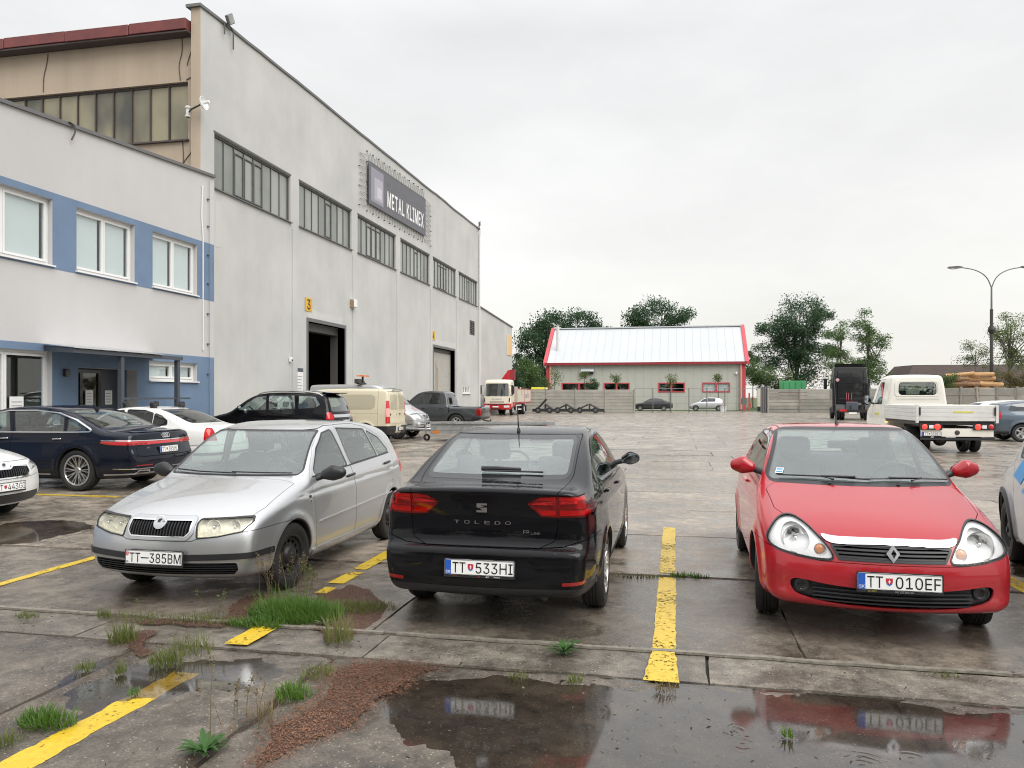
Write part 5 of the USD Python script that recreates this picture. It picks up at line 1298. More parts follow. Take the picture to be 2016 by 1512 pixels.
def black_liftback():
    sh = Shape(prof=[(.18, .22), (.03, .30), (0, .45), (.02, .6), (.08, .74), (.25, .84), (.6, .92), (1.0, .98), (1.15, 1.03), (1.45, 1.2), (1.75, 1.35), (2.05, 1.44), (2.4, 1.468), (2.8, 1.458), (3.2, 1.40), (3.55, 1.285), (3.9, 1.15), (4.08, 1.088), (4.2, 1.075), (4.36, 1.075), (4.415, 1.07), (4.43, 1.04), (4.405, .98), (4.39, .85), (4.395, .72), (4.42, .655), (4.475, .63), (4.49, .58), (4.49, .45), (4.47, .36), (4.43, .29), (4.3, .25), (3.8, .22), (2, .20), (.6, .20)],
               wb=2.602, fo=.86, plan=[(0, .70), (.4, .80), (.9, .838), (2.2, .853), (3.4, .85), (4.0, .82), (4.3, .775), (4.48, .745)],
               sect=[(.1, -.12), (.22, -.05), (.36, -.015), (.55, 0), (.72, -.004), (.88, -.02), (.95, -.045), (1.0, -.075), (1.2, -.16), (1.4, -.25), (1.5, -.30)], belt=(.93, .99), kf=.25, kr=.13, crown=.05, k=.075,
               flare=(.014, .365, .31), creases=[(.80, .90, .010, .03, .9, 4.35)])
    t = thing('black_liftback', 'wet black saloon seen from behind, its plate towards the camera, in the middle bay', 'car', (-1.36, 7.58, 0), 90, scale=.97)
    b = Body(sh, t, arch=(.355, .31))
    M = 'black_paint'
    L = sh.xt + .33
    rwn = rpoly([(-.565, 1.128), (.565, 1.128), (.535, 1.372), (-.535, 1.372)], .03)
    rg = seal_and_glass(b, 'rear', rwn, ('rear_window', 'window_seal'), gap=.03, lim=-.5, seal='gloss_black')
    seal_and_glass(b, 'front', rpoly([(-.66, 1.0), (.66, 1.0), (.54, 1.39), (-.54, 1.39)], .03), lim=0.1)
    fw = rpoly([(1.42, 1.0), (2.33, 1.025), (2.25, 1.375), (2.0, 1.35), (1.7, 1.2)], .02)
    rw = rpoly([(2.40, 1.025), (3.28, 1.06), (3.42, 1.09), (3.25, 1.235), (2.95, 1.335), (2.32, 1.385)], .02)
    seal_and_glass(b, 'side', fw, ('window', 'window_seal'), gap=.014, lim=.3)
    seal_and_glass(b, 'side', rw, ('window', 'window_seal'), gap=.014, lim=.3)
    for sd in (1, -1):
        full = rpoly([(.335, .958), (.43, 1.012), (.56, 1.02), (.84, 1.015), (.84, .87), (.60, .862), (.44, .865)], .012)
        sc = lambda p: affinity.scale(p, sd, 1, origin=(0, 0))
        ins = full.intersection(sbox(0, 0, .553, 2)); outs = full.intersection(sbox(.562, 0, 2, 2))
        for nm, q in (('tail_light', ins), ('tail_light', outs)):
            l = b.extra(nm, 'rear', sc(q), 'lens_red', (-.004, .004), lim=L)
            b.extra('tail_light_housing', 'rear', sc(q.buffer(.006)), 'dark_red_reflector', (.03, .045), parent=l, lim=L)
            b.extra('tail_light_upper', 'rear', sc(q.buffer(-.008).intersection(sbox(0, .985, 2, 2))), 'red_reflector', (.014, .03), parent=l, lim=L)
            b.extra('tail_light_reverse_strip', 'rear', sc(q.buffer(-.014).intersection(Polygon([(.35, .957), (.5, .978), (.7, .985), (.7, .965), (.5, .952)]))), 'pale_red_reflector', (.008, .03), parent=l, lim=L)
            b.extra('tail_light_lower', 'rear', sc(q.buffer(-.010).intersection(sbox(0, .5, 2, .917))), 'red_reflector', (.012, .03), parent=l, lim=L)
            b.extra('tail_light_seam', 'rear', sc(q.intersection(Polygon([(.3, .918), (.9, .925), (.9, .931), (.3, .924)]))), 'dark_red_reflector', (.006, .03), parent=l, lim=L)
        b.rest = b.rest - b.prism('rear', sc(full.buffer(.004)), L)
    # lower bumper: sculpted number plate recess, valance, reflectors
    rec = rpoly([(-.50, .425), (.50, .425), (.46, .50), (.34, .585), (-.34, .585), (-.46, .50)], .02)
    pr = b.extra('plate_recess', 'rear', rec, M, (.028, .045), lim=L - .3)
    b.rest = b.rest - b.prism('rear', rec, L - .3)
    for sd in (1, -1):
        b.cut('bumper_reflector', 'rear', affinity.scale(rpoly([(.60, .375), (.76, .385), (.76, .412), (.60, .402)], .006), sd, 1, origin=(0, 0)), 'dark_red_reflector', gap=.002, lim=L)
    b.cut('bumper_valance', 'rear', sbox(-.9, .1, .9, .352), 'black_plastic', gap=.003, lim=-sh.wb / 2 - .45)
    b.cut('rear_bumper', 'rear', rpoly([(-.9, .1), (.9, .1), (.9, .70), (.78, .70), (.60, .648), (.42, .64), (-.42, .64), (-.60, .648), (-.78, .70), (-.9, .70)], .02), M, gap=.006, lim=-sh.wb / 2 - .40)
    tg = b.cut('tailgate', 'rear', rpoly([(-.43, .646), (.43, .646), (.535, .69), (.557, .80), (.557, 1.04), (.60, 1.09), (.612, 1.13), (.585, 1.405), (-.585, 1.405), (-.612, 1.13), (-.60, 1.09), (-.557, 1.04), (-.557, .80), (-.535, .69)], .02), M, gap=.005, lim=-.6)
    fd = rpoly([(1.36, .32), (1.32, .9), (1.42, 1.02), (1.7, 1.24), (2.0, 1.40), (2.30, 1.425), (2.38, 1.02), (2.40, .30)], .02)
    rd = rpoly([(2.41, .30), (2.39, 1.02), (2.31, 1.425), (2.7, 1.41), (3.0, 1.35), (3.36, 1.21), (3.52, 1.08), (3.52, .9), (3.38, .75), (3.13, .6), (3.05, .30)], .02)
    d1 = b.cut('door', 'side', fd, M, gap=.004, lim=.3); d2 = b.cut('door', 'side', rd, M, gap=.004, lim=.3)
    b.cut('belt_chrome', 'side', rpoly([(1.42, .98), (3.35, 1.032), (3.44, 1.062), (3.44, 1.078), (3.33, 1.05), (1.42, .996)], .002), 'satin_chrome', band=(-.006, .004), keep=True, lim=.3, gap=0)
    b.cut('sill', 'side', rpoly([(1.3, .2), (3.0, .2), (3.0, .29), (1.3, .29)], .02), M, band=(-.012, .02), keep=True, lim=.3, gap=0)
    b.cut('bonnet', 'top', rpoly([(.12, 0), (.2, .6), (.4, .70), (1.0, .70), (1.05, .6), (1.0, 0), (1.05, -.6), (1.0, -.70), (.4, -.70), (.2, -.6)], .02), M, gap=.004, lim=.76)
    b.finish(M)
    handles(t, sh, (2.2, 3.22), (.905, .945), mat=M, parents=(d1, d2))
    mirror_pod(t, sh, sh.x0 - 1.52, 1.03, (.11, .20, .15), reach=.055, mat=M)
    xb = sh.xsurf(0, .93, False)
    em = Polygon([(-.04, .032), (.04, .032), (.04, .018), (-.012, .018), (.04, -.002), (.04, -.034), (-.04, -.034), (-.04, -.019), (.012, -.019), (-.04, .004)])
    slash = Polygon([(-.045, -.006), (.045, .012), (.045, .006), (-.045, -.012)])
    obj('badge', place_flat(extr(em.difference(slash), .006), (xb - .0005, 0, .925), (-1, 0, .02)), 'chrome', tg)
    for i, ch in enumerate('TOLEDO'):
        yy = .195 - i * .078
        obj('model_lettering', place_flat(letters(ch, .024, .004, width=.042 if ch != 'L' else .034), (sh.xsurf(yy, .815, False) - .001, yy, .815), (-1, 0, 0)), 'satin_chrome', tg)
    lx = sh.xsurf(-.37, .745, False)
    obj('trim_lettering', place_flat(letters('FR', .03, .003, width=.045), (lx - .001, -.33, .75), (-1, -.1, 0)), 'satin_chrome', tg)
    obj('trim_lettering', place_flat(letters('LINE', .014, .003, width=.06), (lx - .002, -.40, .745), (-1, -.1, 0)), 'satin_chrome', tg)
    number_plate(t, (sh.xsurf(0, .50, False, .028) - .012, 0, .497), (-1, 0, .05), 'TT', '533HI', frame_text=[('JET', .06, .012, 'plate_white'), ('TRNAVA', .13, .009, 'plate_white'), ('II', .0, .012, 'red_lettering'), ('II III I', -.18, .006, 'red_lettering')])
    # rear wiper: a wide cover and a thin blade, parked across the foot of the glass
    zz = 1.135
    xs = sh.xsurf(-.0, zz, False)
    P = [(sh.xsurf(y, z, False) - .03, y, z + .02) for y, z in ((.12, 1.15), (.0, 1.152), (-.2, 1.148))]
    w = obj('wiper', join([tube(P, [.02, .018, .012], 8), tube([(sh.xsurf(y, z, False) - .02, y, z + .012) for y, z in ((.1, 1.142), (-.1, 1.142), (-.38, 1.137))], .008, 6)]), 'black_plastic', t)
    antenna(t, sh, 3.02, .20, 16)
    cabin(t, sh, 1.2, .97, 2.15, 3.1, w=.62, shelf=(3.35, 4.1, 1.0), roof=1.39)
    obj('exhaust_pipe', cyl(.026, (sh.xt + .45, -.45, .27), (sh.xt + .22, -.45, .25), 14), 'dark_metal', t)
    four_wheels(t, sh, .312, .19, .205, 'ten', 'alloy_rim', 1.49)
    obj('rear_axle', cyl(.05, (-sh.wb / 2, -.6, .28), (-sh.wb / 2, .6, .28), 10), 'black_plastic', t)
    return t

def red_saloon():
    sh = Shape(prof=[(.14, .21), (.0, .25), (-.02, .30), (0.0, .36), (-.01, .45), (-.005, .53), (.02, .60), (.05, .66), (.10, .725), (.28, .82), (.6, .92), (.9, 1.0), (1.05, 1.045), (1.25, 1.165), (1.55, 1.32), (1.8, 1.415), (2.15, 1.445), (2.6, 1.435), (3.0, 1.37), (3.3, 1.24), (3.55, 1.09), (3.7, 1.03), (4.0, 1.02), (4.18, .99), (4.23, .85), (4.26, .6), (4.26, .42), (4.22, .28), (4.1, .22), (3.5, .2), (2, .19), (.6, .19)],
               wb=2.473, fo=.80, plan=[(0, .745), (.3, .80), (.8, .832), (2.0, .836), (3.2, .825), (3.8, .79), (4.26, .71)],
               sect=[(.1, -.10), (.22, -.035), (.32, -.008), (.55, 0), (.72, -.008), (.85, -.035), (.93, -.065), (1.0, -.10), (1.2, -.175), (1.4, -.265), (1.5, -.31)], belt=(.94, 1.0), kf=.30, kr=.14, crown=.06, k=.10,
               flare=(.018, .35, .29))
    t = thing('red_saloon', 'bright red saloon facing the camera with a wide chrome bar over its grille', 'car', (1.465, 7.66, 0), -91)
    b = Body(sh, t, arch=(.34, .29))
    M = 'red_paint'
    F = sh.wb / 2 + .02
    seal_and_glass(b, 'front', rpoly([(-.70, 1.015), (.70, 1.015), (.545, 1.395), (-.545, 1.395)], .03), lim=0.1, gap=.022)
    seal_and_glass(b, 'rear', rpoly([(-.58, 1.09), (.58, 1.09), (.50, 1.35), (-.50, 1.35)], .03), ('rear_window', 'window_seal'), lim=-.5)
    fw = rpoly([(1.36, 1.0), (2.10, 1.02), (2.05, 1.37), (1.85, 1.345), (1.6, 1.21)], .02)
    rw = rpoly([(2.18, 1.02), (2.98, 1.05), (2.92, 1.27), (2.7, 1.345), (2.13, 1.375)], .02)
    seal_and_glass(b, 'side', fw, ('window', 'window_seal'), gap=.014, lim=.3)
    seal_and_glass(b, 'side', rw, ('window', 'window_seal'), gap=.014, lim=.3)
    hl = Polygon(chaikin([(.355, .575), (.40, .66), (.46, .725), (.52, .785), (.60, .825), (.685, .805), (.755, .735), (.79, .665), (.745, .615), (.60, .582), (.45, .567)], 2))
    for sd in (1, -1):
        sc = lambda p: affinity.scale(p, sd, 1, origin=(0, 0))
        h = b.extra('headlight', 'front', sc(hl), 'lens_clear', (.0, .005), lim=F)
        b.extra('headlight_housing', 'front', sc(hl.buffer(.04)), 'lamp_reflector', (.047, .064), parent=h, lim=F)
        b.extra('headlight_rim', 'front', sc(hl.difference(hl.buffer(-.006))), 'black_plastic', (.003, .06), parent=h, lim=F)
        b.extra('headlight_bezel', 'front', sc(hl.buffer(-.001).difference(Point(.60, .683).buffer(.093)).difference(Point(.445, .626).buffer(.04))), 'lamp_reflector', (.015, .03), parent=h, lim=F)
        b.extra('headlight_seal', 'front', sc(hl.buffer(.006).difference(hl)), 'black_plastic', (-.005, .006), parent=h, lim=F)
        x = sh.xsurf(.58 * sd, .675) - .12
        obj('headlight_bowl', bowl(.595 * sd, .683, x, .088, .06, 28), 'lamp_reflector_smooth', h, 40)
        obj('headlight_bulb', T(ellipsoid((.04, .02, .02), 12), (x + .035, .595 * sd, .683)), 'chrome', h, 40)
        xi = sh.xsurf(.445 * sd, .626) - .045
        obj('indicator', T(ellipsoid((.025, .036, .036), 16), (xi, .445 * sd, .626)), 'amber_lens', h, 40)
        b.rest = b.rest - b.prism('front', sc(hl.buffer(.004)), F)
    # grille with chrome bar
    gr = rpoly([(-.335, .575), (.335, .575), (.39, .672), (.20, .69), (-.20, .69), (-.39, .672)], .012)
    g = b.extra('grille', 'front', gr, 'black_plastic', (.035, .05), lim=1.2)
    for i in range(4):
        z = .592 + i * .024
        b.extra('grille_bar', 'front', sbox(-.4, z, .4, z + .012).intersection(gr.buffer(-.004)), 'black_plastic', (-.002, .035), parent=g, lim=1.2)
    b.extra('grille_frame', 'front', gr.difference(gr.buffer(-.016)), 'black_plastic', (-.004, .03), parent=g, lim=1.2)
    bar = Polygon(chaikin([(-.45, .738), (-.36, .722), (-.2, .726), (0, .728), (.2, .726), (.36, .722), (.45, .738), (.40, .682), (.30, .677), (.15, .685), (0, .688), (-.15, .685), (-.30, .677), (-.40, .682)], 2))
    b.extra('grille_chrome_bar', 'front', bar, 'chrome', (-.012, .02), parent=g, lim=1.2)
    b.rest = b.rest - b.prism('front', gr, 1.2)
    x = sh.xsurf(0, .63)
    dia = Polygon([(0, .062), (.043, 0), (0, -.062), (-.043, 0)]).difference(Polygon([(.004, .030), (.022, 0), (.004, -.030), (-.014, 0)]))
    obj('badge', join([place_flat(extr(dia, .016), (x + .006, 0, .632), (1, 0, .2)), ]), 'chrome', g)
    # lower intake with fog lamps
    li = Polygon(chaikin([(-.64, .36), (-.60, .31), (-.40, .275), (0, .265), (.40, .275), (.60, .31), (.64, .36), (.645, .41), (.60, .43), (.40, .40), (.0, .385), (-.40, .40), (-.60, .43), (-.645, .41)], 2))
    lg = b.extra('lower_grille', 'front', li.buffer(.004), 'black_plastic', (.05, .065), lim=1.0)
    for i in range(4):
        b.extra('lower_grille_bar', 'front', sbox(-.5, .288 + i * .026, .5, .297 + i * .026).intersection(li), 'black_plastic', (.02, .05), parent=lg, lim=1.0)
    for sd in (1, -1):
        xf = sh.xsurf(.565 * sd, .385) - .05
        fl = obj('fog_lamp', bowl(.565 * sd, .382, xf - .02, .032, .03, 20), 'dark_metal', t, 40)
        obj('fog_lamp_rim', T(R(lathe([(.05, .02), (.05, .034), (.04, .034), (.04, .02)], 24), 90, (0, 1, 0)), (xf, .565 * sd, .382)), 'black_plastic', fl)
        obj('fog_lamp_glass', T(ellipsoid((.008, .039, .039), 16), (xf + .03, .565 * sd, .382)), 'lens_clear', fl, 40)
    b.rest = b.rest - b.prism('front', li, 1.0)
    b.cut('front_bumper', 'front', rpoly([(-.95, .1), (.95, .1), (.95, .60), (.84, .632), (.77, .622), (.60, .574), (.45, .558), (.35, .556), (-.35, .556), (-.45, .558), (-.60, .574), (-.77, .622), (-.84, .632), (-.95, .60)]), M, gap=.004, lim=F + .02)
    b.cut('bonnet', 'top', rpoly([(.085, 0), (.10, .25), (.14, .42), (.28, .53), (.42, .62), (.6, .70), (1.0, .725), (1.05, .66), (1.02, .3), (1.0, 0), (1.02, -.3), (1.05, -.66), (1.0, -.725), (.6, -.70), (.42, -.62), (.28, -.53), (.14, -.42), (.10, -.25)], .02), M, gap=.005, lim=.675)
    fd = rpoly([(1.30, .32), (1.27, .95), (1.36, 1.05), (1.58, 1.24), (1.85, 1.395), (2.09, 1.41), (2.15, 1.02), (2.16, .30)], .02)
    rd = rpoly([(2.17, .30), (2.16, 1.02), (2.10, 1.415), (2.6, 1.40), (2.95, 1.30), (3.05, 1.05), (3.1, .8), (2.93, .6), (2.88, .30)], .02)
    d1 = b.cut('door', 'side', fd, M, gap=.004, lim=.3); d2 = b.cut('door', 'side', rd, M, gap=.004, lim=.3)
    b.finish(M)
    handles(t, sh, (2.02, 2.95), (.90, .93), mat=M, parents=(d1, d2))
    mirror_pod(t, sh, sh.x0 - 1.42, 1.04, (.13, .21, .16), reach=.05, mat=M)
    wiper(t, sh, [(.66, 1.025), (.4, 1.035), (.02, 1.03)], arm=[(.36, 1.015), (.45, 1.03), (.2, 1.035)]); wiper(t, sh, [(.06, 1.025), (-.25, 1.038), (-.62, 1.035)], arm=[(-.22, 1.015), (-.30, 1.033), (-.05, 1.035)])
    for yy in (.25, -.25): obj('washer_jet', T(rbox(-.015, .015, -.012, .012, 0, .014, .004), (sh.x0 - .93, yy, sh.zsurf(sh.x0 - .93, yy) - .003)), 'black_plastic', t)
    antenna(t, sh, 2.08, .42, 16, .003)
    xw = sh.xsurf(-.60, 1.07, True)
    n = sh.grad(np.array([[xw, -.60, 1.07]]))[0]
    obj('windscreen_sticker', place_flat(join([extr(sbox(-.03, -.035, .03, .035), .001)]), (xw + .003, -.60, 1.075), n), 'sticker_white', t)
    obj('windscreen_sticker', place_flat(join([extr(sbox(-.024, .008, .024, .026), .001), extr(sbox(-.024, -.024, .024, -.008), .001)]), (xw + .0045, -.60, 1.075), n), 'sticker_blue', t)
    number_plate(t, (sh.xsurf(0, .46) + .012, .03, .455), (1, 0, .03), 'TT', '010EF', frame_text=[('I I I I I I I', -.17, .008, 'decal_yellow'), ('IIII I III IIII I III', .03, .010, 'grey_lettering')])
    cabin(t, sh, 1.18, .97, 2.0, 2.95, w=.62, shelf=(3.2, 3.7, 1.0), roof=1.37)
    four_wheels(t, sh, .295, .175, .19, 'five', 'black_rim', 1.47, steer=-6)
    return t
# ================================================================ the other vehicles
SECT = [(.1, -.12), (.22, -.05), (.36, -.012), (.55, 0), (.72, -.006), (.85, -.03), (.93, -.06), (1.0, -.09), (1.2, -.165), (1.4, -.25), (1.5, -.30)]
def build_car(name, label, loc, rz, sh, M, arch, wins=(), ws=None, rw=None, doors=(), wheels=None, glass='car_glass', rear_lamps=None, front_lamps=None, plate=None, front=None, cab=None, handle=None, mirrors=None, pre=None, post=None, group=None, seal='black_plastic', rear_lim=-.5, lamp_mat='red_reflector', lamp_deep=.26, scale=None):
    t = thing(name, label, 'car', loc, rz, group, scale=scale)
    b = Body(sh, t, arch=arch)
    if pre: pre(b, t)
    if ws: seal_and_glass(b, 'front', rpoly(ws, .03), lim=.1, glass=glass)
    if rw: seal_and_glass(b, 'rear', rpoly(rw, .03), ('rear_window', 'window_seal'), lim=rear_lim, glass=glass)
    for w in wins: seal_and_glass(b, 'side', rpoly(w, .02), ('window', 'window_seal'), lim=.3, glass=glass, seal=seal)
    if rear_lamps:
        for sd in (1, -1):
            p = affinity.scale(rpoly(rear_lamps, .015), sd, 1, origin=(0, 0))
            l = b.extra('tail_light', 'rear', p, 'lens_red', (-.005, .006), lim=sh.xt + lamp_deep)
            b.extra('tail_light_housing', 'rear', p.buffer(.004), lamp_mat, (.015, .03), parent=l, lim=sh.xt + lamp_deep)
            b.rest = b.rest - b.prism('rear', p.buffer(.003), sh.xt + lamp_deep)
    if front_lamps:
        for sd in (1, -1):
            p = affinity.scale(rpoly(front_lamps, .015), sd, 1, origin=(0, 0))
            l = b.extra('headlight', 'front', p, 'lens_clear', (0, .006), lim=sh.wb / 2 + .05)
            b.extra('headlight_housing', 'front', p.buffer(.008), 'lamp_reflector', (.047, .064), parent=l, lim=sh.wb / 2 + .05)
            b.rest = b.rest - b.prism('front', p.buffer(.003), sh.wb / 2 + .05)
    ds = [b.cut('door', 'side', rpoly(d, .02), M, gap=.004, lim=.3) for d in doors]
    if post: post(b, t, ds)
    b.finish(M)
    if handle: handles(t, sh, handle[0], handle[1], mat=handle[2], parents=ds)
    if mirrors: mirror_pod(t, sh, sh.x0 - mirrors[0], mirrors[1], mirrors[2], reach=.05, mat=mirrors[3])
    if cab: cabin(t, sh, **cab)
    if wheels: four_wheels(t, sh, *wheels)
    return t, b

def dark_limousine():
    sh = Shape(prof=[(.2, .2), (.03, .27), (0, .45), (.01, .6), (.06, .74), (.25, .85), (.7, .95), (1.2, 1.02), (1.42, 1.06), (1.7, 1.2), (2.05, 1.38), (2.4, 1.46), (2.9, 1.49), (3.4, 1.47), (3.85, 1.38), (4.25, 1.22), (4.55, 1.10), (4.75, 1.055), (5.0, 1.045), (5.16, 1.03), (5.2, .98), (5.22, .8), (5.28, .66), (5.31, .52), (5.29, .38), (5.2, .25), (4.8, .2), (2, .18), (.7, .18)],
               wb=3.128, fo=.96, plan=[(0, .80), (.4, .90), (1, .955), (2.5, .972), (4.0, .965), (4.8, .92), (5.3, .83)], sect=SECT, belt=(.90, .985), kf=.2, kr=.13, crown=.045, k=.085, flare=(.018, .43, .36), creases=[(.80, .86, .012, .035, .9, 5.1), (.42, .46, -.008, .03, 1.4, 4.0)], vox=.03)
    def post(b, t, ds):
        L = -sh.wb / 2 - .5
        ring = rpoly([(1.62, 1.0), (4.0, 1.012), (4.42, 1.025), (4.30, 1.10), (4.0, 1.245), (3.6, 1.365), (3.1, 1.41), (2.5, 1.405), (2.1, 1.33), (1.8, 1.18)], .03)
        b.extra('window_chrome', 'side', ring.difference(ring.buffer(-.022)), 'satin_chrome', (-.012, .006), sides=(1, -1), lim=.3)
        b.extra('belt_shadow', 'side', rpoly([(1.5, .975), (4.3, .99), (4.3, .998), (1.5, .985)]), 'gloss_black', (-.005, .006), sides=(1, -1), lim=.3)
        b.extra('sill_chrome', 'side', rpoly([(1.5, .275), (3.55, .275), (3.55, .298), (1.5, .298)]), 'satin_chrome', (-.012, .006), sides=(1, -1), lim=.3)
        b.extra('bumper_chrome', 'side', rpoly([(4.62, .275), (5.35, .30), (5.35, .325), (4.62, .298)]), 'satin_chrome', (-.012, .006), sides=(1, -1), lim=.3)
        bar = rpoly([(-.90, .83), (-.35, .805), (.35, .805), (.90, .83), (.90, .895), (.35, .87), (-.35, .87), (-.90, .895)], .01)
        b.extra('light_bar', 'rear', bar, 'red_reflector', (-.005, .015), lim=L)
        b.extra('light_bar_chrome', 'rear', rpoly([(-.93, .875), (-.35, .862), (.35, .862), (.93, .875), (.93, .888), (.35, .876), (-.35, .876), (-.93, .888)]), 'chrome', (-.012, -.005), lim=L)
        for sd in (1, -1):
            l = b.extra('tail_light', 'rear', affinity.scale(rpoly([(.42, .80), (.92, .805), (.95, .865), (.42, .85)], .012), sd, 1, origin=(0, 0)), 'red_reflector', (-.012, .006), lim=L)
            for k in range(4): b.extra('tail_light_segment', 'rear', affinity.scale(sbox(.50 + k * .10, .808, .585 + k * .10, .835), sd, 1, origin=(0, 0)), 'dark_red_reflector', (-.012, -.005), parent=l, lim=L)
            e = rpoly([(.45, .285), (.80, .30), (.74, .375), (.50, .365)], .02)
            x = b.extra('exhaust_trim', 'rear', affinity.scale(e.difference(e.buffer(-.022)), sd, 1, origin=(0, 0)), 'chrome', (-.012, .006), lim=L)
            b.extra('exhaust_opening', 'rear', affinity.scale(e.buffer(-.02), sd, 1, origin=(0, 0)), 'black_plastic', (-.005, .006), parent=x, lim=L)
            b.extra('bumper_reflector', 'rear', affinity.scale(sbox(.45, .44, .80, .46), sd, 1, origin=(0, 0)), 'dark_red_reflector', (-.005, .006), lim=L)
        b.extra('bumper_trim', 'rear', rpoly([(-.9, .385), (.9, .385), (.9, .40), (-.9, .40)]), 'satin_chrome', (-.012, .006), lim=L)
        b.groove('rear', [(-.8, .62), (-.6, .60), (.6, .60), (.8, .62)], .01, L); b.groove('rear', [(-.75, .62), (-.74, 1.04)], .006, L); b.groove('rear', [(.75, .62), (.74, 1.04)], .006, L)
        b.cut('bumper_valance', 'rear', sbox(-1, .1, 1, .275), 'black_plastic', gap=0, lim=-sh.wb / 2 - .5)
        xr = sh.xsurf(0, .95, False)
        bd = obj('badge', join([place_flat(extr(affinity.translate(ring_(.034, .0425), k * .048 - .072, 0), .006), (xr - .004, 0, .945), (-1, 0, .15)) for k in range(4)]), 'chrome', t)
        obj('model_lettering', place_flat(letters('A8 L', .03, .003), (sh.xsurf(.48, .745, False) - .002, .48, .745), (-1, .1, 0)), 'satin_chrome', t)
        b.cut('boot_lid_edge', 'rear', rpoly([(-.70, 1.02), (.70, 1.02), (.70, 1.035), (-.70, 1.035)]), 'navy_paint', band=(-.012, .006), keep=True, gap=0, lim=L)
    t, b = build_car('dark_limousine', 'long dark blue limousine with a chrome window line and many-spoked alloy wheels', (-12.0, 12.86, 0), 180, sh, 'navy_paint', (.405, .36), scale=(1, 1, 1.025),
        wins=[[(1.75, 1.02), (2.66, 1.022), (2.50, 1.385), (2.15, 1.32), (1.92, 1.2)], [(2.78, 1.022), (3.78, 1.03), (3.72, 1.30), (3.35, 1.375), (2.62, 1.39)], [(3.86, 1.03), (4.28, 1.042), (4.0, 1.2), (3.83, 1.265)]],
        ws=[(-.76, 1.04), (.76, 1.04), (.6, 1.42), (-.6, 1.42)], rw=[(-.70, 1.10), (.70, 1.10), (.58, 1.40), (-.58, 1.40)],
        doors=[[(1.48, .3), (1.5, .9), (1.62, 1.0), (1.9, 1.27), (2.2, 1.40), (2.6, 1.43), (2.72, 1.02), (2.70, .3)], [(2.715, .3), (2.735, 1.02), (2.61, 1.43), (3.3, 1.42), (3.7, 1.345), (4.05, 1.22), (4.2, 1.02), (4.05, .85), (3.75, .7), (3.65, .3)]],
        wheels=(.36, .255, .262, 'multi', 'alloy_rim', 1.63), handle=((2.5, 3.62), (.90, .90), 'chrome'), mirrors=(1.85, 1.06, (.1, .2, .14), 'navy_paint'), post=post,
        cab=dict(dash_d=1.5, dash_z=.97, seat_d=2.5, rear_d=3.75, w=.70, shelf=(4.0, 4.7, 1.02), roof=1.4))
    number_plate(t, (sh.xsurf(0, .70, False) - .012, 0, .70), (-1, 0, .08), 'TT', '385HL', simple=True)
    obj('roof_fin', hull([(sh.x0 - 3.72 + a, y, sh.zsurf(sh.x0 - 3.72, 0) + z) for a, y, z in ((.12, 0, -.01), (-.05, .02, -.02), (-.05, -.02, -.02), (-.06, 0, .06), (-.02, 0, .06))]), 'gloss_black', t)
ring_ = ring

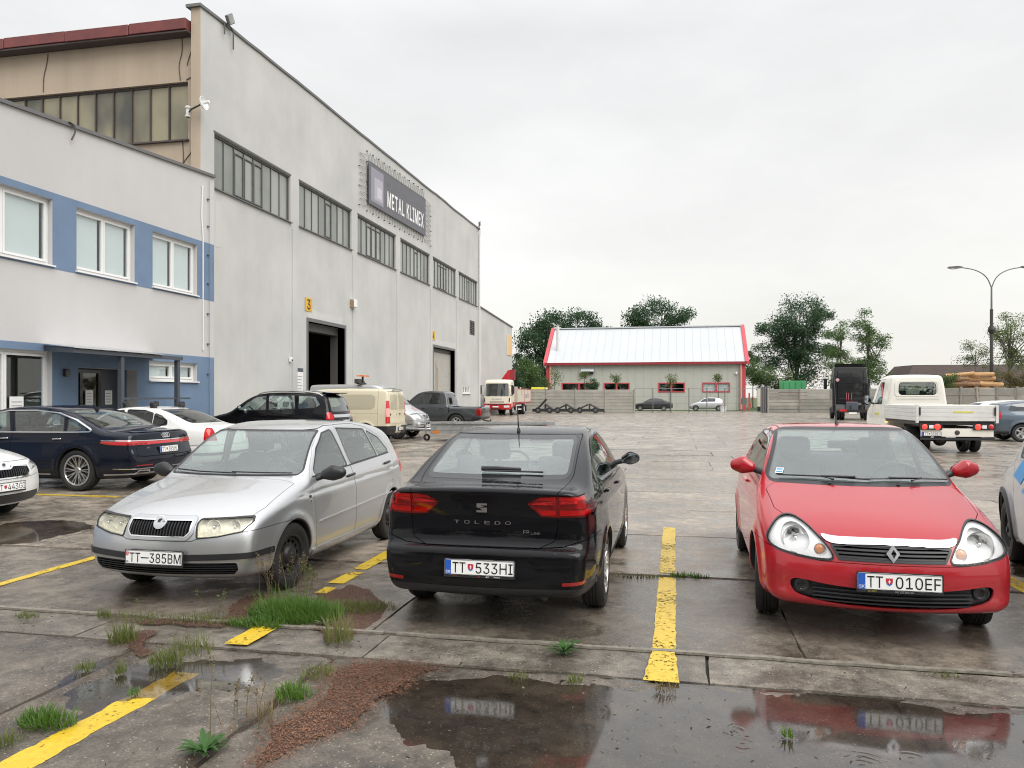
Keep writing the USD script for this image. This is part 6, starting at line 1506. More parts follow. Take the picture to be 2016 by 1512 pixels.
def white_nose():
    sh = Shape(prof=[(.16, .2), (.02, .26), (-.01, .42), (0, .55), (.02, .68), (.08, .78), (.3, .88), (.7, .97), (1.1, 1.03), (1.35, 1.12), (1.8, 1.36), (2.2, 1.46), (2.7, 1.475), (3.3, 1.42), (3.8, 1.25), (4.2, 1.09), (4.55, 1.06), (4.65, .95), (4.68, .5), (4.6, .25), (2, .2)],
               wb=2.686, fo=.9, plan=[(0, .80), (.3, .865), (.9, .90), (2.5, .907), (3.8, .88), (4.67, .78)], sect=SECT, belt=(.93, .99), kf=.42, kr=.13, crown=.045, k=.085, flare=(.012, .38, .32), vox=.03)
    def post(b, t, ds):
        gr = rpoly([(-.40, .60), (.40, .60), (.46, .66), (.44, .735), (.14, .755), (.08, .72), (-.08, .72), (-.14, .755), (-.44, .735), (-.46, .66)], .015)
        g = b.extra('grille', 'front', gr, 'black_plastic', (.03, .047), lim=1.1)
        b.extra('grille_chrome', 'front', gr.buffer(.012).difference(gr.buffer(-.008)), 'chrome', (-.012, .006), parent=g, lim=1.1)
        for k in range(23):
            y = -.44 + k * .04
            b.extra('grille_bar', 'front', sbox(y - .008, .58, y + .008, .78).intersection(gr.buffer(-.012)), 'gloss_black', (-.005, .03), parent=g, lim=1.1)
        b.rest = b.rest - b.prism('front', gr, 1.1)
        li = rpoly([(-.72, .25), (.72, .25), (.78, .30), (.70, .38), (-.70, .38), (-.78, .30)], .02)
        b.extra('lower_grille', 'front', li, 'black_plastic', (.015, .03), lim=1.1); b.rest = b.rest - b.prism('front', li, 1.1)
        b.groove('front', [(-.9, .62), (-.5, .585), (.5, .585), (.9, .62)], .008, 1.2); b.groove('front', [(-.75, .80), (0, .81), (.75, .80)], .006, 1.2)
        x = sh.xsurf(0, .765)
        bd = obj('badge', place_flat(lathe([(.045, 0), (.045, .008), (.038, .012), (.0005, .012)], 24), (x + .004, 0, .772), (1, 0, .4)), 'chrome', t)
        obj('badge_emblem', place_flat(extr(Point(0, 0).buffer(.022), .002), (x + .016, 0, .776), (1, 0, .4)), 'dark_metal', bd)
    t, b = build_car('white_saloon', 'white saloon nose with a dark slatted grille poking in at the left edge', (-8.72 - .9 - 1.343, 8.76, 0), 0, sh, 'white_paint', (.365, .32),
        wins=[[(1.5, 1.02), (2.45, 1.05), (2.4, 1.38), (1.9, 1.27)], [(2.55, 1.05), (3.5, 1.07), (3.3, 1.30), (2.5, 1.385)]], ws=[(-.70, 1.05), (.70, 1.05), (.56, 1.41), (-.56, 1.41)],
        doors=[[(1.35, .3), (1.35, .95), (1.85, 1.33), (2.4, 1.42), (2.5, 1.05), (2.5, .3)]], front_lamps=[(.50, .655), (.86, .70), (.88, .80), (.52, .745)], wheels=(.32, .2, .21, 'ten', 'alloy_rim', 1.54), post=post, cab=dict(dash_d=1.3, dash_z=.98, seat_d=2.2, rear_d=3.2, w=.66, roof=1.4))
    number_plate(t, (sh.xsurf(0, .48) + .012, 0, .485), (1, 0, .03), 'TT', '443GI', simple=True)

def white_racked():
    sh = Shape(prof=[(.16, .2), (.02, .26), (0, .42), (0, .55), (.03, .7), (.2, .82), (.6, .92), (1.05, .99), (1.25, 1.08), (1.7, 1.34), (2.05, 1.44), (2.45, 1.465), (2.9, 1.445), (3.3, 1.36), (3.7, 1.2), (3.98, 1.09), (4.2, 1.065), (4.40, 1.05), (4.48, 1.0), (4.52, .85), (4.56, .62), (4.57, .48), (4.54, .35), (4.45, .24), (4, .2), (2, .18), (.6, .18)],
               wb=2.578, fo=.9, plan=[(0, .76), (.4, .85), (.9, .878), (2.3, .885), (3.6, .872), (4.2, .83), (4.57, .74)], sect=SECT, belt=(.93, .99), kf=.24, kr=.16, crown=.05, k=.10, flare=(.014, .37, .31), creases=[(.58, .60, -.008, .02, .9, 4.4)], vox=.032)
    def post(b, t, ds):
        b.extra('bumper_strip', 'rear', rpoly([(-.95, .40), (.95, .40), (.95, .46), (-.95, .46)]), 'black_plastic', (-.012, .006), lim=-1.7)
        b.groove('rear', [(-.9, .62), (.9, .62)], .008, -1.75); b.groove('rear', [(-.62, .62), (-.60, 1.06)], .006, -1.7); b.groove('rear', [(.62, .62), (.60, 1.06)], .006, -1.7)
        obj('model_lettering', place_flat(letters('OCTAVIA', .035, .003), (sh.xsurf(.38, .94, False) - .003, .36, .94), (-1, .08, .1)), 'plate_blue', t)
    t, b = build_car('white_racked_saloon', 'white liftback saloon with black roof rack feet behind the dark limousine', (-12.12, 15.9, 0), 180, sh, 'white_paint', (.36, .31),
        wins=[[(1.4, 1.0), (2.3, 1.02), (2.22, 1.375), (1.95, 1.34), (1.65, 1.18)], [(2.4, 1.02), (3.0, 1.035), (2.98, 1.31), (2.75, 1.37), (2.32, 1.385)], [(3.04, 1.035), (3.38, 1.06), (3.36, 1.15), (3.2, 1.25), (3.03, 1.305)]],
        ws=[(-.70, 1.0), (.70, 1.0), (.55, 1.40), (-.55, 1.40)], rw=[(-.60, 1.11), (.60, 1.11), (.53, 1.38), (-.53, 1.38)], glass='dark_car_glass',
        doors=[[(1.3, .3), (1.3, .92), (1.6, 1.2), (1.95, 1.39), (2.27, 1.425), (2.35, 1.0), (2.35, .3)], [(2.36, .3), (2.36, 1.0), (2.28, 1.425), (2.8, 1.41), (3.1, 1.32), (3.45, 1.15), (3.45, .95), (3.2, .7), (3.02, .3)]],
        rear_lamps=[(.58, .72), (.9, .72), (.9, 1.0), (.64, 1.0)], wheels=(.31, .19, .2, 'five', 'grey_hubcap', 1.5), handle=((2.2, 3.15), (.88, .91), 'white_paint'), post=post, cab=dict(dash_d=1.2, dash_z=.95, seat_d=2.1, rear_d=3.05, w=.64, shelf=(3.35, 3.95, 1.0), roof=1.39))
    wiper(t, sh, [(.02, 1.12), (-.4, 1.14)], False)
    for d in (2.15, 2.85):
        z = sh.zsurf(sh.x0 - d, 0)
        for sy in (1, -1):
            y = .50
            z = sh.zsurf(sh.x0 - d, y)
            f = obj('roof_rack_foot', T(rbox(-.06, .06, -.07, .07, -.02, .09, .03), (sh.x0 - d, sy * y, z)), 'black_plastic', t)
            obj('rack_knob', T(R(lathe([(.001, -.05), (.06, -.045), (.07, 0), (.06, .045), (.001, .05)], 14), 90, (0, 1, 0)), (sh.x0 - d, sy * (y + .02), z + .075)), 'black_plastic', f)

def black_estate():
    sh = Shape(prof=[(.16, .24), (.02, .32), (0, .5), (0, .65), (.04, .80), (.25, .95), (.7, 1.06), (1.05, 1.13), (1.3, 1.27), (1.7, 1.50), (2.05, 1.63), (2.5, 1.68), (3.1, 1.68), (3.7, 1.655), (4.15, 1.61), (4.33, 1.56), (4.42, 1.38), (4.5, 1.15), (4.58, .98), (4.62, .75), (4.62, .5), (4.55, .32), (4.3, .27), (2, .25), (.6, .25)],
               wb=2.67, fo=.95, plan=[(0, .76), (.4, .86), (.9, .895), (2.3, .905), (3.7, .895), (4.3, .86), (4.62, .78)], sect=[(z * 1.14, w) for z, w in SECT], belt=(1.06, 1.14), kf=.24, kr=.15, crown=.045, k=.10, flare=(.02, .42, .345), vox=.034)
    def post(b, t, ds):
        L = -1.7
        b.extra('boot_trim', 'rear', rpoly([(-.62, .98), (.62, .98), (.62, 1.06), (-.62, 1.06)], .02), 'satin_chrome', (-.012, .006), lim=L)
        b.groove('rear', [(-.66, 1.6), (-.7, 1.1), (-.62, .78), (.62, .78), (.7, 1.1), (.66, 1.6)], .008, L)
        for sy in (1, -1):
            P = [(sh.x0 - d, sy * .62, sh.zsurf(sh.x0 - d, .62) + dz) for d, dz in ((2.05, .0), (2.2, .055), (2.8, .065), (3.5, .065), (4.0, .055), (4.15, .0))]
            obj('roof_rail', tube(chaikin(P, 2, False), .02, 8), 'satin_chrome', t)
        obj('rear_spoiler', hull([(sh.xt + .52, y, 1.665) for y in (.55, -.55)] + [(sh.xt + .18, y, 1.655) for y in (.5, -.5)] + [(sh.xt + .5, y, 1.60) for y in (.55, -.55)] + [(sh.xt + .2, y, 1.635) for y in (.5, -.5)]), 'black_paint', t)
    t, b = build_car('black_estate', 'black tall estate car with silver roof rails in front of the cream van', (-9.72 - 1.0 - 1.335, 21.9, 0), 180, sh, 'black_paint', (.40, .345), scale=(1, 1, 1.08),
        wins=[[(1.52, 1.16), (2.42, 1.19), (2.36, 1.56), (2.05, 1.53), (1.75, 1.36)], [(2.52, 1.19), (3.35, 1.22), (3.28, 1.575), (2.46, 1.58)], [(3.47, 1.225), (3.98, 1.25), (4.12, 1.33), (3.95, 1.54), (3.42, 1.57)]],
        ws=[(-.72, 1.16), (.72, 1.16), (.58, 1.58), (-.58, 1.58)], rw=[(-.62, 1.14), (.62, 1.14), (.55, 1.52), (-.55, 1.52)],
        doors=[[(1.38, .4), (1.4, 1.08), (1.7, 1.36), (2.05, 1.56), (2.42, 1.61), (2.47, 1.18), (2.47, .4)], [(2.48, .4), (2.48, 1.18), (2.43, 1.62), (3.3, 1.61), (3.42, 1.22), (3.40, .9), (3.2, .4)]],
        rear_lamps=[(.60, .93), (.95, .93), (.95, 1.15), (.64, 1.12)], wheels=(.345, .2, .22, 'seven', 'alloy_rim', 1.55), handle=((2.3, 3.2), (1.02, 1.05), 'black_paint'), mirrors=(1.6, 1.18, (.1, .19, .15), 'black_paint'), post=post, cab=dict(dash_d=1.35, dash_z=1.1, seat_d=2.2, rear_d=3.1, w=.66, floor=.45, roof=1.6))
    number_plate(t, (sh.xsurf(0, .84, False) - .01, 0, .85), (-1, 0, .05), 'TT', '127DK', simple=True)

def cream_van():
    sh = Shape(prof=[(.2, .26), (.02, .32), (0, .55), (.02, .72), (.1, .88), (.4, 1.02), (.75, 1.12), (.95, 1.25), (1.35, 1.62), (1.7, 1.86), (2.1, 1.95), (2.8, 1.97), (3.8, 1.97), (4.5, 1.955), (4.72, 1.92), (4.76, 1.7), (4.79, 1.2), (4.8, .7), (4.8, .4), (4.72, .3), (4, .28), (2, .26), (.6, .26)],
               wb=3.0, fo=.88, plan=[(0, .80), (.4, .90), (.9, .94), (2.3, .95), (4.2, .95), (4.6, .935), (4.8, .90)], sect=[(.1, -.08), (.3, -.02), (.6, 0), (1.0, -.005), (1.2, -.02), (1.5, -.06), (1.8, -.115), (1.97, -.16)], belt=(1.1, 1.1), kf=.22, kr=.05, crown=.04, k=.10, flare=(.02, .41, .34), vox=.036)
    def post(b, t, ds):
        L = -1.7
        w = rpoly([(2.35, 1.20), (4.12, 1.22), (4.25, 1.30), (4.25, 1.66), (4.1, 1.74), (2.35, 1.74)], .08)
        b.extra('side_window_film', 'side', w, 'cream_film', (-.005, .006), sides=(1, -1), lim=.3)
        for sd in (1, -1):
            b.extra('rear_window_film', 'rear', affinity.scale(rpoly([(.06, 1.2), (.72, 1.2), (.68, 1.74), (.06, 1.74)], .06), sd, 1, origin=(0, 0)), 'cream_film', (-.005, .006), lim=L)
            l = b.extra('tail_light', 'rear', affinity.scale(rpoly([(.79, .72), (.96, .72), (.96, 1.52), (.80, 1.52)], .02), sd, 1, origin=(0, 0)), 'red_reflector', (-.012, .006), lim=sh.xt + .14)
            b.extra('tail_light_band', 'rear', affinity.scale(sbox(.8, .95, .96, 1.25), sd, 1, origin=(0, 0)), 'pale_red_reflector', (-.016, -.005), parent=l, lim=sh.xt + .14)
            b.extra('door_hinge', 'rear', affinity.scale(sbox(.70, 1.0, .76, 1.06), sd, 1, origin=(0, 0)), 'black_plastic', (-.012, .006), lim=L)
        b.groove('rear', [(0, .45), (0, 1.88)], .014, L); b.groove('rear', [(-.76, .5), (-.76, 1.86), (.76, 1.86), (.76, .5)], .012, L)
        b.extra('door_moulding', 'rear', sbox(-.74, .70, .74, .80), 'cream_paint', (-.012, .006), lim=L)
        b.extra('door_latch', 'rear', sbox(-.20, 1.02, -.06, 1.06), 'black_plastic', (-.012, .006), lim=L)
        b.extra('door_lock', 'rear', Point(.2, 1.04).buffer(.035), 'chrome', (-.012, .006), lim=L)
        b.cut('rear_bumper', 'rear', sbox(-1.1, .1, 1.1, .58).difference(sbox(-.6, .34, .6, .70)), 'black_plastic', gap=.004, lim=-1.95)
        b.extra('bumper_corner', 'side', rpoly([(4.2, .28), (4.9, .28), (4.9, .62), (4.1, .62)], .04), 'black_plastic', (-.016, .006), sides=(1, -1), lim=.3)
        b.groove('side', [(4.35, .6), (4.35, 1.93)], .01, .3); b.groove('side', [(2.15, .4), (2.15, 1.85)], .01, .3); b.groove('side', [(2.3, 1.06), (4.4, 1.06)], .006, .3)
        b.extra('fuel_flap', 'side', affinity.translate(ring(.085, .093), 3.45, .86), 'cream_film', (-.005, .006), sides=(1,), lim=.3)
    t, b = build_car('cream_van', 'cream panel van with blanked side windows, tail towards the yard', (-9.9 - .92 - 1.5, 26.9, 0), 180, sh, 'cream_paint', (.40, .34),
        wins=[[(1.25, 1.15), (2.05, 1.17), (2.05, 1.74), (1.75, 1.72), (1.5, 1.5)]], ws=[(-.78, 1.2), (.78, 1.2), (.68, 1.83), (-.68, 1.83)], doors=[[(1.15, .4), (1.15, 1.1), (1.45, 1.5), (1.75, 1.8), (2.1, 1.85), (2.12, .4)]],
        wheels=(.34, .2, .2, 'five', 'grey_hubcap', 1.62), post=post, mirrors=(1.4, 1.2, (.12, .2, .24), 'black_plastic'), cab=dict(dash_d=1.1, dash_z=1.15, seat_d=1.95, rear_d=3.0, w=.7, floor=.5, rear=False, roof=1.85))
    number_plate(t, (sh.xsurf(0, .50, False) - .012, -.2, .50), (-1, 0, 0), 'TT', '842CR', simple=True)
    obj('tow_hook', tube(chaikin([(sh.xt + .2, 0, .36), (sh.xt - .02, 0, .33), (sh.xt - .10, 0, .34), (sh.xt - .11, 0, .40)], 2, False), .022, 8), 'dark_metal', t)
    obj('roof_lip', tube([(sh.xt + .05, -.5, 1.9), (sh.xt + .02, 0, 1.91), (sh.xt + .05, .5, 1.9)], .018, 6), 'black_plastic', t)

def silver_van():
    sh = Shape(prof=[(.2, .3), (.02, .36), (-.01, .58), (.02, .78), (.08, .92), (.25, 1.05), (.6, 1.22), (.85, 1.36), (1.2, 1.72), (1.5, 2.02), (1.8, 2.14), (2.4, 2.17), (3.8, 2.17), (4.6, 2.16), (4.74, 2.1), (4.76, 1.2), (4.75, .45), (4.65, .34), (2, .3)],
               wb=2.85, fo=.95, plan=[(0, .82), (.4, .93), (.9, .985), (2.3, .99), (4.5, .98), (4.75, .93)], sect=[(.1, -.06), (.35, -.015), (.7, 0), (1.2, -.01), (1.5, -.05), (1.8, -.10), (2.17, -.17)], belt=(1.1, 1.1), kf=.22, kr=.05, crown=.04, k=.11, flare=(.02, .41, .34), vox=.04)
    def post(b, t, ds):
        g = b.extra('grille', 'front', rpoly([(-.22, .80), (.22, .80), (.27, .94), (-.27, .94)], .02), 'black_plastic', (-.012, .006), lim=1.1)
        b.extra('grille_rim', 'front', rpoly([(-.24, .78), (.24, .78), (.29, .96), (-.29, .96)], .02).difference(rpoly([(-.22, .80), (.22, .80), (.27, .94), (-.27, .94)], .02)), 'chrome', (-.016, .006), parent=g, lim=1.1)
        b.extra('bumper_grille', 'front', rpoly([(-.60, .55), (.60, .55), (.60, .64), (-.60, .64)], .02), 'black_plastic', (-.005, .006), lim=1.1)
        for k in (-.3, 0, .3): b.extra('bumper_rib', 'front', sbox(k - .02, .53, k + .02, .66), 'silver_paint', (-.012, .006), lim=1.1)
        for sd in (1, -1): b.extra('fog_lamp', 'front', Point(sd * .72, .60).buffer(.055), 'lamp_reflector', (-.012, .006), lim=1.1)
        b.groove('front', [(-.95, .72), (-.5, .70), (.5, .70), (.95, .72)], .012, 1.3); b.groove('front', [(-.8, 1.02), (0, .98), (.8, 1.02)], .01, 1.1)
        b.cut('bumper_valance', 'front', sbox(-1.1, .2, 1.1, .46), 'black_plastic', gap=.003, lim=1.0)
        b.groove('side', [(1.25, .5), (1.2, 1.3)], .01, .3); b.groove('side', [(2.2, .5), (2.2, 2.0)], .01, .3)
        x = sh.x0 - .55
        for k, (a, wd) in enumerate(((.0, .34), (.07, .26), (.14, .30))):
            z = sh.zsurf(x + .12 - a, -.12); n = sh.grad(np.array([[x + .12 - a, -.12, z]]))[0]
            obj('bonnet_lettering', place_flat(extr(sbox(-wd / 2, -.022, wd / 2, .022), .002), (x + .12 - a, -.12, z + .004), n, (-1, 0, .3)), 'pink_print', t)
    principled('pink_print', (.55, .22, .24), .5)
    t, b = build_car('silver_van', 'silver van facing the yard beside the cream van, orange beacon on its roof', (-9.72 - .95 - 1.425, 29.72, 0), 0, sh, 'silver_paint', (.40, .34),
        wins=[[(1.35, 1.28), (2.1, 1.32), (2.1, 1.92), (1.75, 1.9), (1.5, 1.68)]], ws=[(-.80, 1.36), (.80, 1.36), (.70, 2.0), (-.70, 2.0)], front_lamps=[(.36, .80), (.50, .79), (.86, .84), (.93, .98), (.45, 1.0)],
        wheels=(.34, .2, .2, 'steel', 'steel_rim', 1.68), post=post, mirrors=(1.45, 1.4, (.12, .22, .3), 'black_plastic'), cab=dict(dash_d=1.05, dash_z=1.3, seat_d=1.95, rear_d=3.0, w=.72, floor=.55, rear=False, roof=2.0))
    number_plate(t, (sh.xsurf(0, .50) + .02, 0, .50), (1, 0, 0), 'TT', '691AX', simple=True)
    for y in (-.9, .9): obj('bumper_guard', tube(chaikin([(sh.xn + .02, y * .2, .55), (sh.xn + .06, y * .6, .60), (sh.xn - .05, y, .60)], 2, False), .02, 6), 'chrome', t)
    wiper(t, sh, [(.6, 1.37), (.1, 1.36)]); wiper(t, sh, [(0, 1.36), (-.55, 1.37)])
    bc = thing('beacon_bar', 'long orange beacon bar standing on the silver van roof', 'beacon', (-12.3, 29.3, 2.16), 90)
    obj('beacon_lens', R(hull([(x, y, z) for x in (-.5, .5) for y in (-.06, .06) for z in (.30, .36)] + [(x, y, .33) for x in (-.62, .62) for y in (-.02, .02)] + [(x, y, z) for x in (-.3, .3) for y in (-.09, .09) for z in (.30, .36)]), 0, (0, 0, 1)), 'beacon_orange', bc, 20)
    obj('beacon_stand', join([bx(-.1, .1, -.05, .05, .03, .12), bx(-.04, .04, -.03, .03, .1, .3), bx(-.45, .2, -.08, .08, 0.0, .05)]), 'black_plastic', bc, False)
    obj('beacon_box', chamfer_box(-.62, -.32, -.1, .1, .02, .2, .02), 'dark_metal', bc)
principled('beacon_orange', (.65, .16, .02), .3, coat_weight=1.0)

def grey_pickup():
    sh = Shape(prof=[(.2, .42), (.02, .48), (0, .7), (.03, .9), (.12, 1.03), (.5, 1.13), (1.0, 1.17), (1.35, 1.2), (1.6, 1.36), (2.0, 1.66), (2.3, 1.78), (2.7, 1.82), (3.2, 1.81), (3.45, 1.76), (3.55, 1.6), (3.62, 1.25), (3.66, 1.13), (3.9, 1.11), (4.6, 1.11), (5.12, 1.11), (5.22, 1.08), (5.23, .8), (5.22, .62), (5.1, .52), (4.8, .5), (2.5, .42), (.8, .42)],
               wb=3.095, fo=.91, plan=[(0, .84), (.4, .93), (.9, .965), (2.3, .97), (4.6, .965), (5.23, .93)], sect=[(.3, -.08), (.45, -.02), (.7, 0), (.95, -.01), (1.08, -.03), (1.15, -.06), (1.4, -.13), (1.8, -.24)], belt=(1.05, 1.08), kf=.22, kr=.04, crown=.04, k=.085, flare=None, vox=.038)
    def post(b, t, ds):
        for xa in (sh.x0 - sh.wb / 2, sh.x0 + sh.wb / 2):
            c = Point(xa, .39).buffer(.56, 24).difference(Point(xa, .39).buffer(.445, 24)).intersection(sbox(xa - 1, .42, xa + 1, 2))
            b.extra('wheel_arch_trim', 'side', c, 'pickup_grey', (-.016, .006), sides=(1, -1), lim=.3)
        bed = sbox(3.72, -.85, 5.14, .85)
        b.rest = b.rest - b.prism('top', bed, .62)
        obj('load_floor', bx(sh.x0 - 5.14, sh.x0 - 3.72, -.85, .85, .60, .64), 'black_plastic', t, False)
        obj('load_bed_wall', join([bx(sh.x0 - 5.14, sh.x0 - 3.72, .83, .86, .62, 1.08), bx(sh.x0 - 5.14, sh.x0 - 3.72, -.86, -.83, .62, 1.08), bx(sh.x0 - 5.16, sh.x0 - 5.13, -.85, .85, .62, 1.08), bx(sh.x0 - 3.74, sh.x0 - 3.71, -.85, .85, .62, 1.09)]), 'black_plastic', t, False)
        b.groove('side', [(3.66, .5), (3.66, 1.14)], .03, .3); b.groove('rear', [(-.72, .66), (-.72, 1.1)], .01, -1.9); b.groove('rear', [(.72, .66), (.72, 1.1)], .01, -1.9); b.groove('rear', [(-.72, .66), (.72, .66)], .01, -1.9)
        b.extra('body_line', 'side', sbox(1.5, .72, 3.55, .74), 'pickup_grey', (-.012, .006), sides=(1, -1), lim=.3)
        b.cut('rear_bumper', 'rear', sbox(-1.1, .4, 1.1, .63), 'black_plastic', gap=.004, lim=-sh.wb / 2 - .75)
    t, b = build_car('grey_pickup', 'dark grey double cab pickup parked nose to the hall wall', (-8.95 - 1.23 - 1.547, 36.25, 0), 180, sh, 'pickup_grey', (.445, .39), scale=(1.03, 1.03, 1.07),
        wins=[[(1.72, 1.20), (2.42, 1.22), (2.36, 1.68), (2.2, 1.66), (1.95, 1.48)], [(2.52, 1.22), (3.24, 1.23), (3.2, 1.69), (2.47, 1.70)]], ws=[(-.74, 1.24), (.74, 1.24), (.6, 1.73), (-.6, 1.73)], rw=[(-.60, 1.2), (.60, 1.2), (.54, 1.66), (-.54, 1.66)], rear_lim=-.3,
        doors=[[(1.48, .5), (1.5, 1.15), (1.9, 1.5), (2.2, 1.70), (2.42, 1.745), (2.47, 1.2), (2.47, .5)], [(2.48, .5), (2.48, 1.2), (2.43, 1.75), (3.28, 1.74), (3.34, 1.2), (3.3, .5)]],
        rear_lamps=[(.76, .72), (1.0, .72), (1.0, 1.04), (.76, 1.04)], glass='dark_car_glass', wheels=(.39, .25, .23, 'seven', 'alloy_rim', 1.66), handle=((2.38, 3.2), (1.04, 1.05), 'pickup_grey'), mirrors=(1.7, 1.25, (.12, .2, .2), 'black_plastic'), post=post, lamp_mat='dark_red_reflector', cab=dict(dash_d=1.6, dash_z=1.15, seat_d=2.4, rear_d=3.2, w=.7, floor=.5, roof=1.72))
    obj('tow_hook', tube(chaikin([(sh.xt + .2, 0, .5), (sh.xt - .08, 0, .45), (sh.xt - .18, 0, .46), (sh.xt - .19, 0, .54)], 2, False), .03, 8), 'dark_metal', t)

def parked_rear(name, label, loc, rz, M, tall=0.0, win=True):
    sh = Shape(prof=[(.16, .24), (.02, .32), (0, .5), (.03, .75), (.25, .88), (.7, .98), (1.05, 1.04), (1.3, 1.16), (1.7, 1.40), (2.05, 1.5), (2.5, 1.54), (3.1, 1.53), (3.7, 1.49), (4.1, 1.43), (4.28, 1.36), (4.40, 1.15), (4.46, 1.0), (4.5, .75), (4.5, .5), (4.42, .3), (4.2, .25), (2, .22), (.6, .22)],
               wb=2.66, fo=.92, plan=[(0, .76), (.4, .86), (.9, .895), (2.3, .90), (3.7, .885), (4.2, .85), (4.5, .77)], sect=[(z * 1.05, w) for z, w in SECT], belt=(.98, 1.05), kf=.24, kr=.15, crown=.045, k=.10, flare=(.02, .40, .33), vox=.04)
    def post(b, t, ds):
        b.groove('rear', [(-.64, 1.38), (-.68, 1.0), (-.6, .62), (.6, .62), (.68, 1.0), (.64, 1.38)], .01, -1.7)
        b.cut('bumper_valance', 'rear', sbox(-1, .1, 1, .38), 'black_plastic', gap=.003, lim=-1.75)
    t, b = build_car(name, label, loc, rz, sh, M, (.385, .33), wins=[[(1.5, 1.06), (2.42, 1.09), (2.36, 1.43), (2.05, 1.40), (1.75, 1.24)], [(2.52, 1.09), (3.35, 1.12), (3.28, 1.43), (2.46, 1.445)], [(3.47, 1.13), (3.98, 1.16), (3.85, 1.38), (3.42, 1.425)]],
        ws=[(-.70, 1.06), (.70, 1.06), (.56, 1.45), (-.56, 1.45)], rw=[(-.60, 1.06), (.60, 1.06), (.53, 1.38), (-.53, 1.38)], glass='dark_car_glass', doors=[[(1.36, .35), (1.38, 1.0), (1.7, 1.26), (2.05, 1.44), (2.42, 1.48), (2.47, 1.08), (2.47, .35)], [(2.48, .35), (2.48, 1.08), (2.43, 1.485), (3.3, 1.47), (3.42, 1.12), (3.40, .85), (3.2, .35)]],
        rear_lamps=[(.62, .86), (.95, .86), (.95, 1.10), (.66, 1.10)], wheels=(.33, .2, .21, 'five', 'grey_hubcap', 1.53), post=post, cab=dict(dash_d=1.3, dash_z=1.02, seat_d=2.15, rear_d=3.05, w=.64, roof=1.46))
    number_plate(t, (sh.xsurf(0, .75, False) - .01, 0, .78), (-1, 0, .05), 'TT', '305CD', simple=True)
    return t

def edge_van():
    sh = Shape(prof=[(.16, .24), (.02, .30), (0, .5), (.03, .75), (.2, .95), (.6, 1.07), (.95, 1.15), (1.2, 1.36), (1.6, 1.66), (1.95, 1.79), (2.5, 1.83), (3.6, 1.83), (4.2, 1.80), (4.36, 1.74), (4.38, 1.2), (4.4, .6), (4.35, .32), (4.2, .26), (2, .24), (.6, .24)],
               wb=2.73, fo=.80, plan=[(0, .66), (.25, .80), (.6, .87), (.95, .90), (2.3, .905), (4.1, .90), (4.4, .86)], sect=[(.1, -.08), (.3, -.02), (.6, 0), (1.0, -.01), (1.15, -.03), (1.5, -.10), (1.83, -.19)], belt=(1.0, 1.0), kf=.42, kr=.05, crown=.05, k=.11, flare=(.02, .40, .32), vox=.03)
    def post(b, t, ds):
        b.extra('wheel_arch_trim', 'side', Point(.8, .32).buffer(.44, 24).difference(Point(.8, .32).buffer(.385, 24)).intersection(sbox(-1, .28, 3, 2)), 'black_plastic', (-.016, .006), sides=(1, -1), lim=.3)
        for q in ([(1.25, .92), (1.55, .86), (1.9, 1.05), (1.7, 1.15)], [(1.6, .80), (2.1, .75), (2.4, 1.0), (2.0, .98)]): b.extra('blue_decal', 'side', Polygon(q), 'decal_blue', (-.005, .006), sides=(1, -1), lim=.3)
        b.groove('side', [(1.28, .4), (1.25, 1.1)], .01, .3)
    principled('decal_blue', (.02, .25, .55), .35)
    t, b = build_car('silver_minivan', 'silver van with a blue decal cut off by the right edge', (3.97, 7.42, 0), 80, sh, 'grey_silver_paint', (.385, .32), wins=[[(1.45, 1.12), (2.2, 1.14), (2.2, 1.66), (1.9, 1.64), (1.65, 1.45)]], ws=[(-.72, 1.18), (.72, 1.18), (.6, 1.72), (-.6, 1.72)], front_lamps=[(.45, .72), (.80, .78), (.82, .95), (.5, .88)], wheels=(.32, .2, .2, 'steel', 'steel_rim', 1.56), post=post, cab=dict(dash_d=1.3, dash_z=1.12, seat_d=2.1, rear_d=3.0, w=.64, floor=.42, roof=1.75))

# ---------------------------------------------------------------- lorries
def truck_wheel(t, x, y, r=.5, w=.28, dual=False, rim='white_metal'):
    sd = 1 if y > 0 else -1
    p = part('wheel', t)
    put = lambda m, yy: T(R(m, -90 if sd > 0 else 90, (1, 0, 0)), (x, yy, r))
    obj('tyre', join([put(tyre_mesh(r, w, r * .56), y - (sd * .3 * k)) for k in range(2 if dual else 1)]), 'tyre_rubber', p, 40)
    dish = lathe([(r * .56, w * .35), (r * .5, w * .4), (r * .46, -w * .1), (r * .3, -w * .1 if dual else w * .3), (.12, (-w * .1 if dual else w * .3)), (.11, w * .45), (.001, w * .47)], 24)
    obj('rim', put(dish, y), rim, p, 35)

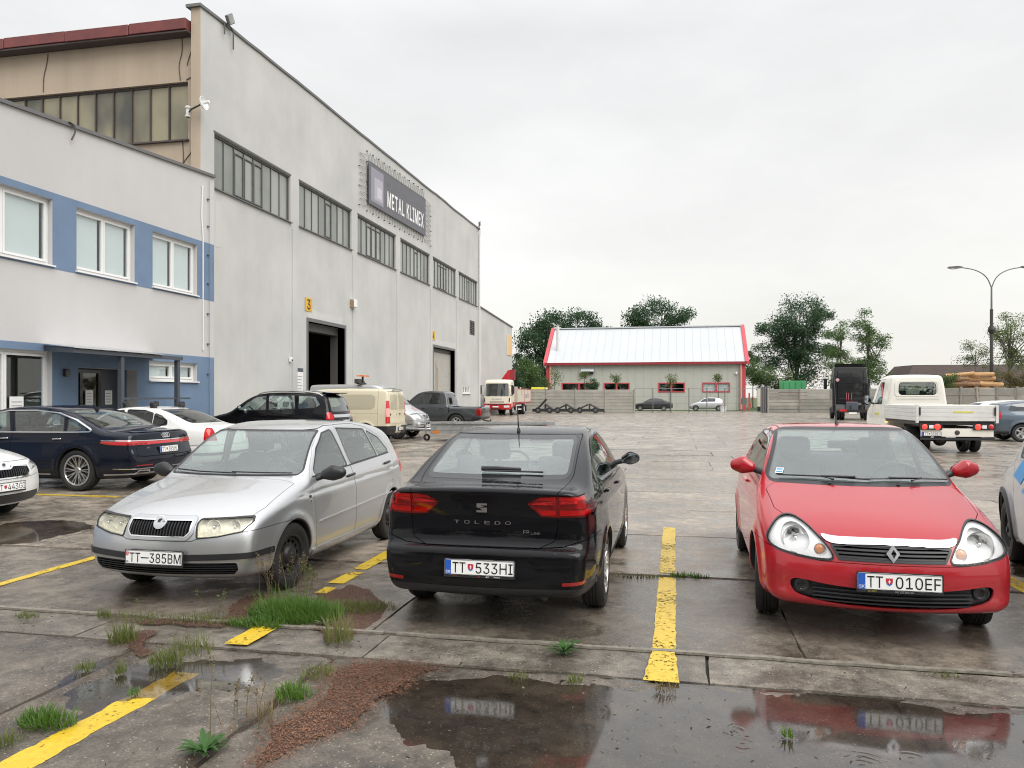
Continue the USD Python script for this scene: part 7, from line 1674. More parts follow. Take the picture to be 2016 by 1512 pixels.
def crane_lorry():
    t = thing('crane_lorry', 'cream and red lorry with a folded red crane behind its cab', 'lorry', (-14.98, 64.75, 0), -90)
    # local: nose at x = 0, body towards -x
    sh = Shape(prof=[(.06, .45), (.0, .6), (.0, 1.2), (.04, 1.9), (.12, 2.6), (.22, 2.95), (.45, 3.08), (1.0, 3.12), (1.75, 3.1), (1.85, 3.0), (1.86, 1.5), (1.85, .95), (1.7, .85), (.5, .6)],
               wb=1.0, fo=.5, plan=[(0, 1.10), (.12, 1.16), (.4, 1.19), (1.86, 1.19)], sect=[(0, -.02), (.6, 0), (1.6, 0), (2.0, -.01), (2.8, -.06), (3.2, -.12)], belt=(1, 1), kf=.09, kr=.0, crown=.02, k=.14, vox=.05, it=2)
    cab_ = Body(sh, t)
    S = sh.x0
    ws = rpoly([(-1.0, 1.68), (1.0, 1.68), (.96, 2.72), (-.96, 2.72)], .1)
    seal_and_glass(cab_, 'front', ws, lim=.3, gap=.03)
    seal_and_glass(cab_, 'side', rpoly([(.45, 1.72), (1.25, 1.72), (1.25, 2.6), (.55, 2.6)], .08), ('window', 'window_seal'), lim=.3, gap=.02)
    red = cab_.cut('bumper', 'front', sbox(-2, .3, 2, 1.02), 'lorry_red', gap=.006, lim=S - .55)
    for z in (1.12, 1.20): cab_.extra('front_slot', 'front', rpoly([(-.62, z), (.62, z), (.62, z + .035), (-.62, z + .035)], .01), 'black_plastic', (-.005, .006), lim=S - .5)
    cab_.extra('front_vent', 'front', rpoly([(-.78, .90), (.78, .90), (.78, .97), (-.78, .97)], .01), 'black_plastic', (-.005, .006), lim=S - .5)
    cab_.extra('front_vent', 'front', rpoly([(-.60, .52), (.40, .52), (.40, .62), (-.60, .62)], .01), 'black_plastic', (-.005, .006), lim=S - .5)
    for sd in (1, -1):
        cab_.extra('headlight', 'front', affinity.scale(rpoly([(.62, .68), (1.08, .70), (1.08, .86), (.62, .86)], .02), sd, 1, origin=(0, 0)), 'lamp_reflector', (-.012, .006), lim=S - .5)
        cab_.extra('air_deflector', 'front', affinity.scale(rpoly([(1.02, 1.12), (1.12, 1.12), (1.14, 1.5), (1.06, 1.5)], .03), sd, 1, origin=(0, 0)), 'black_plastic', (-.012, .006), lim=S - .5)
    cab_.groove('side', [(.4, 1.0), (.4, 2.7), (1.35, 2.75), (1.35, .95)], .016, .3)
    cab_.finish('lorry_cream', name='cab')
    off_ = -S   # cab coordinates start at the nose
    for p in list(t.GetChildren()):
        UsdGeom.Xformable(p).AddTranslateOp().Set(Gf.Vec3d(off_, 0, 0))
    L = letters('KLIMEX', .13, .004, True); L.vertices[:, 0] *= 1.25
    obj('cab_lettering', place_flat(L, (sh.xsurf(0, 1.45) + off_ + .004, 0, 1.40), (1, 0, .05)), 'grey_lettering', t)
    obj('number_plate', place_flat(extr(sbox(-.26, -.055, .26, .055), .01), (off_ + sh.xsurf(0, .76) + .002, -.1, .76), (1, 0, 0)), 'plate_white', t)
    obj('dashboard', bx(-.7, -.15, -1.0, 1.0, 1.3, 1.62), 'dash_plastic', t)
    for sy in (1, -1):
        obj('seat', join([rbox(-1.4, -.9, sy * .55 - .25, sy * .55 + .25, 1.2, 1.5, .05), rbox(-1.5, -1.32, sy * .55 - .25, sy * .55 + .25, 1.4, 2.3, .06)]), 'seat_fabric', t)
        m = obj('door_mirror', rbox(.02, .16, sy * 1.42 - .13, sy * 1.42 + .13, 1.85, 2.55, .05), 'black_plastic', t)
        obj('mirror_arm', join([tube([(-.1, sy * 1.12, 2.6), (.05, sy * 1.42, 2.6), (.08, sy * 1.42, 2.5)], .02, 6), tube([(-.1, sy * 1.14, 1.7), (.05, sy * 1.42, 1.78), (.08, sy * 1.42, 1.9)], .02, 6)]), 'black_plastic', m)
        obj('mudguard', bx(-1.9, -.95, sy * 1.2 - .06, sy * 1.2 + .06, .75, 1.15), 'lorry_red', t)
    for k in range(3): obj('dash_paper', bx(-.35, -.2, -.6 + .5 * k, -.3 + .5 * k, 1.62, 1.70), 'plate_white', t)
    obj('chassis', join([bx(-9.2, -.6, -.45, -.30, .7, .95), bx(-9.2, -.6, .30, .45, .7, .95), bx(-9.2, -1.9, -.3, .3, .75, .85)]), 'black_plastic', t, False)
    for x in (-1.35, ): 
        for sy in (1, -1): truck_wheel(t, x, sy * 1.03)
    for sy in (1, -1): truck_wheel(t, -6.2, sy * 1.08, dual=True)
    # bed with drop sides
    obj('bed_floor', bx(-9.3, -3.0, -1.22, 1.22, .98, 1.12), 'lorry_red', t, False)
    for x0, x1 in ((-9.28, -6.2), (-6.16, -3.02)):
        for sy in (1, -1):
            obj('drop_side', bx(x0, x1, min(sy * 1.2, sy * 1.24), max(sy * 1.2, sy * 1.24), 1.15, 2.28), 'lorry_cream_side', t, False)
            obj('side_frame', join([bx(x0, x1, min(sy * 1.19, sy * 1.262), max(sy * 1.19, sy * 1.262), 2.28, 2.34), bx(x0 - .02, x0 + .05, min(sy * 1.19, sy * 1.265), max(sy * 1.19, sy * 1.265), 1.12, 2.34), bx((x0 + x1) / 2 - .02, (x0 + x1) / 2 + .02, min(sy * 1.19, sy * 1.258), max(sy * 1.19, sy * 1.258), 1.7, 2.28)]), 'lorry_red', t, False)
    obj('headboard', bx(-3.0, -2.9, -1.22, 1.22, 1.1, 2.5), 'lorry_cream_side', t, False)
    for k, w in enumerate((.5, .62, .4)):
        obj('side_lettering', bx(-8.2 + .75 * k, -8.2 + .75 * k + w, 1.246, 1.25, 1.5, 1.85), 'grey_lettering', t, False)
    g = obj('side_guard', join([bx(-4.9, -2.6, 1.14, 1.18, .78, .90), bx(-4.9, -2.6, 1.14, 1.18, .42, .54), bx(-2.72, -2.6, 1.14, 1.18, .54, .78)]), 'white_metal', t, False)
    obj('tank', rbox(-4.8, -2.7, .5, 1.1, .45, .92, .06), 'black_plastic', t)
    obj('rear_mudflap', bx(-7.0, -6.95, .75, 1.25, .25, .8), 'black_plastic', t)
    obj('crane_column', join([bx(-2.55, -2.15, -.35, .35, .9, 2.4), hull([(-2.6, y, 2.4) for y in (-.4, .5)] + [(-2.1, y, 2.4) for y in (-.4, .5)] + [(-2.55, y, 2.8) for y in (-.2, .3)] + [(-2.15, y, 2.8) for y in (-.2, .3)])]), 'lorry_red', t, False)
    obj('crane_arm', join([hull([(x, y, z) for x in (-2.55, -2.25) for y, z in ((-.1, 3.15), (.25, 3.15), (.95, 4.0), (.5, 3.95), (1.1, 3.4), (1.0, 3.05))]), bx(-2.5, -2.3, .62, .95, 1.2, 3.3)]), 'lorry_red', t, False)
    obj('crane_joint', join([bx(-2.6, -2.2, .75, 1.1, 3.1, 4.0)]), 'trim_dark_red', t, False)

def black_tractor():
    t = thing('black_tractor_unit', 'black tractor unit seen from behind beside the right concrete fence', 'lorry', (12.3, 59.3, 0), 85)
    # local: rear at x = -2.6, cab at x > 0.9
    c = Body(Shape(prof=[(.05, .6), (.0, .9), (.02, 1.8), (.2, 2.7), (.5, 3.5), (.9, 3.78), (1.6, 3.86), (2.15, 3.84), (2.25, 3.7), (2.26, 2.0), (2.26, 1.15), (2.1, 1.0), (.4, .8)], wb=1.2, fo=.5, plan=[(0, 1.12), (.3, 1.22), (2.26, 1.23)], sect=[(0, 0), (1.6, 0), (2.8, -.05), (3.3, -.10), (3.9, -.22)], belt=(1, 1), kf=.06, kr=0, crown=.03, k=.16, vox=.06, it=2), t)
    c.groove('rear', [(-.85, 1.4), (-.85, 3.5)], .03, -.3); c.groove('rear', [(.85, 1.4), (.85, 3.5)], .03, -.3)
    for k in range(7): c.extra('rear_rib', 'rear', sbox(-1.0, 1.4 + .2 * k, 1.0, 1.43 + .2 * k), 'truck_black', (-.016, .006), lim=-.3)
    c.extra('round_sticker', 'rear', Point(.86, 2.85).buffer(.12), 'pink_sticker', (-.016, .006), lim=-.3)
    c.finish('truck_black', name='cab')
    for p in list(t.GetChildren()): UsdGeom.Xformable(p).AddTranslateOp().Set(Gf.Vec3d(2.0, 0, 0))
    obj('roof_spoiler', hull([(x, y, z) for x, z in ((1.0, 3.75), (.85, 4.0), (2.2, 4.0)) for y in (-1.05, 1.05)]), 'truck_black', t, False)
    obj('side_fairing', join([bx(.55, 1.0, 1.05, 1.24, .5, 2.6), bx(.55, 1.0, -1.24, -1.05, .5, 2.6)]), 'truck_black', t, False)
    obj('chassis', join([bx(-2.6, 2.5, -.45, -.33, .75, 1.0), bx(-2.6, 2.5, .33, .45, .75, 1.0), bx(-2.62, -2.5, -1.1, 1.1, .55, .75)]), 'black_plastic', t, False)
    obj('fifth_wheel', hull([(x, y, z) for x in (-1.6, -.8) for y in (-.45, .45) for z in (1.05, 1.2)] + [(-1.9, y, 1.05) for y in (-.3, .3)]), 'dark_metal', t, False)
    obj('catwalk', bx(-.6, .6, -1.0, .5, 1.0, 1.06), 'dark_metal', t, False)
    for sy in (1, -1):
        truck_wheel(t, -1.2, sy * 1.08, .5, .28, True, 'dark_metal'); truck_wheel(t, 2.7, sy * 1.05, .5, .28, False, 'dark_metal')
        obj('mudguard', T(m3_half(.6), (-1.2, sy * .95, .5)), 'black_plastic', t)
        l = obj('tail_light', bx(-2.66, -2.6, sy * .85 - .22, sy * .85 + .22, .62, .76), 'red_reflector', t, False)
    obj('number_plate', bx(-2.66, -2.64, .0, .5, .45, .57), 'plate_white', t, False)
    obj('rear_panel', join([rbox(-2.58, -2.3, -.1, .65, .55, 1.28, .06)]), 'grey_powder', t)
    obj('air_lines', join([tube(chaikin([(.8, y, 1.9), (.2, y + .1, 1.3), (-.6, y, 1.25), (-.9, y, 1.1)], 2, False), .02, 5) for y in (-.1, .1, .25)]), 'dark_red_reflector', t)
    for sy in (1, -1):
        m = obj('door_mirror', rbox(2.9, 3.05, sy * 1.5 - .12, sy * 1.5 + .12, 2.2, 3.0, .05), 'truck_black', t)

def m3_half(r):
    """A half pipe over a wheel, axis along y."""
    g = Point(0, 0).buffer(r, 24).difference(Point(0, 0).buffer(r - .03, 24)).intersection(sbox(-r, .12, r, r))
    return to_axes(extr(g, .6), (0, .3, 0), (1, 0, 0), (0, 0, 1), (0, -1, 0))

def flatbed_truck():
    x, y, _ = at(1884, 779, 22.75)
    t = thing('flatbed_truck', 'cream flatbed truck with its brake lights on, driving off across the yard', 'truck', (x, y, 0), 92.5)
    # local: tailgate at x = 0, nose towards +x
    sh = Shape(prof=[(.12, .38), (0, .5), (.0, .8), (.05, 1.05), (.35, 1.22), (.75, 1.34), (1.0, 1.5), (1.5, 2.1), (1.75, 2.26), (2.2, 2.30), (2.72, 2.29), (2.80, 2.2), (2.82, 1.4), (2.82, .6), (2.7, .45), (1, .38)], wb=1.6, fo=.9, plan=[(0, .80), (.3, .92), (.8, .98), (2.82, .97)], sect=[(.3, -.04), (.7, 0), (1.2, -.01), (1.5, -.05), (2.0, -.12), (2.3, -.18)], belt=(1, 1), kf=.2, kr=.0, crown=.03, k=.12, vox=.035)
    c = Body(sh, t)
    NX = 6.1    # nose position
    seal_and_glass(c, 'rear', rpoly([(-.58, 1.66), (.58, 1.66), (.56, 2.02), (-.56, 2.02)], .09), ('rear_window', 'window_seal'), lim=-.2, gap=.02)
    seal_and_glass(c, 'front', rpoly([(-.85, 1.4), (.85, 1.4), (.72, 2.15), (-.72, 2.15)], .05), lim=0)
    seal_and_glass(c, 'side', rpoly([(1.35, 1.35), (2.2, 1.35), (2.2, 2.05), (1.8, 2.05)], .04), ('window', 'window_seal'), lim=.3)
    c.extra('rear_pressing', 'rear', rpoly([(-.72, 1.30), (.72, 1.30), (.72, 1.36), (-.72, 1.36)], .02), 'truck_cream', (-.012, .006), lim=-.3)
    c.extra('rear_pressing', 'rear', rpoly([(-.68, 1.52), (.68, 1.52), (.64, 1.56), (-.64, 1.56)], .02), 'truck_cream', (-.012, .006), lim=-.3)
    c.extra('rear_window_frame', 'rear', rpoly([(-.72, 1.60), (.72, 1.60), (.70, 2.10), (-.70, 2.10)], .1).difference(rpoly([(-.64, 1.63), (.64, 1.63), (.62, 2.06), (-.62, 2.06)], .1)), 'truck_cream', (-.012, .006), lim=-.3)
    c.groove('side', [(1.2, .5), (1.2, 1.35), (1.75, 2.15), (2.25, 2.15), (2.25, .5)], .01, .3)
    c.cut('sill_trim', 'side', sbox(1.2, .3, 2.9, .5), 'black_plastic', gap=.003, lim=.3)
    c.extra('yellow_decal', 'side', rpoly([(1.5, .98), (2.0, 1.0), (2.0, 1.06), (1.5, 1.04)]), 'decal_yellow', (-.005, .006), sides=(1, -1), lim=.3)
    c.finish('truck_cream', name='cab')
    cabin(t, sh, dash_d=1.1, dash_z=1.32, seat_d=2.1, rear_d=2.4, w=.7, floor=.8, rear=False, roof=2.15)
    mirror_pod(t, sh, sh.x0 - 1.3, 1.35, (.14, .22, .36), reach=.12)
    for p in list(t.GetChildren()): UsdGeom.Xformable(p).AddTranslateOp().Set(Gf.Vec3d(NX - sh.x0, 0, 0)); UsdGeom.Xformable(p).AddScaleOp().Set(Gf.Vec3f(1, 1, 1.05))
    W = 1.08
    obj('bed_floor', bx(.03, 3.2, -W + .03, W - .03, .93, .99), 'black_plastic', t, False)
    def board(x0, x1, y0, y1, name, lab=None):
        ms = []
        for k in range(4):
            z = .95 + k * .118
            if abs(x1 - x0) > abs(y1 - y0):
                ms.append(chamfer_box(x0, x1, y0, y1, z, z + .112, .012))
            else: ms.append(chamfer_box(x0, x1, y0, y1, z, z + .112, .012))
        b = obj(name, ms[0], 'alu_board', t, False)
        for m in ms[1:]: obj(name + '_plank', m, 'alu_board', b, False)
        return b
    tg = board(0, .03, -W + .04, W - .04, 'tailgate')
    for sy in (1, -1): board(.03, 3.15, min(sy * W, sy * (W - .03)), max(sy * W, sy * (W - .03)), 'side_board')
    board(3.17, 3.2, -W, W, 'headboard')
    obj('yellow_decal', bx(-.004, 0.0, -.45, .10, 1.20, 1.24), 'decal_yellow', tg, False)
    for sy in (1, -1): obj('corner_post', bx(-.02, .05, sy * W - .035, sy * W + .035, .9, 1.43), 'alu_board', t, False); obj('board_latch', bx(-.035, -.02, sy * (W - .06) - .022, sy * (W - .06) + .022, 1.12, 1.36), 'black_plastic', t, False)
    obj('under_frame', join([bx(.05, 3.2, -W + .05, W - .05, .84, .925), bx(.1, 5.0, -.42, -.32, .55, .8), bx(.1, 5.0, .32, .42, .55, .8)]), 'black_plastic', t, False)
    lb = obj('light_board', bx(-.02, .04, -.98, .98, .50, .74), 'truck_cream', t, False)
    obj('light_board_badge', place_flat(lathe([(.07, 0), (.07, .01), (.05, .02), (.001, .02)], 20), (-.02, 0, .62), (-1, 0, 0)), 'dark_metal', lb)
    for sy in (1, -1):
        l = part('tail_light', t)
        obj('lamp_case', bx(-.06, -.02, sy * .72 - .30, sy * .72 + .30, .70, .88), 'black_plastic', l, False)
        obj('brake_lamp', T(ellipsoid((.03, .085, .085), 14), (-.06, sy * .55, .79)), 'brake_light', l)
        obj('turn_lamp', T(ellipsoid((.03, .075, .075), 14), (-.06, sy * .90, .79)), 'brake_light' if sy > 0 else 'red_reflector', l)
        obj('reverse_lamp', bx(-.07, -.06, sy * .72 - .06, sy * .72 + .06, .74, .84), 'white_pvc', l, False)
        for k in range(2):
            truck_wheel(t, 1.05, sy * .86, .34, .2, True, 'dark_metal') if k == 0 else truck_wheel(t, 5.15, sy * .86, .34, .2, False, 'dark_metal')
        obj('mudguard', T(m3_half(.42), (1.05, sy * .86 - (.0), .34)), 'black_plastic', t)
    number_plate(t, (-.03, .70, .575), (-1, 0, 0), 'TT', '058EV', simple=True)
    obj('bumper_bar', bx(-.05, .0, -1.0, 1.0, .40, .47), 'black_plastic', t, False)
    obj('axle_case', join([cyl(.06, (1.05, -.8, .36), (1.05, .8, .36), 10), T(ellipsoid((.16, .2, .18), 12), (1.05, .1, .34))]), 'dark_metal', t)
    obj('marker_lamp', bx(2.9, 3.0, W - .02, W + .02, .80, .86), 'marker_glow', t, False)
    obj('exhaust_pipe', cyl(.035, (.9, -.35, .36), (.25, -.35, .33), 10), 'dark_metal', t)

def low_trailer():
    t = thing('low_trailer', 'low galvanised car trailer with a jockey wheel in front of the silver van', 'trailer', (-8.9, 28.4, 0), 0)
    obj('deck', join([bx(0, 4.4, -.8, .8, .52, .56), bx(0, 4.4, -.82, -.78, .42, .70), bx(0, 4.4, .78, .82, .42, .70), bx(0, .04, -.8, .8, .42, .66)]), 'galvanised', t, False)
    obj('side_rail', bx(.0, 4.4, -.87, -.822, .66, .72), 'galvanised', t, False)
    obj('marker_strip', bx(.05, 4.3, -.826, -.822, .36, .41), 'plate_white', t, False)
    obj('frame', join([bx(0, 4.4, -.83, -.76, .30, .41), bx(0, 4.4, .76, .83, .30, .41)]), 'galvanised', t, False)
    obj('side_reflector', bx(.08, .38, -.838, -.83, .31, .40), 'amber_lens', t, False)
    obj('drawbar', join([tube([(.3, -.7, .42), (-.9, 0, .42)], .04, 6), tube([(.3, .7, .42), (-.9, 0, .42)], .04, 6), tube([(-.8, 0, .42), (-1.35, 0, .44)], .05, 8)]), 'galvanised', t)
    obj('tow_coupling', join([T(ellipsoid((.09, .06, .06), 10), (-1.38, 0, .46)), tube([(-1.3, 0, .5), (-1.15, 0, .6), (-1.0, 0, .6)], .02, 6)]), 'dark_metal', t)
    j = part('jockey_wheel', t)
    obj('jack_tube', join([cyl(.03, (-.35, -.35, .2), (-.35, -.35, .98), 8), cyl(.012, (-.35, -.35, .98), (-.25, -.35, 1.0), 6), bx(-.45, -.25, -.38, -.32, .40, .46)]), 'galvanised', j)
    obj('tyre', T(R(tyre_mesh(.13, .07, .06), 90, (1, 0, 0)), (-.30, -.35, .13)), 'tyre_rubber', j)
    for sy in (1, -1):
        for x in (1.9, 2.6): truck_wheel(t, x, sy * .66, .27, .17, False, 'white_metal')
    obj('cable', tube(chaikin([(-1.3, 0, .45), (-1.0, -.3, .08), (-.7, -.5, .02), (-.5, -.2, .03), (-.9, .1, .3)], 2, False), .01, 5), 'black_plastic', t)

def far_car(name, label, loc, rz, M, glass='dark_car_glass', hatch=True):
    pr = [(.16, .2), (0, .4), (.02, .65), (.2, .82), (.7, .95), (1.0, 1.05), (1.5, 1.38), (2.0, 1.5), (2.6, 1.52), (3.2, 1.46), (3.55, 1.36), (3.72, 1.1), (3.84, .9), (3.86, .5), (3.8, .25), (2, .2)] if hatch else \
         [(.16, .2), (0, .4), (.02, .65), (.2, .78), (.8, .92), (1.2, .98), (1.7, 1.3), (2.1, 1.42), (2.7, 1.43), (3.2, 1.34), (3.8, 1.05), (4.3, 1.0), (4.45, .9), (4.48, .5), (4.4, .25), (2, .2)]
    sh = Shape(prof=pr, wb=2.46 if hatch else 2.6, fo=.75 if hatch else .85, plan=[(0, .72), (.4, .80), (1, .835), (3, .83), (3.86 if hatch else 4.48, .74)], sect=SECT, belt=(.95, 1.0), kf=.25, kr=.15, crown=.05, k=.1, vox=.055)
    wins = [[(1.25, 1.02), (1.95, 1.04), (1.95, 1.40), (1.55, 1.28)], [(2.03, 1.04), (2.8, 1.06), (2.85, 1.40), (2.03, 1.42)]] if hatch else [[(1.4, 1.0), (2.2, 1.02), (2.2, 1.34), (1.8, 1.22)], [(2.28, 1.02), (3.3, 1.05), (3.0, 1.3), (2.28, 1.345)]]
    t, b = build_car(name, label, loc, rz, sh, M, (.35, .3), wins=wins, ws=[(-.66, 1.04), (.66, 1.04), (.54, 1.38), (-.54, 1.38)], rw=[(-.58, 1.06), (.58, 1.06), (.52, 1.36), (-.52, 1.36)], glass=glass, rear_lamps=[(.6, .85), (.88, .85), (.88, 1.08), (.64, 1.08)], wheels=(.3, .18, .19, 'five', 'grey_hubcap', 1.44), doors=[[(1.15, .3), (1.15, .95), (1.98, 1.44), (1.99, .3)]])

paint('silver_paint', (0.54, 0.545, 0.55), 0.8, 0.33)
paint('grey_silver_paint', (0.50, 0.515, 0.53), 0.7, 0.36)
paint('black_paint', (0.004, 0.004, 0.005), 0.0, 0.2, dirt=.04, coat=1.36, spec=0.0)
paint('red_paint', (0.36, 0.010, 0.018), 0.0, 0.32, dirt=.15)
paint('navy_paint', (0.005, 0.007, 0.014), 0.0, 0.2, dirt=.05, coat=1.4, spec=0.0)
paint('white_paint', (0.72, 0.72, 0.70), 0.0, 0.4)
paint('cream_paint', (0.62, 0.56, 0.41), 0.0, 0.4, wet=False)
paint('pickup_grey', (0.06, 0.064, 0.068), 0.5, 0.4, wet=False)
paint('blue_grey_paint', (0.085, 0.11, 0.14), 0.5, 0.38, wet=False)
paint('lorry_cream', (0.76, 0.70, 0.58), 0.0, 0.4, wet=False, dirt=.1)
paint('lorry_red', (0.45, 0.015, 0.02), 0.0, 0.4, wet=False, dirt=.1)
paint('truck_cream', (0.76, 0.735, 0.66), 0.0, 0.4, wet=False)
paint('truck_black', (0.012, 0.012, 0.013), 0.0, 0.5, wet=False)
principled('silver_trim', (0.5, 0.51, 0.52), .35, .8)
principled('lamp_reflector_smooth', (0.8, 0.8, 0.8), .06, 1.0)
principled('sticker_white', (.7, .72, .75), .5); principled('sticker_blue', (.05, .25, .45), .5); principled('pink_sticker', (.6, .35, .38), .5)
principled('cream_film', (.42, .375, .275), .25, coat_weight=.6)
principled('lorry_cream_side', (.55, .50, .42), .5, noise=(1.5, .1, 0)); principled('alu_board', (.66, .66, .635), .45, .2, noise=(2.0, .1, .05)); principled('galvanised', (.36, .37, .37), .45, .6, noise=(8, .25, .1))
principled('decal_yellow', (.62, .55, .05), .5)
principled('brake_light', (.6, .02, .02), .3, emission_color=(1, .03, .02), emission_strength=.9)
principled('marker_glow', (.8, .3, .05), .3, emission_color=(1, .3, .05), emission_strength=.8)
silver_hatchback(); black_liftback(); red_saloon()
dark_limousine(); white_nose(); white_racked(); black_estate(); cream_van(); silver_van(); grey_pickup(); low_trailer()
crane_lorry(); black_tractor(); flatbed_truck(); edge_van()
parked_rear('blue_grey_estate', 'blue-grey estate car at the right edge behind the flatbed truck', (11.5 + .92 + 1.33, 32.6, 0), 0, 'blue_grey_paint')
parked_rear('white_estate', 'white estate car half hidden by the blue-grey one at the right edge', (11.9 + .92 + 1.33, 35.6, 0), 0, 'white_paint')
far_car('silver_hatch', 'small silver hatchback parked against the metal building', (3.4, 89.2, 0), 180, 'silver_paint')
far_car('dark_saloon', 'dark saloon parked behind the wire fence by the metal building', (-2.6, 88.6, 0), 180, 'truck_black', hatch=False)
# ================================================================ fences, lamp, yard clutter
principled('fence_concrete', (.22, .21, .185), .85, noise=(1.2, .22, 0), bump=(14, .3, .02))
principled('fence_concrete_light', (.30, .285, .25), .85, noise=(1.2, .2, 0), bump=(14, .3, .02))
principled('bare_steel', (.16, .165, .17), .5, .5)
principled('log_bark', (.24, .14, .075), .85, noise=(6, .4, 0)); principled('log_end', (.50, .30, .14), .8, noise=(9, .25, 0))
principled('brown_roof', (.085, .062, .055), .8, noise=(2, .15, 0)); principled('container_green', (.09, .42, .18), .5); principled('container_red', (.36, .08, .055), .55); principled('pipe_yellow', (.75, .66, .04), .5)
principled('black_steel', (.02, .02, .021), .5, noise=(8, .3, .1))
def W3(x, y, z=0): return np.array([x, y, z], float)
def concrete_fence(label, p0, p1, bays, h, planks, mat='fence_concrete', post=.14, lean=0.0, end_post=True, seed=1, panel=.05):
    p0, p1 = np.array(p0, float), np.array(p1, float)
    L = np.linalg.norm(p1 - p0); d = (p1 - p0) / L; ang = math.degrees(math.atan2(d[1], d[0]))
    t = thing('concrete_fence', label, 'fence', (p0[0], p0[1], 0), ang)
    rr = random.Random(seed); st = L / bays
    for k in range(bays + (1 if end_post else 0)):
        obj('post', R(chamfer_box(k * st - post / 2, k * st + post / 2, -.09, .08, 0, h + .1, .02), rr.uniform(-lean, lean), (0, 1, 0), (k * st, 0, 0)), mat if k % 3 else 'fence_concrete_light', t, False)
    ph = h / planks
    for k in range(bays):
        dz = rr.uniform(-.02, .02)
        for j in range(planks):
            b = chamfer_box(k * st + post / 2 - .02, (k + 1) * st - post / 2 + .02, -.025, .025, j * ph + .012 + dz, (j + 1) * ph + dz - .004, .018)
            b.vertices[:, 1] += (.03 * (b.vertices[:, 2] - j * ph - ph * .5) / ph)
            b.vertices[:, 2] += (b.vertices[:, 0] - k * st) * rr.uniform(-.004, .004)
            obj('plank', b, mat if rr.random() < .7 else 'fence_concrete_light', t, False)
    return t
A, B = G(1018, 812.3), G(1249, 812.5)
concrete_fence('pale concrete plank fence left of the wire fence, black frames leaning before it', A, B, 4, 2.3, 7, 'fence_concrete_light', seed=2)
A, B = G(1512, 812.5), G(1700, 812.8)
concrete_fence('grey concrete plank fence behind the black tractor unit', A, B, 3, 2.35, 7, seed=3)
A, B = at(1712, 779, 57.5)[:2], at(2075, 779, 55)[:2]
concrete_fence('weathered concrete fence with leaning posts behind the flatbed truck, logs beyond it', A, B, 10, 2.25, 4, lean=2.5, seed=5)
t = thing('wire_fence', 'tall wire fence on thin steel posts before the metal building', 'fence')
A, B = np.array(G(1250, 812.2)), np.array(G(1498, 812.2))
for k in range(8):
    q = A + (B - A) * k / 7
    obj('post', cyl(.045, (*q, 0), (*q, 2.45), 8), 'bare_steel', t)
obj('top_rail', cyl(.03, (*A, 2.42), (*B, 2.42), 6), 'bare_steel', t)
for z in (.15, .9, 1.65): obj('wire', cyl(.008, (*A, z), (*B, z), 4), 'bare_steel', t)
q = G(1505, 812.4)
t = thing('gate_pillar', 'grey ribbed sheet metal pillar at the end of the right concrete fence', 'pillar', (q[0], q[1], 0), 5)
for k in range(4): obj('pillar_sheet', chamfer_box(-.36 + k * .18, -.20 + k * .18, -.12, .12, 0, 2.6, .02), 'flashing', t, False)
x, y, z = at(1496, 779, 84)
t = thing('metal_cabinet', 'pale tall cabinet standing left of the grey sheet pillar', 'cabinet', (x, y, 0), 4)
obj('cabinet_body', chamfer_box(-.3, .3, -.25, .25, .5, 2.5, .03), 'lorry_cream_side', t, False); obj('cabinet_foot', bx(-.25, .25, -.2, .2, 0, .5), 'black_steel', t, False)
x, y, z = at(1475, 779, 88)
t = thing('red_barrier', 'red steel barrier post right of the metal building', 'barrier', (x, y, 0), 4)
obj('barrier_post', bx(-.08, .08, -.08, .08, 0, 2.0), 'trim_red', t, False); obj('barrier_box', bx(-.9, -.3, -.1, .1, .7, 1.4), 'flashing', t, False); obj('barrier_arm', R(bx(-.05, .05, -.03, .03, .2, 1.6), 12, (0, 1, 0)), 'trim_red', t, False)
# container beyond the fence
x, y, z = at(1557, 779, 96)
t = thing('container', 'green and rust red container showing above the right concrete fence', 'container', (x, y, 0), -6)
obj('container_front', bx(-1.35, 1.75, -.02, .0, 2.2, 3.55), 'container_green', t, False)
obj('container_body', bx(-1.3, 1.7, 0, 5.8, .1, 3.5), 'container_red', t, False)
for k in range(4): obj('door_bar', bx(-.9 + .7 * k, -.84 + .7 * k, -.06, -.02, 2.2, 3.4), 'bare_steel', t, False)
obj('container_end', hull([(-1.36, y_, z_) for y_ in (0, -3) for z_ in (1.0, 3.5 if y_ == 0 else 3.0)] + [(-1.33, y_, z_) for y_ in (0, -3) for z_ in (1.0, 3.5 if y_ == 0 else 3.0)]), 'container_red', t, False)
# brown roof
x, y, z = at(1840, 779, 92)
t = thing('brown_roofed_shed', 'low shed with a dark brown roof beyond the flatbed truck', 'building', (x, y, 0), 8)
obj('roof', hull([(-4.8, -3, 3.0), (9, -3, 3.0), (-4.8, 5, 3.0), (9, 5, 3.0), (-3.4, -2.2, 5.25), (9, -2.2, 5.3), (-3.4, 3, 5.25), (9, 3, 5.3)]), 'brown_roof', t, False)
obj('wall', bx(-4.4, 8.6, -2.6, 4.6, 0, 3.0), 'beige_render', t, False); obj('eaves_board', bx(-6.0, -3.0, -3.1, -2.9, 3.35, 3.55), 'brown_steel', t, False)
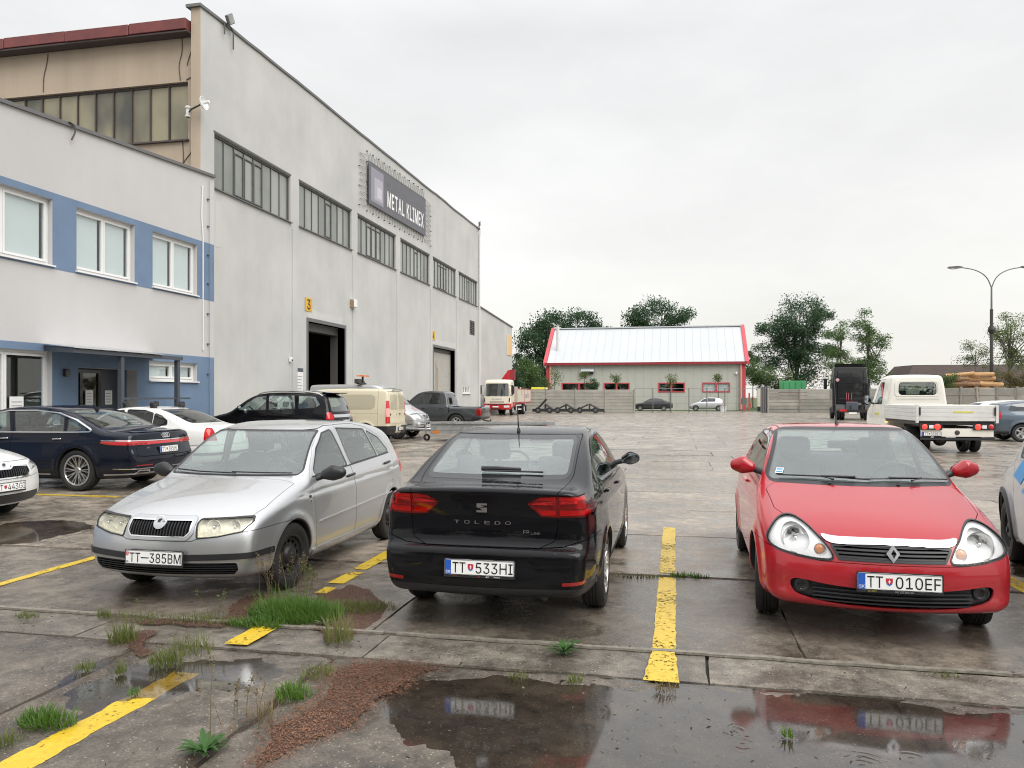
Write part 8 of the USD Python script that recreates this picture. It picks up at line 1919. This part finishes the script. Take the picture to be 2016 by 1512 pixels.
# log pile
x, y, z = at(1908, 779, 61)
t = thing('log_pile', 'heap of orange-brown sawn logs behind the weathered fence', 'log pile', (x, y, 0), 10)
rl = random.Random(11)
for row, (n, z0) in enumerate(((9, .25), (9, .62), (8, 1.0), (8, 1.4), (7, 1.8), (6, 2.2), (5, 2.6), (3, 3.0), (2, 3.35))):
    for k in range(n):
        xx = -1.4 + 3.2 * (k + .5) / n + rl.uniform(-.1, .1) - (.25 if row > 6 else 0); rr_ = rl.uniform(.15, .22); L = rl.uniform(1.4, 2.4)
        a = rl.uniform(-.5, .5) if row > 3 else rl.uniform(-.15, .15)
        p, q = np.array((xx - L / 2 * math.cos(a), rl.uniform(-.3, .3), z0 + L / 2 * math.sin(a) * .25)), np.array((xx + L / 2 * math.cos(a), rl.uniform(-.6, .2), z0 - L / 2 * math.sin(a) * .25))
        lg_ = obj('log', tube([p, q], [rr_, rr_ * .9], 9), 'log_end' if rl.random() < .6 else 'log_bark', t)
# lamp post
x, y, z = at(1952, 779, 62)
t = thing('street_lamp', 'tall twin-armed street lamp standing behind the weathered fence', 'street lamp', (x, y, 0), 10)
obj('pole', lathe([(.001, 0), (.15, 0), (.14, 4.4), (.001, 4.4)], 12), 'black_steel', t); obj('pole_middle', lathe([(.001, 4.4), (.12, 4.4), (.115, 8.6), (.001, 8.6)], 12), 'dark_metal', t)
obj('pole_top', lathe([(.001, 8.6), (.075, 8.6), (.06, 10.4), (.001, 10.4)], 10), 'bare_steel', t)
obj('junction_box', lathe([(.001, 6.6), (.16, 6.65), (.26, 6.9), (.26, 7.0), (.16, 7.25), (.001, 7.3)], 12), 'black_steel', t)
for sx in (1, -1):
    P = chaikin([(0, 0, 10.3), (sx * .35, 0, 11.2), (sx * 1.2, 0, 11.75), (sx * 2.4, 0, 11.95)], 3, False)
    ar = obj('arm', tube(P, .045, 8), 'bare_steel', t)
    obj('lamp_head', hull([(sx * 2.3, yy, zz) for yy in (-.06, .06) for zz in (11.9, 12.02)] + [(sx * 2.7, yy, 12.05) for yy in (-.16, .16)] + [(sx * 3.4, yy, 12.0) for yy in (-.12, .12)] + [(sx * 2.7, yy, 11.86) for yy in (-.14, .14)] + [(sx * 3.4, yy, 11.88) for yy in (-.1, .1)]), 'flashing', ar, False)
    obj('lamp_lens', T(ellipsoid((.36, .12, .07), 12), (sx * 3.0, 0, 11.86)), 'white_pvc', ar)
# black steel frames before the left fence
for k, (px, w, lab) in enumerate(((1072, 1.9, 'black steel frame with a raised bar, leftmost of three along the pale fence'), (1112, 2.2, 'black steel frame with wheels, middle of three along the pale fence'), (1158, 2.6, 'black steel frame ending in a ramp, rightmost of three along the pale fence'))):
    x, y, z = at(px, 779, 75.5)
    t = thing('steel_frame', lab, 'steel frame', (x, y, 0), 4)
    [obj('base_beam', bx(-w * .6, w * .6, y0, y0 + .12, .15, .42), 'black_steel', t, False) for y0 in (-.5, .38)]
    for q in range(4): obj('cross_bar', bx(-w / 2 + .1 + q * (w - .3) / 3, -w / 2 + .2 + q * (w - .3) / 3, -.38, .38, .2, .34), 'black_steel', t, False)
    [obj('raised_bar', tube([(-w * .42, yy, .3), (w * (.1 if k != 2 else .0), yy, 1.35 if k == 0 else .85)], .075, 6), 'black_steel', t) for yy in (-.42, .42)]
    [obj('ramp', tube([(w * .05, yy, .9), (w * .62, yy, .12)], .085, 6), 'black_steel', t) for yy in (-.42, .42)]; [obj('upright', tube([(w * .05, yy, .9), (w * .05, yy, .2)], .06, 6), 'black_steel', t) for yy in (-.42, .42)]
    for sx in (-.3, .28): truck_wheel(t, w * sx, -.56, .3, .16, False, 'bare_steel')
x, y, z = at(1059, 765, 79.5)
t = thing('yellow_pipe', 'short bright yellow pipe lying on top of the pale fence', 'pipe', (x, y, 2.42), 6)
obj('pipe_body', cyl(.13, (-.68, 0, 0), (.68, 0, 0), 10), 'pipe_yellow', t); obj('pipe_end', cyl(.1, (.75, 0, 0), (1.0, 0, 0), 10), 'white_pvc', t)
x2, y2, _ = at(1424, 779, 82)
t = thing('white_bucket', 'small white tub on the ground by the wire fence', 'tub', (x2, y2, 0)); obj('tub_wall', lathe([(.001, 0), (.28, 0), (.33, .5), (.30, .5), (.26, .06), (.001, .06)], 14), 'white_pvc', t); obj('tub_rim', lathe([(.33, .46), (.36, .48), (.36, .52), (.33, .53), (.30, .5)], 14), 'white_pvc', t)

# ================================================================ trees
def leaf_mat(name, a, b, tr=.35):
    usdkit.material(stage, '/World/Looks/' + name, {'g': ('geometry', {}), 'n': ('noise_texture', {'scale': .7, 'detail': 3.0}), 'm1': ('math', {'math_type': 'multiply_add', 'value2': .45}), 'sb': ('math', {'math_type': 'subtract', 'value2': .2}), 'r': ('rgb_ramp', {'ramp': [(.3, a), (.7, b)]}),
        'd': ('principled_bsdf', {'roughness': .55, 'specular_ior_level': .3}), 't': ('translucent_bsdf', {}), 'x': ('mix_closure', {'fac': tr})},
        [('g.position', 'n.vector'), ('g.random_per_island', 'm1.value1'), ('n.fac', 'm1.value3'), ('m1.value', 'sb.value1'), ('sb.value', 'r.fac'), ('r.color', 'd.base_color'), ('r.color', 't.color'), ('d.BSDF', 'x.closure1'), ('t.BSDF', 'x.closure2')], surface='x.closure')
leaf_mat('leaf_dark', (.035, .075, .034), (.10, .16, .07)); leaf_mat('leaf_mid', (.075, .13, .04), (.18, .255, .09)); leaf_mat('leaf_light', (.10, .14, .045), (.21, .25, .09)); leaf_mat('leaf_pale', (.09, .12, .05), (.18, .20, .09)); leaf_mat('leaf_olive', (.10, .085, .03), (.2, .15, .045))
principled('bark', (.075, .06, .05), .9, noise=(5, .35, 0)); principled('bark_grey', (.13, .12, .105), .9, noise=(5, .3, 0))

def leaves(P, size, r, flat=.5):
    n = len(P)
    u = r.normal(size=(n, 3)); u /= np.linalg.norm(u, axis=1, keepdims=True)
    w = np.cross(u, r.normal(size=(n, 3)) + np.array([0, 0, flat])); w /= np.linalg.norm(w, axis=1, keepdims=True)
    s = size * r.uniform(.6, 1.35, (n, 1))
    V = np.stack([P - u * s * .5, P + w * s * .32, P + u * s * .55, P - w * s * .32], 1).reshape(-1, 3)
    k = np.arange(n)[:, None] * 4
    return trimesh.Trimesh(V, np.vstack([k + [0, 1, 2], k + [0, 2, 3]]), process=False)

def tree(name, label, cat, Y, trunk_px, blobs, n, leaf, mat, seed, bark='bark', clump=.16, limbs=9, trunk_r=.25, base_z=0.0, group=None, fill=.55):
    """blobs: (px, py, rx, ry) as the photograph shows the crown, Y metres away."""
    n, leaf = int(n * 3.6), leaf * .52
    r = np.random.default_rng(seed)
    bx_, by_, _ = at(trunk_px, 779, Y)
    t = thing(name, label, cat, (bx_, by_, base_z), 0, group)
    ex = np.array([_c, _s, 0]); ey = np.array([-_s, _c, 0]); m = Y / FPX
    C, Rr = [], []
    for px, py, rx, ry in blobs:
        C.append(np.array([(px - trunk_px) * m, 0, EYE - base_z + (779 - py) * m])); Rr.append(np.array([rx * m, min(rx, ry * 1.2) * m, ry * m]))
    vol = np.array([a.prod() for a in Rr]); vol = vol / vol.sum()
    P, tips = [], []
    for c, rad, v in zip(C, Rr, vol):
        k = max(6, int(n * v / 190))
        d = r.normal(size=(k, 3)); d /= np.linalg.norm(d, axis=1, keepdims=True)
        cc = c + d * rad * (r.uniform(fill ** 3, 1, (k, 1)) ** (1 / 3)) * (1 + .16 * r.normal(size=(k, 1)).clip(-1, 1))
        for q in cc:
            cl = clump * rad.mean() * r.uniform(.7, 1.5) + .12
            mlt = max(8, int(n * v / k * r.uniform(.5, 1.5)))
            P.append(q + r.normal(size=(mlt, 3)).clip(-1.7, 1.7) * cl * np.array([1, 1, .7]))
        for q in cc[r.permutation(k)[:max(2, int(limbs * v + 1))]]: tips.append(q)
    P = np.vstack(P)
    rot = np.stack([ex, ey, np.array([0, 0, 1.0])], 1)
    obj('crown', leaves(P @ rot.T, leaf, r), mat, t, False)
    zc = min(c[2] - rad[2] * .6 for c, rad in zip(C, Rr)); cx = np.mean([c[0] for c in C])
    zt = max(c[2] for c in C)
    top = np.array([cx, 0, zt]); mid = np.array([cx * .35, 0, max(zc, .8)])
    obj('trunk', tube(chaikin(np.array([[0, 0, -.1], [cx * .1, 0, mid[2] * .5], mid, top]), 2, False) @ rot.T, np.linspace(trunk_r, trunk_r * .3, len(chaikin(np.zeros((4, 3)), 2, False))), 8), bark, t)
    for q in tips:
        s = mid + (top - mid) * r.uniform(0, .7); k = (s + q) / 2 + np.array([0, 0, np.abs(q - s).sum() * .06])
        obj('limb', tube(chaikin(np.array([s, k, q]), 2, False) @ rot.T, np.linspace(trunk_r * .4, trunk_r * .1, len(chaikin(np.zeros((3, 3)), 2, False))), 5), bark, t)
    return t
tree('deciduous_tree', 'broad dark green tree left of the metal building roof', 'tree', 112, 1062, [(1068, 666, 46, 50), (1045, 690, 30, 48), (1095, 652, 34, 34), (1060, 730, 48, 42), (1110, 690, 34, 40)], 6400, .5, 'leaf_dark', 1, trunk_r=.4)
tree('deciduous_tree', 'dark green tree with a flat top behind the left half of the white roof', 'tree', 116, 1140, [(1135, 643, 48, 28), (1172, 656, 28, 25), (1120, 700, 40, 40), (1150, 680, 40, 30)], 4400, .5, 'leaf_dark', 2, trunk_r=.4)
tree('deciduous_tree', 'tallest tree behind the middle of the white roof', 'tree', 120, 1290, [(1292, 628, 56, 38), (1240, 645, 38, 22), (1335, 640, 25, 32), (1215, 655, 22, 20), (1285, 690, 60, 40)], 5600, .5, 'leaf_dark', 3, trunk_r=.45)
tree('deciduous_tree', 'large dark tree with gaps of sky right of the metal building', 'tree', 104, 1568, [(1570, 625, 50, 42), (1527, 650, 32, 30), (1610, 640, 28, 38), (1535, 700, 38, 40), (1595, 700, 42, 38), (1565, 680, 50, 40), (1565, 745, 55, 30)], 8200, .42, 'leaf_dark', 4, clump=.16, trunk_r=.4, limbs=14, fill=.35)
tree('poplar_tree', 'tall light green tree right of the large dark one, over the black tractor', 'tree', 92, 1708, [(1705, 640, 24, 42), (1715, 690, 28, 40), (1700, 735, 40, 28), (1725, 720, 20, 25)], 3000, .34, 'leaf_mid', 5, clump=.15, trunk_r=.22, limbs=10, fill=.3)
tree('poplar_tree', 'light green lower tree between the dark tree and the tall light one', 'tree', 90, 1655, [(1655, 670, 24, 38), (1640, 720, 26, 35), (1668, 725, 25, 30)], 2100, .32, 'leaf_mid', 6, clump=.15, trunk_r=.16, limbs=9, fill=.3)
tree('shrub', 'green bush at the right corner of the metal building', 'shrub', 100, 1510, [(1505, 735, 34, 28), (1485, 752, 24, 25), (1535, 750, 28, 25)], 2200, .36, 'leaf_mid', 7, trunk_r=.1)
tree('shrub', 'pale thin bush behind the right gable of the metal building', 'shrub', 108, 1482, [(1484, 705, 18, 24)], 420, .36, 'leaf_pale', 8, trunk_r=.08)
tree('shrub', 'light green bush between the hall annexe and the metal building', 'shrub', 87, 1050, [(1055, 745, 24, 24), (1035, 735, 20, 28), (1025, 765, 22, 20), (1072, 758, 15, 18)], 2600, .3, 'leaf_mid', 9, trunk_r=.1)
tree('shrub', 'dark narrow bush close to the end of the hall annexe', 'shrub', 84, 1016, [(1016, 710, 7, 34), (1018, 755, 10, 30)], 900, .3, 'leaf_dark', 10, trunk_r=.08)
tree('sparse_tree', 'sparse yellow-green tree at the right edge behind the street lamp', 'tree', 68, 1985, [(1990, 640, 34, 40), (1965, 680, 28, 32), (2015, 670, 34, 50), (1990, 715, 36, 28)], 2300, .22, 'leaf_light', 12, 'bark_grey', clump=.14, trunk_r=.14, limbs=34, fill=.2)
tree('sparse_tree', 'small thin tree left of the street lamp', 'tree', 66, 1920, [(1920, 690, 24, 22), (1905, 715, 20, 16), (1938, 710, 18, 20)], 620, .2, 'leaf_pale', 13, 'bark_grey', clump=.16, trunk_r=.07, limbs=16, fill=.2)
tree('shrub', 'green bush beside the log pile behind the weathered fence', 'shrub', 60, 1868, [(1868, 752, 14, 14), (1850, 760, 14, 10)], 700, .18, 'leaf_mid', 14, trunk_r=.05)
tree('shrub', 'ochre bush right of the street lamp behind the weathered fence', 'shrub', 61, 1985, [(1980, 748, 22, 14), (2010, 745, 18, 18)], 800, .2, 'leaf_olive', 15, trunk_r=.05)
for k, (px, py, rx, ry, lab) in enumerate(((1092, 748, 9, 20, 'leafy sapling by the left corner of the metal building'), (1151, 742, 7, 10, 'sapling above the dark rounded bush by the metal building'), (1212, 745, 6, 12, 'sapling before the second window of the metal building'), (1319, 752, 9, 15, 'sapling before the third window of the metal building'), (1414, 745, 6, 8, 'sapling before the fourth window of the metal building'))):
    tree('sapling', lab, 'tree', 88, px, [(px, py, rx, ry)], 170, .24, 'leaf_light', 30 + k, trunk_r=.05, limbs=4, clump=.25, fill=.2)
tree('shrub', 'dark rounded bush beyond the pale fence, before the first window', 'shrub', 83, 1166, [(1166, 758, 10, 9), (1174, 763, 8, 7)], 700, .2, 'leaf_dark', 40, trunk_r=.05)
# the far side of the road, behind the camera: seen only mirrored in paint and glass
for k, (x, y, h, lab) in enumerate(((-18, -24, 9, 'roadside tree mirrored in the office windows'), (-8, -25, 10, 'roadside tree behind the camera, left'), (2.5, -24, 9, 'roadside tree behind the camera, middle'), (13, -25, 10, 'roadside tree behind the camera, right'), (24, -24, 7, 'roadside tree behind the camera, far right'))):
    r = np.random.default_rng(60 + k)
    t = thing('roadside_tree', lab, 'tree', (x, y, 0))
    P = np.vstack([r.normal(size=(1500, 3)) * np.array([2.3, 2.0, h * .22]) + np.array([0, 0, h * .58]), r.normal(size=(500, 3)) * np.array([2.6, 1.6, .7]) + np.array([0, 0, 1.4])])
    P = P[P[:, 2] > .1]
    obj('crown', leaves(P, .8, r), 'leaf_dark', t, False); obj('trunk', tube([(0, 0, 0), (.1, 0, h * .7)], [.25, .1], 8), 'bark', t)

# ================================================================ weeds and litter on the near ground
def blade_mat(name, a, b): leaf_mat(name, a, b, .3)
blade_mat('grass_bright', (.07, .14, .02), (.19, .31, .06)); blade_mat('grass_olive', (.11, .13, .035), (.24, .24, .085)); blade_mat('grass_dry', (.16, .12, .06), (.30, .23, .12)); blade_mat('leaf_weed', (.05, .12, .03), (.11, .21, .06))
def tuft(label, px, py, rad, n, h, mat, seed, wide=.004, spread=.6, droop=.5, z0=0.0, group=None, name='grass_tuft', ell=(1, 1), cat='grass'):
    r = np.random.default_rng(seed)
    cx, cy = G(px, py)
    a, q = r.uniform(0, 2 * np.pi, n), np.sqrt(r.uniform(0, 1, n))
    base = np.stack([q * np.cos(a) * rad * ell[0], q * np.sin(a) * rad * ell[1], np.zeros(n)], 1)
    H = h * r.uniform(.45, 1.2, n) * (1 - .35 * q ** 2)
    ang = r.uniform(0, 2 * np.pi, n) * .5 + a * .5; out = np.stack([np.cos(ang), np.sin(ang), 0 * ang], 1)
    sp = spread * r.uniform(.1, 1, n) * (.4 + q)
    V, F = [], []
    side = np.stack([-out[:, 1], out[:, 0], 0 * ang], 1) * (wide * r.uniform(.6, 1.4, n))[:, None]
    lv = []
    for tt in (0, .4, .75, 1.0):
        p = base + out * (sp * H * tt ** 1.6)[:, None]; p[:, 2] = H * (tt - droop * sp * tt ** 2.5 * .5)
        w = side * (1 - tt) ** .6 if tt < 1 else side * .05
        lv.append(p - w); lv.append(p + w)
    V = np.stack(lv, 1).reshape(-1, 3); k = np.arange(n)[:, None] * 8
    F = np.vstack([k + [2 * i, 2 * i + 1, 2 * i + 3] for i in range(3)] + [k + [2 * i, 2 * i + 3, 2 * i + 2] for i in range(3)])
    t = thing(name, label, cat, (cx, cy, z0), 0, group)
    obj('blades', trimesh.Trimesh(V, F, process=False), mat, t, False, kind='stuff')
    return t
def stalks(label, px, py, n, h, seed, rad=.12, head=True, mat='grass_dry'):
    r = np.random.default_rng(seed); cx, cy = G(px, py)
    t = thing('grass_stalks', label, 'grass', (cx, cy, 0))
    for k in range(n):
        b = r.normal(size=2) * rad * .5; d = r.normal(size=2) * h * .18; H = h * r.uniform(.6, 1.1)
        P = [(b[0], b[1], 0), (b[0] + d[0] * .3, b[1] + d[1] * .3, H * .6), (b[0] + d[0], b[1] + d[1], H)]
        s = obj('stalk', tube(P, [.0022, .0018, .0012], 4), mat, t)
        if head: obj('seed_head', leaves(np.array(P[2]) + r.normal(size=(26, 3)) * np.array([.008, .008, H * .10]), .014, r), mat, s, False)
    return t
tuft('large bright green grass clump by the front wheel of the silver hatchback', 585, 1212, .33, 2600, .13, 'grass_bright', 1, .003, .9, ell=(1.15, .75))
tuft('taller uneven blades rising out of the large bright clump', 570, 1205, .24, 260, .22, 'grass_bright', 31, .003, .8, ell=(1.2, .7))
tuft('lower green grass right of the large bright clump', 690, 1200, .22, 420, .08, 'grass_olive', 2, .0035, .9, ell=(1.3, .7))
tuft('green grass running left of the large bright clump along the gutter', 505, 1232, .16, 360, .08, 'grass_bright', 3, .004, .9, ell=(1.5, .5))
tuft('tall thin grass right of the large clump, at the kerb joint', 668, 1262, .10, 130, .24, 'grass_olive', 4, .0028, .5)
tuft('dark green tuft on the litter right of the dark puddle', 578, 1372, .10, 170, .10, 'grass_bright', 5, .004, .9)
tuft('small tuft above the dark green one, on the litter edge', 625, 1328, .10, 110, .08, 'grass_olive', 6, .0032, .9)
tuft('bright tuft standing in the dark puddle', 328, 1308, .10, 180, .13, 'grass_olive', 7, .003, .8)
tuft('wispy tuft right of the bright one in the dark puddle', 378, 1285, .14, 120, .17, 'grass_olive', 8, .0025, .7)
tuft('upright tuft at the gutter left of the painted block', 243, 1262, .09, 160, .17, 'grass_olive', 9, .003, .6)
tuft('tiny yellow-green tuft at the left end of the dark puddle', 237, 1325, .035, 50, .08, 'grass_olive', 10, .003, .7)
tuft('small tuft left of the dark puddle', 168, 1318, .06, 70, .07, 'grass_olive', 11, .003, .9)
tuft('tiny tuft on the yellow line near the dark puddle', 264, 1367, .04, 50, .05, 'grass_bright', 12, .003, .9)
tuft('bushy tuft left of the long yellow line', 95, 1425, .12, 260, .10, 'grass_bright', 13, .0045, .9, ell=(1.3, .8))
tuft('sparse tuft at the left edge beside the long yellow line', 12, 1462, .08, 90, .07, 'grass_olive', 14, .003, .9)
tuft('sparse dry tuft beside the litter, above the leafy weed', 520, 1415, .07, 50, .16, 'grass_dry', 15, .002, .8)
tuft('green tuft in the open joint left of the yellow line, by the black saloon', 1252, 1137, .12, 90, .05, 'grass_olive', 16, .004, .9, ell=(1.6, .35))
tuft('green tuft in the open joint right of the yellow line, by the red car', 1358, 1136, .12, 160, .06, 'grass_bright', 17, .004, .9, ell=(1.6, .35))
tuft('low grass in the open joint on the yellow line', 1306, 1137, .09, 60, .04, 'grass_olive', 18, .004, .9, ell=(1.6, .35))
tuft('dry spiky tuft at the foot of the middle yellow line', 1311, 1360, .06, 70, .07, 'grass_dry', 19, .0022, 1.2)
tuft('yellow-green tuft at the edge of the large puddle, right one', 1132, 1342, .05, 70, .05, 'grass_olive', 20, .003, 1.0)
tuft('yellow-green tuft at the edge of the large puddle, left one', 1020, 1334, .06, 70, .05, 'grass_olive', 21, .003, 1.0)
tuft('small green weed standing in the large puddle before the red car', 1552, 1450, .025, 30, .06, 'grass_bright', 22, .005, .9)
tuft('thin grass on the gutter lip before the red car', 1862, 1330, .07, 50, .04, 'grass_olive', 23, .003, .9)
tuft('dark weed on the kerb left of the silver hatchback', 52, 1215, .10, 90, .06, 'grass_olive', 24, .003, .9, ell=(1.2, .5))
tuft('ragged weeds before the number plate of the silver hatchback', 300, 1222, .22, 160, .09, 'grass_olive', 25, .0025, .8, ell=(1.6, .4))
tuft('ragged weeds before the right headlight of the silver hatchback', 410, 1225, .18, 140, .09, 'grass_olive', 26, .0025, .8, ell=(1.5, .4))
tuft('low weeds by the rear tyre of the black saloon', 745, 1195, .12, 130, .06, 'grass_olive', 27, .003, .9, ell=(1.5, .6))
tuft('pale thin tuft left of the first gutter slab gap', 205, 1215, .05, 60, .10, 'grass_olive', 28, .0025, .6)
def rosette(label, px, py, L, n, seed, mat='leaf_weed'):
    r = np.random.default_rng(seed); cx, cy = G(px, py)
    t = thing('leafy_weed', label, 'weed', (cx, cy, 0))
    for k in range(n):
        a = 2 * np.pi * k / n * 2.4 + r.uniform(-.2, .2); l = L * r.uniform(.6, 1.1); w = l * r.uniform(.06, .11); up_ = r.uniform(.3, 1.3)
        o = np.array([math.cos(a), math.sin(a), 0]); s = np.array([-o[1], o[0], 0])
        V = []
        for tt, ww in ((0, .25), (.25, .8), (.55, 1.0), (.8, .7), (1.0, .05)):
            p = o * l * tt; p[2] = l * (up_ * tt - .55 * up_ * tt ** 2.2) + .004
            V += [p - s * w * ww + np.array([0, 0, w * .3 * ww]), p + np.array([0, 0, 0]), p + s * w * ww + np.array([0, 0, w * .3 * ww])]
        F = []
        for i in range(4):
            for j in range(2): b_ = i * 3 + j; F += [(b_, b_ + 1, b_ + 4), (b_, b_ + 4, b_ + 3)]
        obj('leaf', trimesh.Trimesh(np.array(V), F, process=False), mat, t, True)
rosette('leafy green weed on the gutter behind the large puddle', 1110, 1285, .13, 26, 1)
rosette('leafy weed with long leaves at the bottom edge, left of the middle', 400, 1482, .13, 40, 2)
rosette('low leafy weed in front of the large bright clump', 525, 1222, .12, 14, 3)
rosette('grey-green leafy weed at the right of the large bright clump', 640, 1232, .10, 14, 4, 'leaf_pale')
stalks('thin stalks with pale seed heads by the silver hatchback wheel', 555, 1185, 16, .36, 41, .22)
stalks('green stalks behind the large bright clump', 600, 1180, 10, .30, 42, .25, True, 'grass_olive')
stalks('two stalks before the bumper of the silver hatchback', 438, 1235, 2, .26, 43, .06, True, 'grass_olive')
stalks('single seed stalk left of the number plate', 255, 1222, 1, .2, 44, .02, True, 'grass_olive')
stalks('dry stalks right of the long yellow line', 480, 1412, 7, .22, 45, .14, True)
stalks('tall lone dry stalk above the leafy weed', 413, 1470, 1, .36, 46, .01, True)
stalks('stalk with seeds in the gutter before the silver hatchback', 415, 1222, 1, .2, 47, .02, True, 'grass_olive')

usdkit.material(stage, '/World/Looks/litter_bed', {'g': ('geometry', {}), 'n': ('noise_texture', {'scale': 70.0, 'detail': 6.0, 'roughness': .7}), 'r': ('rgb_ramp', {'ramp': [(.0, (0, 0, 0)), (.42, (0, 0, 0)), (.56, (1, 1, 1)), (1, (1, 1, 1))]}), 'c': ('rgb_ramp', {'ramp': [(.3, (.03, .016, .01)), (.7, (.11, .052, .03))]}), 'p': ('principled_bsdf', {'roughness': .85}), 't': ('transparent_bsdf', {}), 'm': ('mix_closure', {})},
    [('g.position', 'n.vector'), ('n.fac', 'r.fac'), ('n.fac', 'c.fac'), ('c.color', 'p.base_color'), ('r.color', 'm.fac'), ('t.BSDF', 'm.closure1'), ('p.BSDF', 'm.closure2')], surface='m.closure')
def litter(name, label, polys, density, size, mat, seed, mat_base=None, z=.004, fade=.14):
    """Loose flakes, dense in the middle of each patch and thinning out at its edge."""
    r = np.random.default_rng(seed); t = thing(name, label, None, kind='stuff')
    Vs, Fs, nb = [], [], 0
    for poly in polys:
        q = irregular(poly, .05, .09, seed, 3.0)
        if mat_base:
            for g_ in getattr(q.buffer(-.05), 'geoms', [q.buffer(-.05)]):
                if g_.area > .01: obj('litter_bed', extr(irregular(g_, .04, .05, seed + 3, 6.0).simplify(.004), .002, z - .002), 'litter_bed', t, False, kind='stuff')
        b = q.buffer(.12).bounds; n = int(density * (b[2] - b[0]) * (b[3] - b[1]))
        P = np.column_stack([r.uniform(b[0], b[2], n), r.uniform(b[1], b[3], n)])
        pts = shapely.points(P); ins = shapely.contains_xy(q, P[:, 0], P[:, 1]); d = shapely.distance(pts, q.exterior) * np.where(ins, 1, -1)
        dens = .35 + .65 * meshkit.noise(np.column_stack([P * 9, np.zeros(n)]), seed)
        P = P[r.uniform(size=n) < np.clip((d + .07) / fade, 0, 1) ** 1.5 * dens]; n = len(P)
        a = r.uniform(0, 2 * np.pi, n); s = size * r.uniform(.4, 1.5, n)
        u = np.stack([np.cos(a), np.sin(a), r.normal(size=n) * .3], 1) * s[:, None]; w = np.stack([-np.sin(a), np.cos(a), r.normal(size=n) * .5], 1) * (s * r.uniform(.15, .5, n))[:, None]
        p = np.column_stack([P, z + .003 + r.uniform(0, .006, n)])
        Vs.append(np.stack([p - u, p + w, p + u, p - w], 1).reshape(-1, 3)); k = np.arange(n)[:, None] * 4 + nb; nb += 4 * n
        Fs.append(np.vstack([k + [0, 1, 2], k + [0, 2, 3]]))
    obj('flakes', trimesh.Trimesh(np.vstack(Vs), np.vstack(Fs), process=False), mat, t, False, kind='stuff')
leaf_mat('flake_brown', (.10, .042, .022), (.46, .24, .14), .1); leaf_mat('flake_dark', (.025, .018, .012), (.09, .055, .03), .0); leaf_mat('stone_grey', (.10, .09, .075), (.36, .33, .28), .0)
PX = lambda *p: Polygon([G(*q) for q in p])
litter('brown_litter', 'reddish brown tree litter heaped beside the large puddle', [PX((470, 1530), (520, 1455), (600, 1385), (650, 1318), (700, 1300), (800, 1303), (885, 1312), (830, 1340), (765, 1372), (745, 1405), (640, 1450), (560, 1512), (540, 1540))], 24000, .0058, 'flake_brown', 3, 'litter_brown', fade=.09)
litter('brown_litter', 'thin brown litter in the joint left of the long yellow line', [sbox(-2.27, 3.0, -2.12, 4.74), sbox(-3.66, 2.8, -3.52, 4.7), PX((235, 1262), (300, 1258), (300, 1285), (180, 1360), (110, 1400), (60, 1412), (0, 1440), (-30, 1425), (60, 1385), (150, 1330), (215, 1300)), PX((90, 1405), (185, 1395), (180, 1420), (60, 1452), (-20, 1470), (0, 1440))], 6500, .005, 'flake_brown', 4)
litter('brown_litter', 'dark brown litter round the large bright grass clump', [PX((455, 1180), (520, 1165), (560, 1205), (520, 1235), (420, 1232)), PX((600, 1170), (700, 1150), (760, 1165), (755, 1215), (700, 1262), (640, 1262), (610, 1235)), PX((190, 1222), (330, 1212), (460, 1228), (440, 1240), (280, 1236)), PX((230, 1245), (300, 1240), (330, 1280), (260, 1300))], 9000, .005, 'flake_brown', 5, 'litter_brown')
litter('scattered_bits', 'twigs and dark bits scattered over the near ground', [sbox(-4.6, 2.6, 3.6, 4.7), sbox(-6.5, 4.7, 3.6, 5.3)], 60, .011, 'flake_dark', 6)
litter('scattered_bits', 'small pale stones and leaves scattered over the near ground', [sbox(-4.6, 2.6, 3.6, 5.2)], 26, .008, 'stone_grey', 7)
litter('joint_moss', 'mossy soil in the open joint between the bays', [sbox(-.75, 7.43, 2.6, 7.53)], 2500, .008, 'flake_dark', 8)
